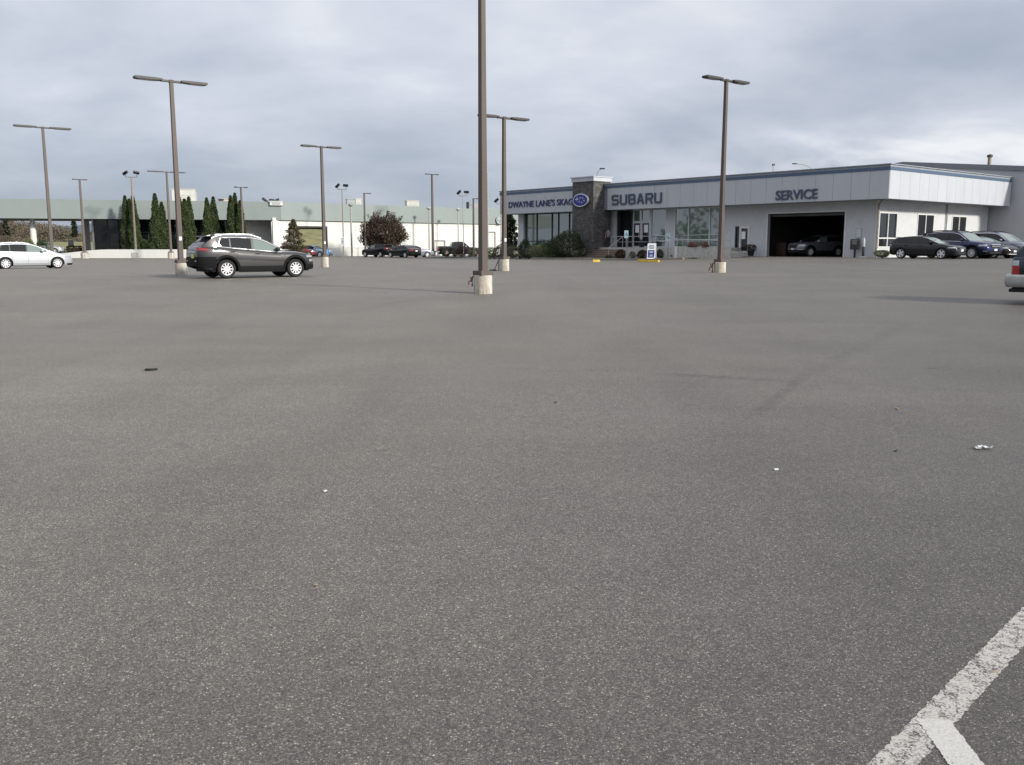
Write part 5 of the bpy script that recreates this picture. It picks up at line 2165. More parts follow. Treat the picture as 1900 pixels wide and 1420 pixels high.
def wheel_stop(label, pa, pb_):
    a, b = gp(*pa), gp(*pb_)
    c = (a + b) / 2
    L_ = (b - a).length
    o = thing("wheel_stop", label, "wheel stop", (c.x, c.y, hz(c.x, c.y)), math.atan2(b.y - a.y, b.x - a.x), "yellow painted wheel stops at the kerb")
    q = MB()
    q.prism([(-0.1, 0), (0.1, 0), (0.075, 0.17), (-0.075, 0.17)], -L_ / 2, L_ / 2, YZ)
    q.build("block", M["yellow"], o, bevel=0.02)
    q = MB()
    for k in (-0.32, 0.32):
        q.lathe([(0.025, 0.165), (0.025, 0.183), (0.0, 0.187)], 8, Matrix.Translation((k * L_, 0, 0)))
    q.build("anchor_bolt", M["galv"], o)
    return o


wheel_stop("long yellow wheel stop under the sandwich board", (1184.5, 486.5), (1222.5, 486.5))
wheel_stop("short yellow block at the kerb in front of the steps", (1099.5, 486.5), (1113, 486.5))

# stall markings near the kerb
for pa, pb_, wd, mm in (((955, 487.5), (1075, 485.2), 0.12, "line_thin"), ((1075, 490.2), (1112, 488.4), 0.16, "line_blue"), ((1012, 485), (1120, 487.6), 0.10, "line_thin"), ((1180, 489), (1215, 488), 0.14, "line_blue"), ((1382, 477.6), (1500, 478.4), 0.14, "line_thin"), ((795, 481.3), (885, 480.6), 0.12, "line_thin"), ((640, 483.5), (760, 482.5), 0.10, "line_thin")):
    a, b = gp(*pa), gp(*pb_)
    line_sheet("stall_line", a, b, wd, wd, M[mm], 16)

# planter pots
def pot(label, p, r, h, m, n, fh):
    o = thing("planter_pot", label, "planter", p)
    q = MB()
    q.lathe([(r * 0.62, 0), (r * 0.95, h * 0.8), (r * 1.05, h * 0.86), (r * 1.05, h), (r * 0.9, h), (r * 0.85, h * 0.9)], 20)
    q.build("pot", M["pot"], o, smooth=40)
    f = blob_mb(int(r * 1000), r * 1.25, r * 1.25, fh, n, 0.10, up=0.4)
    for i, v in enumerate(f.v):
        f.v[i] = v + Vector((0, 0, h + fh * 0.55))
    f.build("flowers", M[m], o, fixn=False)
    return o


p = DM @ Vector((0.75, yF(1393, 0.75), 0.0))
pp = at(1393, 475.5, p.y)
pot("dark pot with dry pinkish plant beside the white office door", pp, 0.30, 0.48, "leaf_rust", 500, 0.28)
p = DM @ Vector((0.55, yF(1191, 0.55), FLOOR - 0.02))
pot("dark empty looking pot on the porch before the entrance doors", p, 0.30, 0.50, "leaf_dark", 120, 0.08)
for px, w, lb in ((1288, 16, "pink red flowers trailing over the ramp wall"), (1311, 9, "small pink flowers on the ramp wall near the lamp post")):
    y = yF(px, -2.0)
    p = DM @ Vector((-2.1, y, FLOOR + 0.02))
    o = thing("flower_box", lb, "flowers", p, TH, "flowers on the ramp wall")
    ww = w / 17.0 / 2
    q = MB()
    q.box(-0.12, 0.12, -ww, ww, 0, 0.14)
    q.build("box", M["bronze_dark"], o, bevel=0.01)
    f = blob_mb(px, 0.24, ww * 1.1, 0.22, 260, 0.10, up=0.1)
    for i, v in enumerate(f.v):
        f.v[i] = v + Vector((-0.06, 0, 0.16))
    f.build("flowers", M["flower"], o, fixn=False)

# black drop box and grey bollard by the service door
b = gp(1585.5, 478.2)
o = thing("drop_box", "black key drop box on a post between the bay and the corner", "drop box", b, TH + R(-90) + R(10))
q = MB()
q.box(-0.30, 0.30, -0.17, 0.17, 0.55, 1.28)
q.build("box", M["blackpaint"], o, bevel=0.02)
q = MB()
q.box(-0.06, 0.06, -0.06, 0.06, -0.1, 0.55)
q.build("post", M["blackpaint"], o)
q = MB()
for z_ in (1.14, 1.04, 0.94):
    q.box(-0.16, 0.16, -0.176, -0.171, z_ - 0.02, z_ + 0.02)
q.build("notice", M["galv"], o)
q = MB()
q.box(-0.24, 0.24, -0.19, -0.171, 1.19, 1.22)
q.build("slot", M["galv"], o)
b = gp(1601, 479.0)
o = thing("bollard", "grey banded bollard on a round foot left of the white corner post", "bollard", b)
q = MB()
q.lathe([(0.30, 0), (0.30, 0.06), (0.10, 0.12)], 16)
q.build("foot", M["concrete_pale"], o, smooth=40)
q = MB()
q.lathe([(0.085, 0.1), (0.085, 0.75)], 14)
q.build("post", M["blackpaint"], o, smooth=40)
q = MB()
q.lathe([(0.10, 0.75), (0.10, 1.2), (0.06, 1.3), (0.03, 1.36)], 14)
q.build("sleeve", M["unit_grey"], o, smooth=40)
b = DM @ Vector((1.55, yF(1592.5, 1.55), zF(1592.5, 433, 1.55)))
o = thing("wall_notice", "small pale notice on the wall above the black drop box", "sign", b, TH)
q = MB()
q.box(-0.015, 0.03, -0.22, 0.22, -0.32, 0.32)
q.build("plate", M["fascia"], o)
q = MB()
for k in range(4):
    q.box(-0.022, -0.016, -0.15, 0.15, 0.18 - 0.13 * k, 0.23 - 0.13 * k)
q.build("text_line", M["sign_white"], o)

# notice on the floodlight pole, blue barrel, chain-link fence, little signs
b = at(635.8, 448.5, FP.location.y - 0.12)
o = thing("pole_notice", "white notice board on the floodlight pole before the white wall", "sign", b)
q = MB()
q.box(-0.24, 0.24, -0.02, 0.02, -0.48, 0.48)
q.build("plate", M["sign_white"], o)
q = MB()
for k in range(5):
    q.box(-0.17, 0.17, -0.027, -0.021, 0.30 - 0.16 * k, 0.38 - 0.16 * k)
q.build("text_line", M["slate"], o)
b = at(605.5, 476, 105)
b.z = hz(b.x, b.y)
o = thing("blue_barrel", "blue plastic barrel behind the lamp post at the drive-through opening", "barrel", b)
q = MB()
q.lathe([(0.28, 0), (0.31, 0.05), (0.31, 0.40), (0.33, 0.43), (0.31, 0.46), (0.31, 0.85), (0.28, 0.92)], 18)
q.build("drum", M["blue_plastic"], o, smooth=40)
q = MB()
q.lathe([(0.33, 0.86), (0.33, 0.93), (0.2, 0.95)], 18)
q.build("lid", M["blue_plastic"], o, smooth=40)
fa_, fb_ = at(608, 476, 107.5), at(692, 476, 111)
fa_.z, fb_.z = hz(fa_.x, fa_.y), hz(fb_.x, fb_.y)
Lf = (fb_ - fa_).length
o = thing("wire_fence", "low chain link fence in front of the white wall right of the opening", "fence", fa_, math.atan2(fb_.y - fa_.y, fb_.x - fa_.x))
for k in range(4):
    q = MB()
    q.tube([(Lf * k / 3, 0, 0), (Lf * k / 3, 0, 1.15)], 0.03, 6)
    q.build("post", M["galv"], o)
q = MB()
q.tube([(0, 0, 1.12), (Lf, 0, 1.12)], 0.022, 6)
q.build("top_rail", M["galv"], o)
q = MB()
nw = int(Lf / 0.16)
for k in range(-7, nw):
    for s_ in (1, -1):
        x0, x1 = 0.16 * k, 0.16 * k + 1.1
        z0, z1 = (0.02, 1.12) if s_ > 0 else (1.12, 0.02)
        if x0 < 0 or x1 > Lf:
            continue
        q.tube([(x0, 0.03, z0), (x1, 0.03, z1)], 0.007, 3, False)
q.build("mesh", M["galv"], o)
b = at(131.5, 452, 118)
o = thing("lawn_sign", "small white and blue sign above the clipped hedge on the lawn", "sign", Vector((b.x, 118, 0.6)))
q = MB()
q.box(-0.36, 0.36, -0.03, 0.03, 1.25, 1.68)
q.build("white_panel", M["sign_white"], o)
q = MB()
q.box(-0.36, 0.36, -0.03, 0.03, 0.92, 1.246)
q.build("blue_panel", M["sign_teal"], o)
q = MB()
for x_ in (-0.3, 0.3):
    q.box(x_ - 0.03, x_ + 0.03, -0.028, 0.028, 0, 0.918)
q.build("post", M["galv"], o)
# low steel utility frame at the notice pole foot and white cover by the lamp post at the pickup
b = gp(813, 475.6)
o = thing("traffic_cone", "low white cone shaped cover beside the lamp pedestal at the pickup", "cone", b)
q = MB()
q.lathe([(0.32, 0), (0.30, 0.08), (0.14, 0.30), (0.08, 0.52), (0.05, 0.55)], 14)
q.build("cone", M["white"], o, smooth=40)
q = MB()
q.box(-0.36, 0.36, -0.36, 0.36, -0.02, 0.03)
q.build("base", M["white"], o)

# ------------------------------------------------------------------ small litter on the asphalt
def litter(name, label, cat, px, py, mb, m, rz=0.0, group=None, **kw):
    p = gp(px, py)
    o = mb.build(name, m, **kw)
    o.location = (p.x, p.y, hz(p.x, p.y) + 0.003)
    o.rotation_euler = (0, 0, rz)
    tag(o, label, cat, group)
    return o


q = MB()
q.prism([(-0.065, -0.027), (-0.07, 0.015), (-0.023, 0.034), (0.04, 0.03), (0.075, 0.05), (0.088, 0.03), (0.046, -0.01), (0.015, -0.03)], 0, 0.024)
litter("rubber_scrap", "black rubber scrap lying alone on the left of the asphalt", "scrap", 279, 688, q, M["rubber"], 0.1, bevel=0.008)
rg = random.Random(4)
q = MB()
rows = []
for i in range(7):
    rows.append([((i - 3) * 0.021 + rg.gauss(0, 0.004), (j - 2) * 0.016 + 0.02 * math.sin(i * 0.9) + rg.gauss(0, 0.004), 0.006 + abs(rg.gauss(0, 0.012))) for j in range(5)])
q.grid(rows)
bb, nn = q.grid([[(x, y, z + 0.003) for x, y, z in r] for r in rows])
litter("paper_scrap", "crumpled white paper scrap on the asphalt near the right edge", "litter", 1823, 834, q, M["paper"], 0.5)
for px, py, s_, lb, mm in ((1440, 873, 0.022, "pale cigarette end on the asphalt in the right middle", "paper"), (603, 913, 0.018, "tiny white pebble left of the middle foreground", "paper"), (1664, 760, 0.022, "tan pebble on the asphalt at the upper right", "leaf_litter"), (1031, 748, 0.020, "dark bit of bark in the middle of the lot", "bark"), (1662, 838, 0.016, "small dark chip left of the paper scrap", "rubber"), (586, 1087, 0.012, "small pale chip in the lower left foreground", "leaf_litter")):
    q = MB()
    q.prism([(-s_, -s_ * 0.4), (-s_ * 0.8, s_ * 0.5), (s_ * 0.2, s_ * 0.6), (s_, s_ * 0.2), (s_ * 0.7, -s_ * 0.5)], 0, s_ * 0.5)
    litter("litter_bit", lb, "litter", px, py, q, M[mm], rnd.uniform(0, 3), "small litter on the asphalt", bevel=s_ * 0.12)
q = MB()
q.prism([(-0.014, -0.003), (0.0, 0.008), (0.015, 0.005), (0.017, -0.005), (0.0, -0.008)], 0, 0.003)
litter("dry_leaf", "dry brown leaf on the worn white bay line", "leaf", 1842, 1248, q, M["leaf_litter"], 0.3)

# ------------------------------------------------------------------ person in the entrance
def person(label, p, rz, H=1.66):
    me = bpy.data.meshes.new("person")
    k = H / 1.72
    J = {"pelvis": (0, 0, .92), "waist": (0, 0.0, 1.08), "chest": (0, -0.01, 1.28), "neck": (0, 0, 1.46), "head": (0, -0.02, 1.56), "crown": (0, -0.01, 1.66),
         "lsh": (.17, 0, 1.40), "lel": (.25, -.02, 1.15), "lwr": (.16, -.20, 1.10), "lha": (.10, -.27, 1.13),
         "rsh": (-.17, 0, 1.40), "rel": (-.25, .02, 1.14), "rwr": (-.24, -.08, .92), "rha": (-.23, -.11, .84),
         "lhip": (.09, 0, .88), "lkn": (.10, -.03, .50), "lan": (.10, .03, .09), "lto": (.11, -.12, .04),
         "rhip": (-.09, 0, .88), "rkn": (-.11, -.01, .50), "ran": (-.12, .05, .09), "rto": (-.14, -.10, .04)}
    rad = {"pelvis": (.15, .11), "waist": (.13, .095), "chest": (.16, .11), "neck": (.055, .055), "head": (.082, .10), "crown": (.07, .08), "lsh": (.06, .06), "rsh": (.06, .06),
           "lel": (.045, .045), "rel": (.045, .045), "lwr": (.032, .03), "rwr": (.032, .03), "lha": (.04, .025), "rha": (.04, .025), "lhip": (.088, .088), "rhip": (.088, .088),
           "lkn": (.062, .062), "rkn": (.062, .062), "lan": (.043, .043), "ran": (.043, .043), "lto": (.04, .03), "rto": (.04, .03)}
    E = [("pelvis", "waist"), ("waist", "chest"), ("chest", "neck"), ("neck", "head"), ("head", "crown"), ("chest", "lsh"), ("lsh", "lel"), ("lel", "lwr"), ("lwr", "lha"),
         ("chest", "rsh"), ("rsh", "rel"), ("rel", "rwr"), ("rwr", "rha"), ("pelvis", "lhip"), ("lhip", "lkn"), ("lkn", "lan"), ("lan", "lto"), ("pelvis", "rhip"), ("rhip", "rkn"), ("rkn", "ran"), ("ran", "rto")]
    names = list(J)
    me.from_pydata([Vector(J[n]) * k for n in names], [(names.index(a), names.index(b)) for a, b in E], [])
    ob = bpy.data.objects.new("person", me)
    COL.objects.link(ob)
    md = ob.modifiers.new("skin", "SKIN")
    sd = ob.modifiers.new("sub", "SUBSURF")
    sd.levels = sd.render_levels = 2
    for i, n in enumerate(names):
        sv = me.skin_vertices[0].data[i]
        sv.radius = rad[n]
        sv.use_root = n == "pelvis"
    dg = bpy.context.evaluated_depsgraph_get()
    m2 = bpy.data.meshes.new_from_object(ob.evaluated_get(dg))
    bpy.data.objects.remove(ob)
    for m in ("skin", "shirt", "trousers", "black"):
        m2.materials.append(M[m])
    for pl in m2.polygons:
        c = pl.center / k
        pl.use_smooth = True
        if c.z > 1.455 or (abs(c.x) > 0.13 and c.y < -0.09 and c.z > 0.8) or (abs(c.x) > 0.2 and c.z < 1.0):
            pl.material_index = 0
        elif c.z > 0.93:
            pl.material_index = 1
        elif c.z > 0.09:
            pl.material_index = 2
        else:
            pl.material_index = 3
    o = bpy.data.objects.new("person", m2)
    COL.objects.link(o)
    o.location = p
    o.rotation_euler = (0, 0, rz)
    tag(o, label, "person")
    h = MB()
    h.lathe([(0.01, 0.115), (0.06, 0.10), (0.10, 0.05), (0.112, 0.0), (0.105, -0.06)], 16, Matrix.Translation((0, 0.02, 1.62 * k)))
    h.build("hair", M["hair"], o, smooth=60)
    f = MB()
    for s_ in (-1, 1):
        f.lathe([(0.0, 0.006), (0.011, 0.003), (0.011, 0)], 8, Matrix.Translation((s_ * 0.032, -0.118, 1.575 * k)) @ Matrix.Rotation(R(90), 4, "X"))
    f.build("eyes", M["black"], o)
    f = MB()
    f.prism([(-0.013, 0), (0.013, 0), (0.005, 0.05), (-0.005, 0.05)], 0.10, 0.137, Matrix.Translation((0, 0, 1.53 * k)) @ SX)
    f.build("nose", M["skin"], o, bevel=0.004)
    for s_, hnd in ((1, "lha"), (-1, "rha")):
        f = MB()
        w = Vector(J[hnd]) * k
        d = (w - Vector(J["lwr" if s_ > 0 else "rwr"]) * k).normalized()
        sd_ = d.cross(Vector((0, 0, 1))) if abs(d.z) < 0.8 else Vector((0, 1, 0))
        sd_.normalize()
        for i in range(4):
            q0 = w + sd_ * (0.018 * (i - 1.5))
            f.tube([q0, q0 + d * (0.045 + 0.006 * (1.5 - abs(i - 1.5))), q0 + d * 0.075 + Vector((0, -0.012, -0.012))], [0.010, 0.009, 0.007], 6)
        f.tube([w - d * 0.02 + sd_ * 0.03, w + sd_ * 0.055 + d * 0.02], [0.011, 0.008], 6)
        f.build("fingers", M["skin"], o, smooth=60)
    return o


pp = DM @ Vector((0.1, yF(1128.5, 0.1), FLOOR - 0.02))
person("person in a mauve shirt and dark trousers standing at the head of the steps", pp, TH + R(-60))

# ------------------------------------------------------------------ vehicles
def pch(pts):
    """monotone cubic through the points"""
    xs = [p[0] for p in pts]
    ys = [p[1] for p in pts]
    n = len(xs)
    h = [xs[i + 1] - xs[i] for i in range(n - 1)]
    d = [(ys[i + 1] - ys[i]) / h[i] for i in range(n - 1)]
    m = [d[0]] + [0.0 if d[i - 1] * d[i] <= 0 else 2 * d[i - 1] * d[i] / (d[i - 1] + d[i]) for i in range(1, n - 1)] + [d[-1]]

    def f(x):
        if x <= xs[0]:
            return ys[0]
        if x >= xs[-1]:
            return ys[-1]
        i = 0
        while x > xs[i + 1]:
            i += 1
        t = (x - xs[i]) / h[i]
        return (ys[i] * (1 + 2 * t) * (1 - t) ** 2 + h[i] * m[i] * t * (1 - t) ** 2 + ys[i + 1] * t * t * (3 - 2 * t) + h[i] * m[i + 1] * t * t * (t - 1))
    return f


FR = [0.0, 0.10, 0.28, 0.46, 0.62, 0.76, 0.88, 0.96, 1.0]
FY = [0.93, 0.972, 0.99, 1.0, 0.998, 0.985, 0.965, 0.93, 0.88]


class Car:
    def __init__(s, sp):
        s.sp = sp
        s.W2 = sp["W"] / 2
        s.L, s.wb, s.r = sp["L"], sp["wb"], sp["r"]
        s.x0 = -(s.wb / 2 + sp["ro"])          # rear end
        s.xr, s.xf = -s.wb / 2, s.wb / 2
        s.Ra = s.r + sp.get("gap", 0.06)
        o = s.x0
        sh = lambda L_: pch([(a + o, b) for a, b in L_])
        s.top, s.bot, s.wid, s.roof = sh(sp["top"]), sh(sp["bot"]), sh([(a, b * s.W2) for a, b in sp["wid"]]), sh(sp["roof"])
        s.g0, s.g1 = sp["roof"][0][0] + o, sp["roof"][-1][0] + o
        s.tum = sp.get("tum", 0.30)
        s.crown = sp.get("crown", 0.035)

    def X(s, a):
        return a + s.x0

    def arch(s, x):
        z = -1
        for c in (s.xr, s.xf):
            if abs(x - c) < s.Ra:
                z = max(z, s.r + math.sqrt(max(0, s.Ra ** 2 - (x - c) ** 2)))
        return z

    def side_y(s, x, z):
        zb, zt, w = s.bot(x), s.top(x), s.wid(x)
        f = min(1, max(0, (z - zb) / max(0.01, zt - zb)))
        for i in range(len(FR) - 1):
            if f <= FR[i + 1]:
                t = (f - FR[i]) / (FR[i + 1] - FR[i])
                return w * (FY[i] + (FY[i + 1] - FY[i]) * t)
        return w * FY[-1]

    def body(s):
        xs = [s.x0 + s.L * k / 56 for k in range(57)]
        xs += [s.x0 + 0.012, s.x0 + 0.03, s.x0 + 0.05, s.x0 + s.L - 0.012, s.x0 + s.L - 0.03, s.x0 + s.L - 0.05]
        for c in (s.xr, s.xf):
            xs += [c + s.Ra * math.cos(math.pi * k / 16) for k in range(17)] + [c - s.Ra - 0.004, c + s.Ra + 0.004]
        xs = sorted(set(round(x, 4) for x in xs))
        xs = [x for i, x in enumerate(xs) if i == 0 or x - xs[i - 1] > 0.0025]
        rows = []
        for x in xs:
            zb0, zt = s.bot(x), s.top(x)
            zb = min(max(zb0, s.arch(x)), zt - 0.05)
            half = []
            for k, f in enumerate(FR):
                z = zb + (zt - zb) * f
                half.append((s.side_y(x, z), z))
            w = s.wid(x)
            cr = s.crown
            half += [(w * 0.80, zt + cr * 0.35), (w * 0.55, zt + cr * 0.75), (w * 0.28, zt + cr * 0.95), (0, zt + cr)]
            rows.append([(x, y, z) for y, z in half] + [(x, -y, z) for y, z in half[-2::-1]])
        mb = MB()
        b, n = mb.grid(rows)
        mb.face(range(b, b + n))
        e = b + (len(rows) - 1) * n
        mb.face(range(e, e + n))
        # wheel wells and underside
        mb.cur = 1
        wi = s.W2 - 0.24
        mb.box(s.x0 + 0.35, s.x0 + s.L - 0.30, -wi, wi, 0.24, min(0.75, s.r * 2 + 0.1))
        mb.box(s.xr + s.Ra + 0.03, s.xf - s.Ra - 0.03, -s.W2 * 0.9, s.W2 * 0.9, s.bot(0) - 0.03, s.bot(0) + 0.12)
        return mb

    # greenhouse
    def gh(s, x):
        zb = s.top(x) - 0.012
        zr = max(s.roof(x), zb + 0.004)
        wb_ = s.wid(x) * 0.895
        return zb, zr, wb_

    def gy(s, x, z):
        zb, zr, wb_ = s.gh(x)
        return wb_ - s.tum * (z - zb) - 0.10 * max(0, (z - zb)) ** 2

    def gtop(s, x, yf):
        zb, zr, wb_ = s.gh(x)
        h = zr - zb
        return zr + min(0.05, h * 0.12) * (1 - yf * yf) - min(0.05, h * 0.12)

    def edge(s, x):
        zb, zr, wb_ = s.gh(x)
        return zb + (zr - zb) * 0.90

    def greenhouse(s):
        xs = sorted(set([round(s.g0 + (s.g1 - s.g0) * k / 44, 4) for k in range(45)] + [round(s.g0 + 0.02 * k, 4) for k in range(1, 18)]))
        rows = []
        for x in xs:
            zb, zr, wb_ = s.gh(x)
            ze = s.edge(x)
            half = [(s.gy(x, zb + (ze - zb) * t), zb + (ze - zb) * t) for t in (0, 0.25, 0.5, 0.75, 0.92, 1.0)]
            ye = s.gy(x, ze)
            half += [(ye - 0.35 * (zr - ze), ze + 0.55 * (s.gtop(x, 0.93) - ze))]
            half += [(ye * f, s.gtop(x, f)) for f in (0.93, 0.8, 0.55, 0.28, 0)]
            rows.append([(x, y, z) for y, z in half] + [(x, -y, z) for y, z in half[-2::-1]])
        mb = MB()
        b, n = mb.grid(rows)
        mb.face(range(b, b + n))
        e = b + (len(rows) - 1) * n
        mb.face(range(e, e + n))
        return mb

    def side_glass(s, a, b, sg, off=0.006, lo=None, hi=None, n=18, grow=0.0, slant0=0.0, slant1=0.0):
        """glass between two stations (distances from the tail) on one side"""
        lo = s.sp.get("wlo", 0.035) if lo is None else lo
        hi = s.sp.get("whi", 0.045) if hi is None else hi
        rows = []
        for k in range(n + 1):
            col = []
            for j in range(5):
                t = j / 4
                x = s.X(a + slant0 * t + (b + slant1 * t - a - slant0 * t) * k / n)
                zb = s.gh(x)[0] + lo - grow
                ze = s.edge(x) - hi + grow
                if ze < zb + 0.004:
                    ze = zb + 0.004
                z = zb + (ze - zb) * t
                col.append((x, sg * (s.gy(x, z) + off), z))
            rows.append(col)
        mb = MB()
        mb.grid(rows)
        return mb

    def top_glass(s, a, b, f0, off=0.010, n=14):
        rows = []
        for k in range(n + 1):
            x = s.X(a + (b - a) * k / n)
            dz = (s.gtop(x + 0.01, 0) - s.gtop(x - 0.01, 0)) / 0.02
            nl = math.sqrt(1 + dz * dz)
            ye = s.gy(x, s.edge(x))
            rows.append([(x - off * dz / nl, ye * f, s.gtop(x, f) + off / nl) for f in [f0 * (j / 5 - 1) for j in range(11)]])
        mb = MB()
        mb.grid(rows)
        return mb

    def patch(s, a, b, zlo, zhi, sg, off, n=12, m=6, tall=None):
        rows = []
        for k in range(n + 1):
            x = s.X(a + (b - a) * k / n)
            z0 = zlo(x) if callable(zlo) else zlo
            z1 = zhi(x) if callable(zhi) else zhi
            ar = s.arch(x)
            if tall:
                z0 = max(z0, ar + tall)
            z1 = max(z1, z0 + 0.004)
            rows.append([(x, sg * (s.side_y(x, z0 + (z1 - z0) * j / m) + off), z0 + (z1 - z0) * j / m) for j in range(m + 1)])
        mb = MB()
        mb.grid(rows)
        return mb


def merge(*mbs):
    o = MB()
    for m in mbs:
        b = len(o.v)
        o.v += m.v
        o.f += [tuple(b + i for i in f) for f in m.f]
        o.mi += m.mi
    return o


WH_CACHE = {}


def wheel_meshes(r, w, spokes, rimf, mat_rim):
    key = (round(r, 3), w, spokes, rimf, mat_rim)
    if key in WH_CACHE:
        return WH_CACHE[key]
    AX = Matrix.Rotation(R(90), 4, "X")      # lathe axis onto -y (outer face of a right wheel)
    t = MB()
    rr = r * rimf
    t.lathe([(rr, w / 2 - 0.01), (rr + 0.015, w / 2), (r - 0.035, w / 2), (r - 0.012, w / 2 - 0.02), (r, w / 2 - 0.055), (r, -w / 2 + 0.055), (r - 0.012, -w / 2 + 0.02), (r - 0.035, -w / 2), (rr, -w / 2)], 40, AX, cap=False)
    t.cur = 1
    t.lathe([(0.02, w / 2 - 0.075), (rr, w / 2 - 0.075), (rr, w / 2 - 0.07)], 28, AX, cap=True)
    g = MB()
    g.lathe([(rr - 0.022, w / 2 - 0.06), (rr - 0.018, w / 2 - 0.006), (rr + 0.004, w / 2 + 0.002), (rr + 0.002, w / 2 - 0.06)], 40, AX, cap=False)
    g.lathe([(0.075, w / 2 - 0.07), (0.07, w / 2 - 0.012), (0.03, w / 2 - 0.004)], 16, AX)
    for k in range(spokes):
        a = 2 * math.pi * k / spokes
        if spokes <= 5:
            pairs = ((-0.10, 0.0),) if spokes == 5 else ((0, 0),)
            pairs = ((0.0, 0.0),)
            wd0, wd1 = 0.045, 0.032
        else:
            pairs = ((0, 0),)
            wd0, wd1 = 0.026, 0.021
        mx = AX @ Matrix.Rotation(a, 4, "Z")
        p = [(0.05, -wd0), (rr - 0.01, -wd1 * (1.0 if spokes > 5 else 1.5)), (rr - 0.01, wd1 * (1.0 if spokes > 5 else 1.5)), (0.05, wd0)]
        g.prism(p, w / 2 - 0.06, w / 2 - 0.012, mx)
    a_ = t.build("tyre", [M["tyre"], M["brake"]], None, smooth=40)
    b_ = g.build("rim", M[mat_rim], None, smooth=40)
    res = (a_.data, b_.data)
    for o in (a_, b_):
        bpy.data.objects.remove(o)
    WH_CACHE[key] = res
    return res


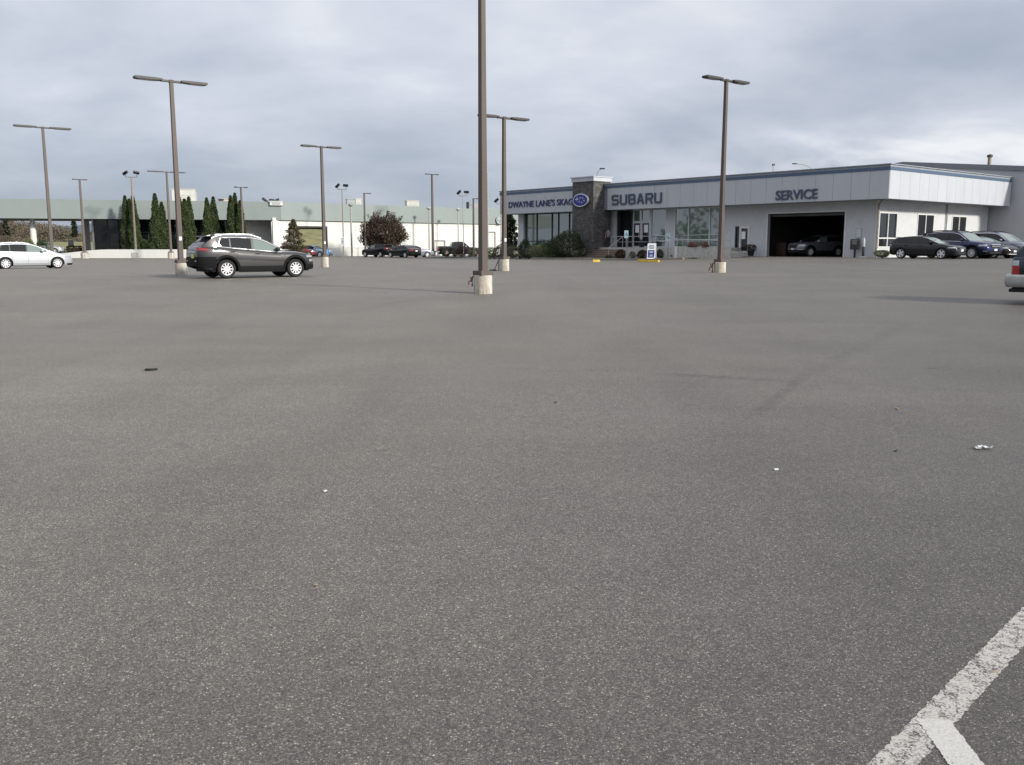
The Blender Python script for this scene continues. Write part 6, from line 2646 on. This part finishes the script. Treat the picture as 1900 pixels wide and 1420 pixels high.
def make_car(name, label, cat, sp, loc, rz, group=None):
    c = Car(sp)
    o = thing(name, label, cat, loc, rz, group)
    P = M[sp["paint"]]
    c.body().build("body", [P, M["brake"]], o, smooth=38)
    c.greenhouse().build("cabin", M[sp["paint"]], o, smooth=42)
    L = sp["L"]
    # wheels
    tm_, rm_ = wheel_meshes(c.r, sp.get("tw", 0.22), sp.get("spokes", 10), sp.get("rimf", 0.66), sp.get("rim", "alloy"))
    for x in (c.xr, c.xf):
        for sg in (-1, 1):
            w = bpy.data.objects.new("wheel", None)
            w.empty_display_size = 0.1
            COL.objects.link(w)
            w.parent = o
            w.location = (x, sg * (c.W2 - 0.125), c.r)
            w.rotation_euler = (0, R(rnd.uniform(0, 60)), 0) if sg < 0 else (0, 0, R(180))
            for nm, me in (("tyre", tm_), ("rim", rm_)):
                q = bpy.data.objects.new(nm, me)
                COL.objects.link(q)
                q.parent = w
    # side windows in a black surround, one per door
    for sg in (-1, 1):
        gl = sp["glass"]
        a, b = gl[0][0], gl[-1][1]
        c.side_glass(a - 0.02, b + 0.06, sg, 0.003, grow=0.012, n=30).build("window_surround", M["black"], o, smooth=60)
        for (x0, x1, mt, *sl) in gl:
            c.side_glass(x0, x1, sg, 0.008, slant0=(sl[0] if sl else 0), slant1=(sl[1] if len(sl) > 1 else 0)).build("side_window", M[mt], o, smooth=60)
        if sp.get("chrome_line"):
            pts = []
            for k in range(25):
                x = c.X(a + (b + 0.05 - a) * k / 24)
                z = c.gh(x)[0] + c.sp.get("wlo", 0.035) - 0.02
                pts.append((x, sg * (c.gy(x, z) + 0.018), z))
            top_ = []
            for k in range(31):
                x = c.X(b + 0.05 - (b - 0.09 - a) * k / 30)
                z = max(c.edge(x) - c.sp.get("whi", 0.045) + 0.018, c.gh(x)[0] + 0.02)
                top_.append((x, sg * (c.gy(x, z) + 0.018), z))
            t = MB()
            t.tube(pts + top_ + [pts[0]], 0.019, 6)
            t.build("window_trim", M["chrome"], o, smooth=60)
    ws = sp["wind"]
    c.top_glass(ws[0], ws[1], 0.90).build("windscreen", M[sp.get("wind_glass", "car_glass")], o, smooth=60)
    if sp.get("rear"):
        c.top_glass(sp["rear"][0], sp["rear"][1], 0.86).build("rear_window", M["car_glass"], o, smooth=60)
    # doors with seams and handles
    for sg in (-1, 1):
        for i, (x0, x1) in enumerate(sp.get("doors", [])):
            lo = lambda x: c.bot(x) + 0.11
            hi = lambda x: c.top(x) - 0.012
            sm_ = c.patch(x0 - 0.008, x1 + 0.008, lambda x: c.bot(x) + 0.10, lambda x: c.top(x) - 0.006, sg, 0.0015, 20, tall=0.045)
            d = c.patch(x0, x1, lo, hi, sg, 0.004, 20, tall=0.055)
            sm_.cur = 1
            nf = len(d.f)
            both = merge(d, sm_)
            both.mi = [0] * nf + [1] * len(sm_.f)
            dr = both.build("door", [P, M["black"]], o, smooth=50, fixn=False)
            hx = c.X(x0 + 0.13)
            hz_ = c.top(hx) - 0.13
            hy = c.side_y(hx, hz_)
            h = MB()
            h.box(hx - 0.09, hx + 0.09, min(sg * (hy + 0.008), sg * (hy + 0.045)), max(sg * (hy + 0.008), sg * (hy + 0.045)), hz_ - 0.018, hz_ + 0.018)
            h.build("handle", M[sp.get("handle", sp["paint"])], dr, bevel=0.012)
        # mirrors
        mxx = c.X(sp["mirror"])
        z = c.top(mxx) + 0.10
        y = c.gy(mxx, z) + 0.13
        h = MB()
        h.add([(v[0] * 0.10 + mxx, v[1] * 0.10 + sg * y, v[2] * 0.075 + z) for v in
               [(math.cos(a) * math.cos(e), math.sin(a) * math.cos(e), math.sin(e)) for e in [R(-80 + 32 * i) for i in range(6)] for a in [2 * math.pi * j / 10 for j in range(10)]]],
              [(i * 10 + j, i * 10 + (j + 1) % 10, (i + 1) * 10 + (j + 1) % 10, (i + 1) * 10 + j) for i in range(5) for j in range(10)])
        h.tube([(mxx + 0.02, sg * (y - 0.14), z - 0.06), (mxx, sg * y, z - 0.03)], 0.03, 6)
        h.build("mirror", M[sp.get("mirror_mat", "black")], o, smooth=60)
        # lamps on the corners
        for (x0, x1, za, zb_, mt, nm) in sp.get("lamps", []):
            d = c.patch(x0, x1, za, zb_, sg, 0.010, 10, 5)
            d.build(nm, M[mt], o, smooth=60)
        # wheel arch cladding
        if sp.get("clad"):
            t = MB()
            for cx_ in (c.xr, c.xf):
                rows = []
                for k in range(25):
                    a = R(-12) + R(204) * k / 24
                    row = []
                    for ra, of in ((c.Ra - 0.012, 0.0), (c.Ra - 0.008, 0.022), (c.Ra + 0.075, 0.022), (c.Ra + 0.085, 0.0)):
                        x = cx_ + ra * math.cos(a)
                        z = c.r + ra * math.sin(a)
                        row.append((x, sg * (c.side_y(x, max(z, c.bot(x))) + of), z))
                    rows.append(row)
                t.grid(rows)
            rows = []
            for k in range(13):
                x = c.xr + c.Ra + 0.02 + (c.wb - 2 * c.Ra - 0.04) * k / 12
                zb = c.bot(x)
                rows.append([(x, sg * (c.side_y(x, zb) - 0.05), zb - 0.05), (x, sg * (c.side_y(x, zb + 0.02) + 0.016), zb - 0.045), (x, sg * (c.side_y(x, zb + 0.17) + 0.016), zb + 0.17), (x, sg * c.side_y(x, zb + 0.19), zb + 0.19)])
            t.grid(rows)
            t.build("arch_cladding", M["cladding"], o, smooth=50, fixn=False)
        # roof rails
        if sp.get("rails"):
            a, b = sp["rails"][:2]
            pts = []
            for k in range(17):
                x = c.X(a + (b - a) * k / 16)
                f = 0.86
                ye = c.gy(x, c.edge(x))
                lift = 0.055 * min(1, 4 * k / 16, 4 * (16 - k) / 16)
                pts.append((x, sg * ye * f, c.gtop(x, f) + lift))
            t = MB()
            t.tube(pts, 0.027, 8)
            for k in (2, 8, 14):
                t.tube([pts[k], (pts[k][0], pts[k][1], pts[k][2] - 0.07)], 0.02, 6)
            t.build("roof_rail", M[sp["rails"][2]], o, smooth=60)
    # bumpers: dark lower bands wrapping the ends
    xe = c.x0 + L
    for nm, x_, s_ in (("rear_bumper", c.x0, -1), ("front_bumper", xe, 1)):
        spec = sp.get(nm)
        if not spec:
            continue
        za, zb_, mt, dp = spec
        rows = []
        ks = 14
        path = []
        for sg in (-1, 1):
            seg = []
            for k in range(ks + 1):
                x = x_ - s_ * dp * (1 - k / ks)
                seg.append((x, sg))
            path += seg if sg < 0 else seg[::-1]
        for (x, sg) in path:
            row = []
            for j in range(4):
                z = za + (zb_ - za) * j / 3
                zz = max(z, c.bot(x) - 0.02)
                of = 0.014 if 0 < j < 3 else 0.006
                row.append((x + (s_ * of if abs(x - x_) < 1e-6 else 0), sg * (c.side_y(x, zz) + of), zz))
            rows.append(row)
        t = MB()
        t.grid(rows)
        t.build(nm, M[mt], o, smooth=50, fixn=False)
    for (nm, xa, xb, y0, y1, za, zb_, mt) in sp.get("boxes", []):
        t = MB()
        t.box(c.X(xa), c.X(xb), y0, y1, za, zb_)
        t.build(nm, M[mt], o, bevel=0.05 if nm in ("rear_bumper", "bumper_wing") else 0.008)
    return o, c


def place(name, label, cat, sp, rz, anchor, world, group=None):
    """put the car so that a local ground point (x, y) lies at a world point"""
    a = Matrix.Rotation(rz, 3, "Z") @ Vector((anchor[0], anchor[1], 0))
    loc = Vector((world.x - a.x, world.y - a.y, 0))
    loc.z = hz(loc.x, loc.y) if len(world) == 3 and world.z < 50 else 0
    return make_car(name, label, cat, sp, loc, rz, group)


def spec(**k):
    return k


def both(xf_list):
    return xf_list


# mid-size crossover with black cladding (the dark grey one)
CROSS = spec(L=4.62, W=1.86, wb=2.70, ro=1.00, r=0.35, gap=0.085, paint="p_grey", tum=0.22, crown=0.06,
             top=[(0, 1.02), (0.06, 1.12), (0.35, 1.175), (0.7, 1.17), (1.2, 1.125), (2.0, 1.06), (3.05, 0.975), (3.4, 0.965), (3.75, 0.95), (4.15, 0.90), (4.42, 0.82), (4.56, 0.70), (4.62, 0.60)],
             bot=[(0, 0.47), (0.12, 0.40), (0.5, 0.30), (1.4, 0.27), (3.5, 0.27), (4.2, 0.28), (4.55, 0.33), (4.62, 0.42)],
             wid=[(0, 0.74), (0.05, 0.84), (0.2, 0.93), (0.6, 0.985), (1.2, 1.0), (3.6, 0.995), (4.05, 0.96), (4.35, 0.86), (4.52, 0.70), (4.62, 0.48)],
             roof=[(0.08, 1.12), (0.18, 1.22), (0.42, 1.42), (0.56, 1.52), (0.64, 1.555), (0.95, 1.60), (1.4, 1.62), (1.95, 1.61), (2.4, 1.535), (2.85, 1.32), (3.42, 0.98)], whi=0.075, wlo=0.03,
             glass=[(0.70, 1.16, "car_glass", 0.20, 0.0), (1.22, 2.00, "car_glass"), (2.08, 3.14, "car_glass_lit")],
             wind=(2.52, 3.36), rear=(0.15, 0.54), doors=[(1.12, 2.06), (2.07, 3.10)], mirror=2.98, handle="p_grey", chrome_line=True, clad=True, rails=(0.55, 2.45, "chrome"),
             spokes=10, rimf=0.645,
             lamps=[(0.0, 0.36, lambda x: 1.035, lambda x: 1.10 + 0.05 * ss(-2.1, -2.35, x), "red_lens", "taillight"), (4.18, 4.52, lambda x: 0.765, lambda x: 0.835, "clear_lens", "headlight"), (4.30, 4.50, 0.60, 0.69, "clear_lens", "fog_lamp")],
             rear_bumper=(0.40, 0.80, "cladding", 0.62), front_bumper=(0.30, 0.50, "cladding", 0.45),
             boxes=[("licence_plate", -0.022, -0.004, -0.30, 0.02, 0.74, 0.90, "plate_yellow"), ("tailgate_trim", -0.014, 0.01, -0.42, 0.42, 0.96, 1.0, "chrome"), ("spoiler", 0.34, 0.86, -0.60, 0.60, 1.535, 1.575, "p_grey"),
                    ("reflector", -0.03, -0.002, -0.62, -0.40, 0.62, 0.67, "red_lens"), ("reflector", -0.03, -0.002, 0.40, 0.62, 0.62, 0.67, "red_lens"), ("grille", 4.575, 4.628, -0.40, 0.40, 0.64, 0.73, "black"),
                    ("antenna", 0.72, 0.9, -0.02, 0.02, 1.58, 1.66, "black")])
b = gp(421, 517.2)
place("parked_car", "dark grey crossover with chrome window trim and bright alloy wheels alone on the lot", "car", CROSS, R(36), (-1.35, -0.83), b)

# silver hatchback at the left edge
HATCH = spec(L=4.45, W=1.77, wb=2.66, ro=0.88, r=0.325, gap=0.05, paint="p_silver", tum=0.30,
             top=[(0, 0.86), (0.05, 0.93), (0.4, 0.99), (1.4, 0.955), (2.4, 0.925), (3.05, 0.92), (3.3, 0.925), (3.75, 0.855), (4.15, 0.755), (4.34, 0.66), (4.45, 0.52)],
             bot=[(0, 0.40), (0.12, 0.30), (0.5, 0.21), (1.4, 0.20), (3.5, 0.20), (4.1, 0.20), (4.38, 0.23), (4.45, 0.34)],
             wid=[(0, 0.72), (0.05, 0.83), (0.2, 0.92), (0.6, 0.98), (1.2, 1.0), (3.4, 0.995), (3.9, 0.955), (4.2, 0.85), (4.36, 0.70), (4.45, 0.48)],
             roof=[(0.10, 0.92), (0.20, 1.07), (0.42, 1.31), (0.55, 1.385), (0.9, 1.435), (1.5, 1.465), (2.0, 1.455), (2.4, 1.385), (2.85, 1.175), (3.42, 0.925)],
             glass=[(0.62, 1.12, "car_glass", 0.14, 0.0), (1.18, 1.98, "car_glass"), (2.05, 2.98, "car_glass_lit")],
             wind=(2.5, 3.36), rear=(0.16, 0.46), doors=[(1.10, 2.02), (2.03, 3.05)], mirror=2.78, mirror_mat="p_silver", spokes=10, rimf=0.68, rails=(0.6, 2.2, "p_silver"),
             lamps=[(0.03, 0.35, 0.76, 0.92, "red_lens", "taillight"), (3.92, 4.36, lambda x: 0.63, lambda x: 0.715, "clear_lens", "headlight")],
             rear_bumper=(0.25, 0.42, "cladding", 0.35), front_bumper=(0.20, 0.30, "cladding", 0.4),
             boxes=[("licence_plate", -0.02, 0.0, -0.16, 0.16, 0.62, 0.76, "plate"), ("grille", 4.40, 4.458, -0.36, 0.36, 0.42, 0.54, "black"), ("antenna", 0.62, 0.78, -0.02, 0.02, 1.425, 1.47, "p_silver")])
b = gp(107.3, 498.6)
place("parked_car", "silver hatchback with roof rails cut by the left edge of the photo", "car", HATCH, R(40), (1.33, -0.79), b)


def variant(base, **k):
    d = dict(base)
    d.update(k)
    return d


# vehicles parked against the side of the dealership
WRX = variant(HATCH, L=4.42, W=1.78, r=0.335, paint="p_black", rails=None, mirror_mat="p_black", spokes=5, rimf=0.70,
              roof=[(0.10, 0.92), (0.17, 1.04), (0.34, 1.25), (0.42, 1.33), (0.8, 1.40), (1.4, 1.445), (1.95, 1.43), (2.35, 1.355), (2.8, 1.15), (3.35, 0.93)],
              glass=[(0.60, 1.10, "car_glass", 0.14, 0.0), (1.15, 1.95, "car_glass"), (2.03, 2.92, "car_glass")], wind=(2.44, 3.30), wind_glass="car_glass_lit",
              wid=[(0, 0.72), (0.05, 0.83), (0.2, 0.92), (0.6, 0.98), (1.2, 1.0), (3.4, 0.995), (3.9, 0.965), (4.2, 0.89), (4.34, 0.79), (4.42, 0.66)],
              lamps=[(0.02, 0.20, 0.80, 0.92, "clear_lens", "taillight"), (3.92, 4.34, lambda x: 0.66, lambda x: 0.745, "clear_lens", "headlight")],
              top=[(0, 0.86), (0.05, 0.93), (0.4, 1.0), (1.4, 0.965), (2.4, 0.935), (3.0, 0.93), (3.3, 0.925), (3.75, 0.865), (4.15, 0.785), (4.34, 0.69), (4.42, 0.55)],
              boxes=[("licence_plate", 4.415, 4.435, -0.15, 0.15, 0.46, 0.60, "plate"), ("grille", 4.36, 4.428, -0.40, 0.40, 0.61, 0.68, "black"), ("lower_grille", 4.38, 4.43, -0.5, 0.5, 0.28, 0.42, "black"),
                     ("spoiler", 0.14, 0.45, -0.55, 0.55, 1.335, 1.37, "p_black"), ("grille_bar", 4.425, 4.436, -0.3, 0.3, 0.635, 0.655, "chrome")])
b = gp(1746.5, 481.0)
place("parked_car", "black hatchback with five spoke silver wheels in front of the row", "car", WRX, R(-52), (1.33, -0.79), b, "cars parked beside the dealership")

BIGSUV = variant(CROSS, L=4.98, W=1.93, wb=2.89, ro=1.08, r=0.37, paint="p_blue", tum=0.22, rim="alloy", spokes=10, chrome_line=True, rails=(0.5, 2.9, "black"),
                 top=[(0, 1.02), (0.06, 1.10), (0.35, 1.14), (1.0, 1.14), (2.2, 1.12), (3.4, 1.09), (3.7, 1.09), (4.1, 1.06), (4.55, 1.0), (4.8, 0.92), (4.92, 0.80), (4.98, 0.66)],
                 bot=[(0, 0.47), (0.12, 0.40), (0.5, 0.28), (1.4, 0.25), (3.8, 0.25), (4.5, 0.26), (4.9, 0.30), (4.98, 0.42)],
                 wid=[(0, 0.78), (0.05, 0.87), (0.2, 0.94), (0.6, 0.985), (1.2, 1.0), (4.0, 0.995), (4.5, 0.975), (4.78, 0.93), (4.92, 0.86), (4.98, 0.74)],
                 roof=[(0.08, 1.10), (0.13, 1.20), (0.26, 1.50), (0.36, 1.68), (0.42, 1.70), (0.9, 1.755), (1.8, 1.785), (2.5, 1.76), (2.95, 1.66), (3.3, 1.42), (3.78, 1.09)],
                 glass=[(0.5, 1.15, "car_glass", 0.12, 0.0), (1.22, 2.22, "car_glass"), (2.32, 3.42, "car_glass")], wind=(3.02, 3.72), wind_glass="car_glass_lit", rear=(0.115, 0.31), doors=[(1.25, 2.28), (2.29, 3.35)], mirror=3.22,
                 mirror_mat="p_blue", clad=True,
                 lamps=[(0.03, 0.4, 0.92, 1.08, "red_lens", "taillight"), (4.42, 4.90, 0.78, lambda x: 0.90, "clear_lens", "headlight"), (4.72, 4.93, 0.42, 0.50, "clear_lens", "fog_lamp")],
                 boxes=[("grille", 4.93, 4.99, -0.46, 0.46, 0.66, 0.88, "black"), ("grille_frame", 4.985, 5.0, -0.5, 0.5, 0.865, 0.90, "chrome"), ("grille_bar", 4.985, 5.0, -0.42, 0.42, 0.76, 0.785, "chrome"),
                        ("licence_plate", 4.985, 5.005, -0.16, 0.16, 0.50, 0.62, "plate"), ("lower_grille", 4.95, 4.99, -0.6, 0.6, 0.33, 0.44, "black")])
b = at(1803, 480, 58.2)
place("parked_car", "deep blue large crossover with chrome grille behind the black hatchback", "car", BIGSUV, R(-60), (1.445, -0.85), b, "cars parked beside the dealership")
H5 = variant(HATCH, paint="p_charcoal", rails=None, mirror_mat="p_charcoal", rim="alloy")
b = at(1858, 478, 62.0)
H5 = variant(H5, boxes=[("grille", 4.40, 4.458, -0.36, 0.36, 0.46, 0.56, "black"), ("licence_plate", 4.45, 4.47, -0.15, 0.15, 0.36, 0.48, "plate")])
SEDAN = variant(HATCH, L=4.62, paint="p_green", rails=None, mirror_mat="p_green", wb=2.68, ro=1.02,
                top=[(0, 0.88), (0.05, 0.96), (0.5, 1.02), (1.5, 0.97), (2.5, 0.94), (3.1, 0.93), (3.45, 0.93), (3.9, 0.87), (4.3, 0.77), (4.5, 0.66), (4.62, 0.52)],
                bot=[(0, 0.42), (0.12, 0.30), (0.5, 0.21), (1.4, 0.20), (3.5, 0.20), (4.2, 0.20), (4.55, 0.23), (4.62, 0.34)],
                wid=[(0, 0.74), (0.05, 0.84), (0.2, 0.92), (0.6, 0.98), (1.2, 1.0), (3.5, 0.995), (4.05, 0.955), (4.35, 0.85), (4.52, 0.70), (4.62, 0.48)],
                roof=[(0.45, 1.01), (0.62, 1.06), (1.0, 1.26), (1.25, 1.37), (1.6, 1.43), (2.0, 1.44), (2.4, 1.40), (2.7, 1.29), (3.0, 1.14), (3.5, 0.93)],
                glass=[(0.95, 1.32, "car_glass", 0.14, 0.0), (1.36, 2.12, "car_glass"), (2.2, 3.02, "car_glass")], wind=(2.62, 3.42), rear=(0.55, 1.15), doors=[(1.3, 2.18), (2.19, 3.15)], mirror=2.92,
                lamps=[(0.03, 0.35, 0.76, 0.92, "red_lens", "taillight"), (4.08, 4.52, 0.63, 0.735, "clear_lens", "headlight")],
                boxes=[("licence_plate", -0.02, 0.0, -0.16, 0.16, 0.70, 0.84, "plate"), ("taillight", -0.015, 0.02, 0.34, 0.62, 0.78, 0.90, "red_lens"), ("taillight", -0.015, 0.02, -0.62, -0.34, 0.78, 0.90, "red_lens"),
                       ("grille", 4.57, 4.628, -0.36, 0.36, 0.46, 0.56, "black")])
place("parked_car", "dark sedan showing only its roof and windscreen between blue crossover and bronze car", "car", variant(SEDAN, paint="p_charcoal", mirror_mat="p_charcoal"), R(-58), (1.34, -0.8), at(1820, 480, 60.8), "cars parked beside the dealership")
place("parked_car", "dark bronze car with bright headlights, third nose in the row", "car", variant(SEDAN, paint="p_brown", mirror_mat="p_brown", wind_glass="car_glass_lit", boxes=[("grille", 4.57, 4.628, -0.4, 0.4, 0.46, 0.60, "black"), ("licence_plate", 4.625, 4.64, -0.15, 0.15, 0.40, 0.52, "plate"), ("bumper_trim", 4.50, 4.632, -0.62, 0.62, 0.25, 0.30, "chrome")]), R(-60), (1.34, -0.8), at(1843, 480, 59.6), "cars parked beside the dealership")
place("parked_car", "dark wagon with pale silver bonnet, last in the row by the right edge", "car", variant(BIGSUV, paint="p_lilac", mirror_mat="p_lilac", L=4.98, wb=2.89), R(-58), (1.445, -0.85), at(1876, 480, 61.0), "cars parked beside the dealership")

# old off-roader leaving the right edge of the frame
OLD = variant(CROSS, L=4.60, W=1.80, wb=2.68, ro=1.12, r=0.37, paint="p_navy", tum=0.20, chrome_line=False, clad=False, rails=(0.7, 2.5, "black"), spokes=5, crown=0.02,
              top=[(0, 1.06), (0.03, 1.13), (0.3, 1.15), (1.0, 1.14), (2.2, 1.12), (3.1, 1.10), (3.4, 1.10), (3.8, 1.08), (4.2, 1.04), (4.42, 0.98), (4.55, 0.86), (4.6, 0.74)],
              bot=[(0, 0.60), (0.12, 0.58), (0.5, 0.46), (1.4, 0.40), (3.6, 0.40), (4.2, 0.42), (4.5, 0.45), (4.6, 0.5)],
              wid=[(0, 0.86), (0.03, 0.93), (0.12, 0.965), (0.6, 0.99), (1.2, 1.0), (3.8, 0.99), (4.2, 0.96), (4.5, 0.88), (4.6, 0.78)],
              roof=[(0.03, 1.13), (0.10, 1.24), (0.28, 1.52), (0.38, 1.66), (0.45, 1.69), (0.9, 1.73), (1.6, 1.75), (2.2, 1.73), (2.6, 1.65), (2.95, 1.40), (3.4, 1.10)],
              glass=[(0.5, 1.2, "car_glass", 0.2, 0.0), (1.28, 2.0, "car_glass"), (2.1, 2.98, "car_glass")], wind=(2.66, 3.34), rear=(0.08, 0.33), doors=[(1.3, 2.05), (2.06, 3.05)], mirror=2.9,
              lamps=[(0.0, 0.15, 0.93, 1.05, "clear_lens", "reverse_lamp"), (0.0, 0.17, 0.73, 0.925, "red_lens", "taillight"), (4.3, 4.55, 0.78, 0.92, "clear_lens", "headlight")],
              rear_bumper=None, front_bumper=None,
              boxes=[("tow_hitch", 0.0, 0.35, -0.55, 0.55, 0.30, 0.40, "black"), ("tow_hitch", -0.08, 0.02, -0.06, 0.06, 0.28, 0.36, "black"), ("spare_wheel", 0.3, 0.95, -0.33, 0.33, 0.32, 0.55, "black")])
b = at(1871, 566, 21.3)
o, c = place("parked_car", "dark navy off-roader with a silver rear bumper cut by the right edge", "car", OLD, R(-33), (-(2.68 / 2 + 1.12), -0.86), b)
up_ = [(0.55, -0.905), (0.0, -0.93), (-0.09, -0.88), (-0.13, -0.78), (-0.15, -0.4), (-0.155, 0)]
up_ = up_ + [(x, -y) for x, y in up_[-2::-1]]
rows = []
for z_, ins in ((0.43, 0.06), (0.47, 0.015), (0.56, 0.0), (0.66, 0.0), (0.705, 0.012), (0.722, 0.04), (0.722, 0.16), (0.43, 0.16)):
    rows.append([(c.X(x + ins * (1 if abs(y) < 0.85 else 0.3)), y - math.copysign(ins if abs(y) > 0.7 else 0, y), z_) for x, y in up_])
q = MB()
q.grid(rows)
q.build("rear_bumper", M["galv"], o, smooth=45, fixn=False)

# silver crossover standing in the service bay
bay = variant(CROSS, paint="p_white", mirror_mat="p_silver", rails=(0.55, 2.45, "black"), clad=True, chrome_line=False,
              top=[(0, 1.02), (0.06, 1.10), (0.35, 1.12), (1.0, 1.12), (2.0, 1.08), (3.05, 1.05), (3.4, 1.05), (3.75, 1.04), (4.2, 1.0), (4.45, 0.92), (4.57, 0.80), (4.62, 0.66)],
              lamps=[(0.03, 0.42, 0.98, 1.08, "red_lens", "taillight"), (4.15, 4.55, 0.78, 0.90, "clear_lens", "headlight"), (4.35, 4.57, 0.50, 0.58, "clear_lens", "fog_lamp")],
              boxes=[("grille", 4.57, 4.635, -0.40, 0.40, 0.64, 0.86, "black"), ("licence_plate", 4.63, 4.65, -0.15, 0.15, 0.50, 0.62, "plate"), ("lower_grille", 4.55, 4.63, -0.5, 0.5, 0.34, 0.46, "black")])
bp_ = DM @ Vector((4.1, (g0 + g1) / 2 + 0.55, 0))
o, c = make_car("parked_car", "silver crossover facing out of the dark open service bay", "car", variant(bay, paint="p_mid"), Vector((bp_.x, bp_.y, DC.z + 0.015)), TH + R(180 - 15))
tb_ = thing("tool_cabinet", "dark red tool cabinet just inside the left of the service bay", "cabinet", DM @ Vector((2.9, g1 - 0.55, 0.012)), TH)
q = MB()
q.box(-0.3, 0.3, -0.45, 0.45, 0.08, 1.05)
q.build("body", M["interior_red"], tb_, bevel=0.02)
q = MB()
for k in range(5):
    q.box(-0.32, -0.302, -0.41, 0.41, 0.14 + 0.18 * k, 0.29 + 0.18 * k)
q.build("drawer_front", M["interior_red"], tb_)
q = MB()
for x_ in (-0.22, 0.22):
    for y_ in (-0.35, 0.35):
        q.box(x_ - 0.04, x_ + 0.04, y_ - 0.04, y_ + 0.04, 0.0, 0.08)
q.build("castor", M["black"], tb_)

# cars parked far away by the red tree and the white building
far_grp = "cars parked by the white building"
FS = variant(CROSS, paint="p_black", chrome_line=False, clad=False, rails=None, mirror_mat="p_black", spokes=5,
             boxes=[("licence_plate", -0.02, 0.0, -0.16, 0.16, 0.80, 0.94, "plate"), ("taillight", -0.015, 0.02, 0.36, 0.66, 0.98, 1.09, "red_lens"), ("taillight", -0.015, 0.02, -0.66, -0.36, 0.98, 1.09, "red_lens"), ("spoiler", 0.16, 0.5, -0.58, 0.58, 1.575, 1.605, "p_black")])
p = at(727, 476.2, 107)
place("parked_car", "black crossover seen from behind under the purple leaf tree", "car", FS, R(140), (-(1.35 + 1.0), 0), p, far_grp)
place("parked_car", "black sedan seen from behind beside the black crossover", "car", variant(SEDAN, paint="p_green"), R(136), (-(1.34 + 1.02), 0), at(773, 476, 104), far_grp)
place("parked_car", "pale silver blue sedan right of the two black cars", "car", variant(SEDAN, paint="p_lilac", mirror_mat="p_lilac"), R(20), (1.34, -0.8), at(793, 475.2, 109), far_grp)
place("parked_car", "small dark red car half hidden by the rusty conifer", "car", variant(HATCH, paint="p_red", rails=None, mirror_mat="p_red", spokes=5), R(15), (1.33, -0.79), at(572, 474.5, 108), far_grp)
place("parked_car", "light blue car in front of the drive-through opening", "car", variant(SEDAN, paint="p_ltblue", mirror_mat="p_ltblue"), R(-25), (1.34, -0.8), at(594, 475.5, 109), far_grp)
p = at(116, 461, 110)
o, c = make_car("parked_car", "silver car on the raised terrace beyond the silver hatchback's bonnet", "car", variant(SEDAN, paint="p_silver", mirror_mat="p_silver"), Vector((p.x - 2.2, 110, 0.62)), R(12), far_grp)

PICK = variant(CROSS, L=5.7, W=1.98, wb=3.6, ro=1.15, r=0.40, gap=0.06, paint="p_black", tum=0.18, chrome_line=False, clad=False, rails=None, mirror_mat="chrome", spokes=5, crown=0.02,
               top=[(0, 1.14), (0.03, 1.22), (0.3, 1.24), (1.75, 1.24), (2.2, 1.22), (3.6, 1.17), (4.0, 1.16), (4.6, 1.13), (5.3, 1.05), (5.55, 0.97), (5.66, 0.85), (5.7, 0.7)],
               bot=[(0, 0.52), (0.12, 0.50), (0.5, 0.44), (1.6, 0.42), (4.4, 0.42), (5.2, 0.42), (5.6, 0.42), (5.7, 0.5)],
               wid=[(0, 0.86), (0.03, 0.94), (0.12, 0.97), (0.6, 0.99), (1.2, 1.0), (4.6, 0.99), (5.2, 0.965), (5.55, 0.90), (5.7, 0.78)],
               roof=[(1.72, 1.23), (1.78, 1.32), (1.92, 1.68), (2.02, 1.80), (2.1, 1.82), (2.5, 1.86), (3.0, 1.87), (3.35, 1.83), (3.65, 1.62), (4.12, 1.17)],
               glass=[(2.06, 2.62, "car_glass", 0.06, 0.0), (2.72, 3.70, "car_glass")], wind=(3.38, 4.06), wind_glass="car_glass_lit", rear=(1.80, 1.98), doors=[(2.05, 2.68), (2.69, 3.72)], mirror=3.62,
               lamps=[(0.0, 0.14, 0.82, 1.16, "red_lens", "taillight"), (5.3, 5.64, 0.80, 0.98, "clear_lens", "headlight")], rear_bumper=(0.5, 0.66, "chrome", 0.2), front_bumper=(0.44, 0.62, "chrome", 0.35),
               boxes=[("bed_liner", 0.12, 1.68, -0.72, 0.72, 1.24, 1.268, "black"), ("grille", 5.62, 5.71, -0.5, 0.5, 0.66, 0.92, "black")])
place("pickup_truck", "black pickup truck behind the planted island", "pickup truck", PICK, R(14), (-1.8, -0.9), at(829, 474.5, 116), far_grp)
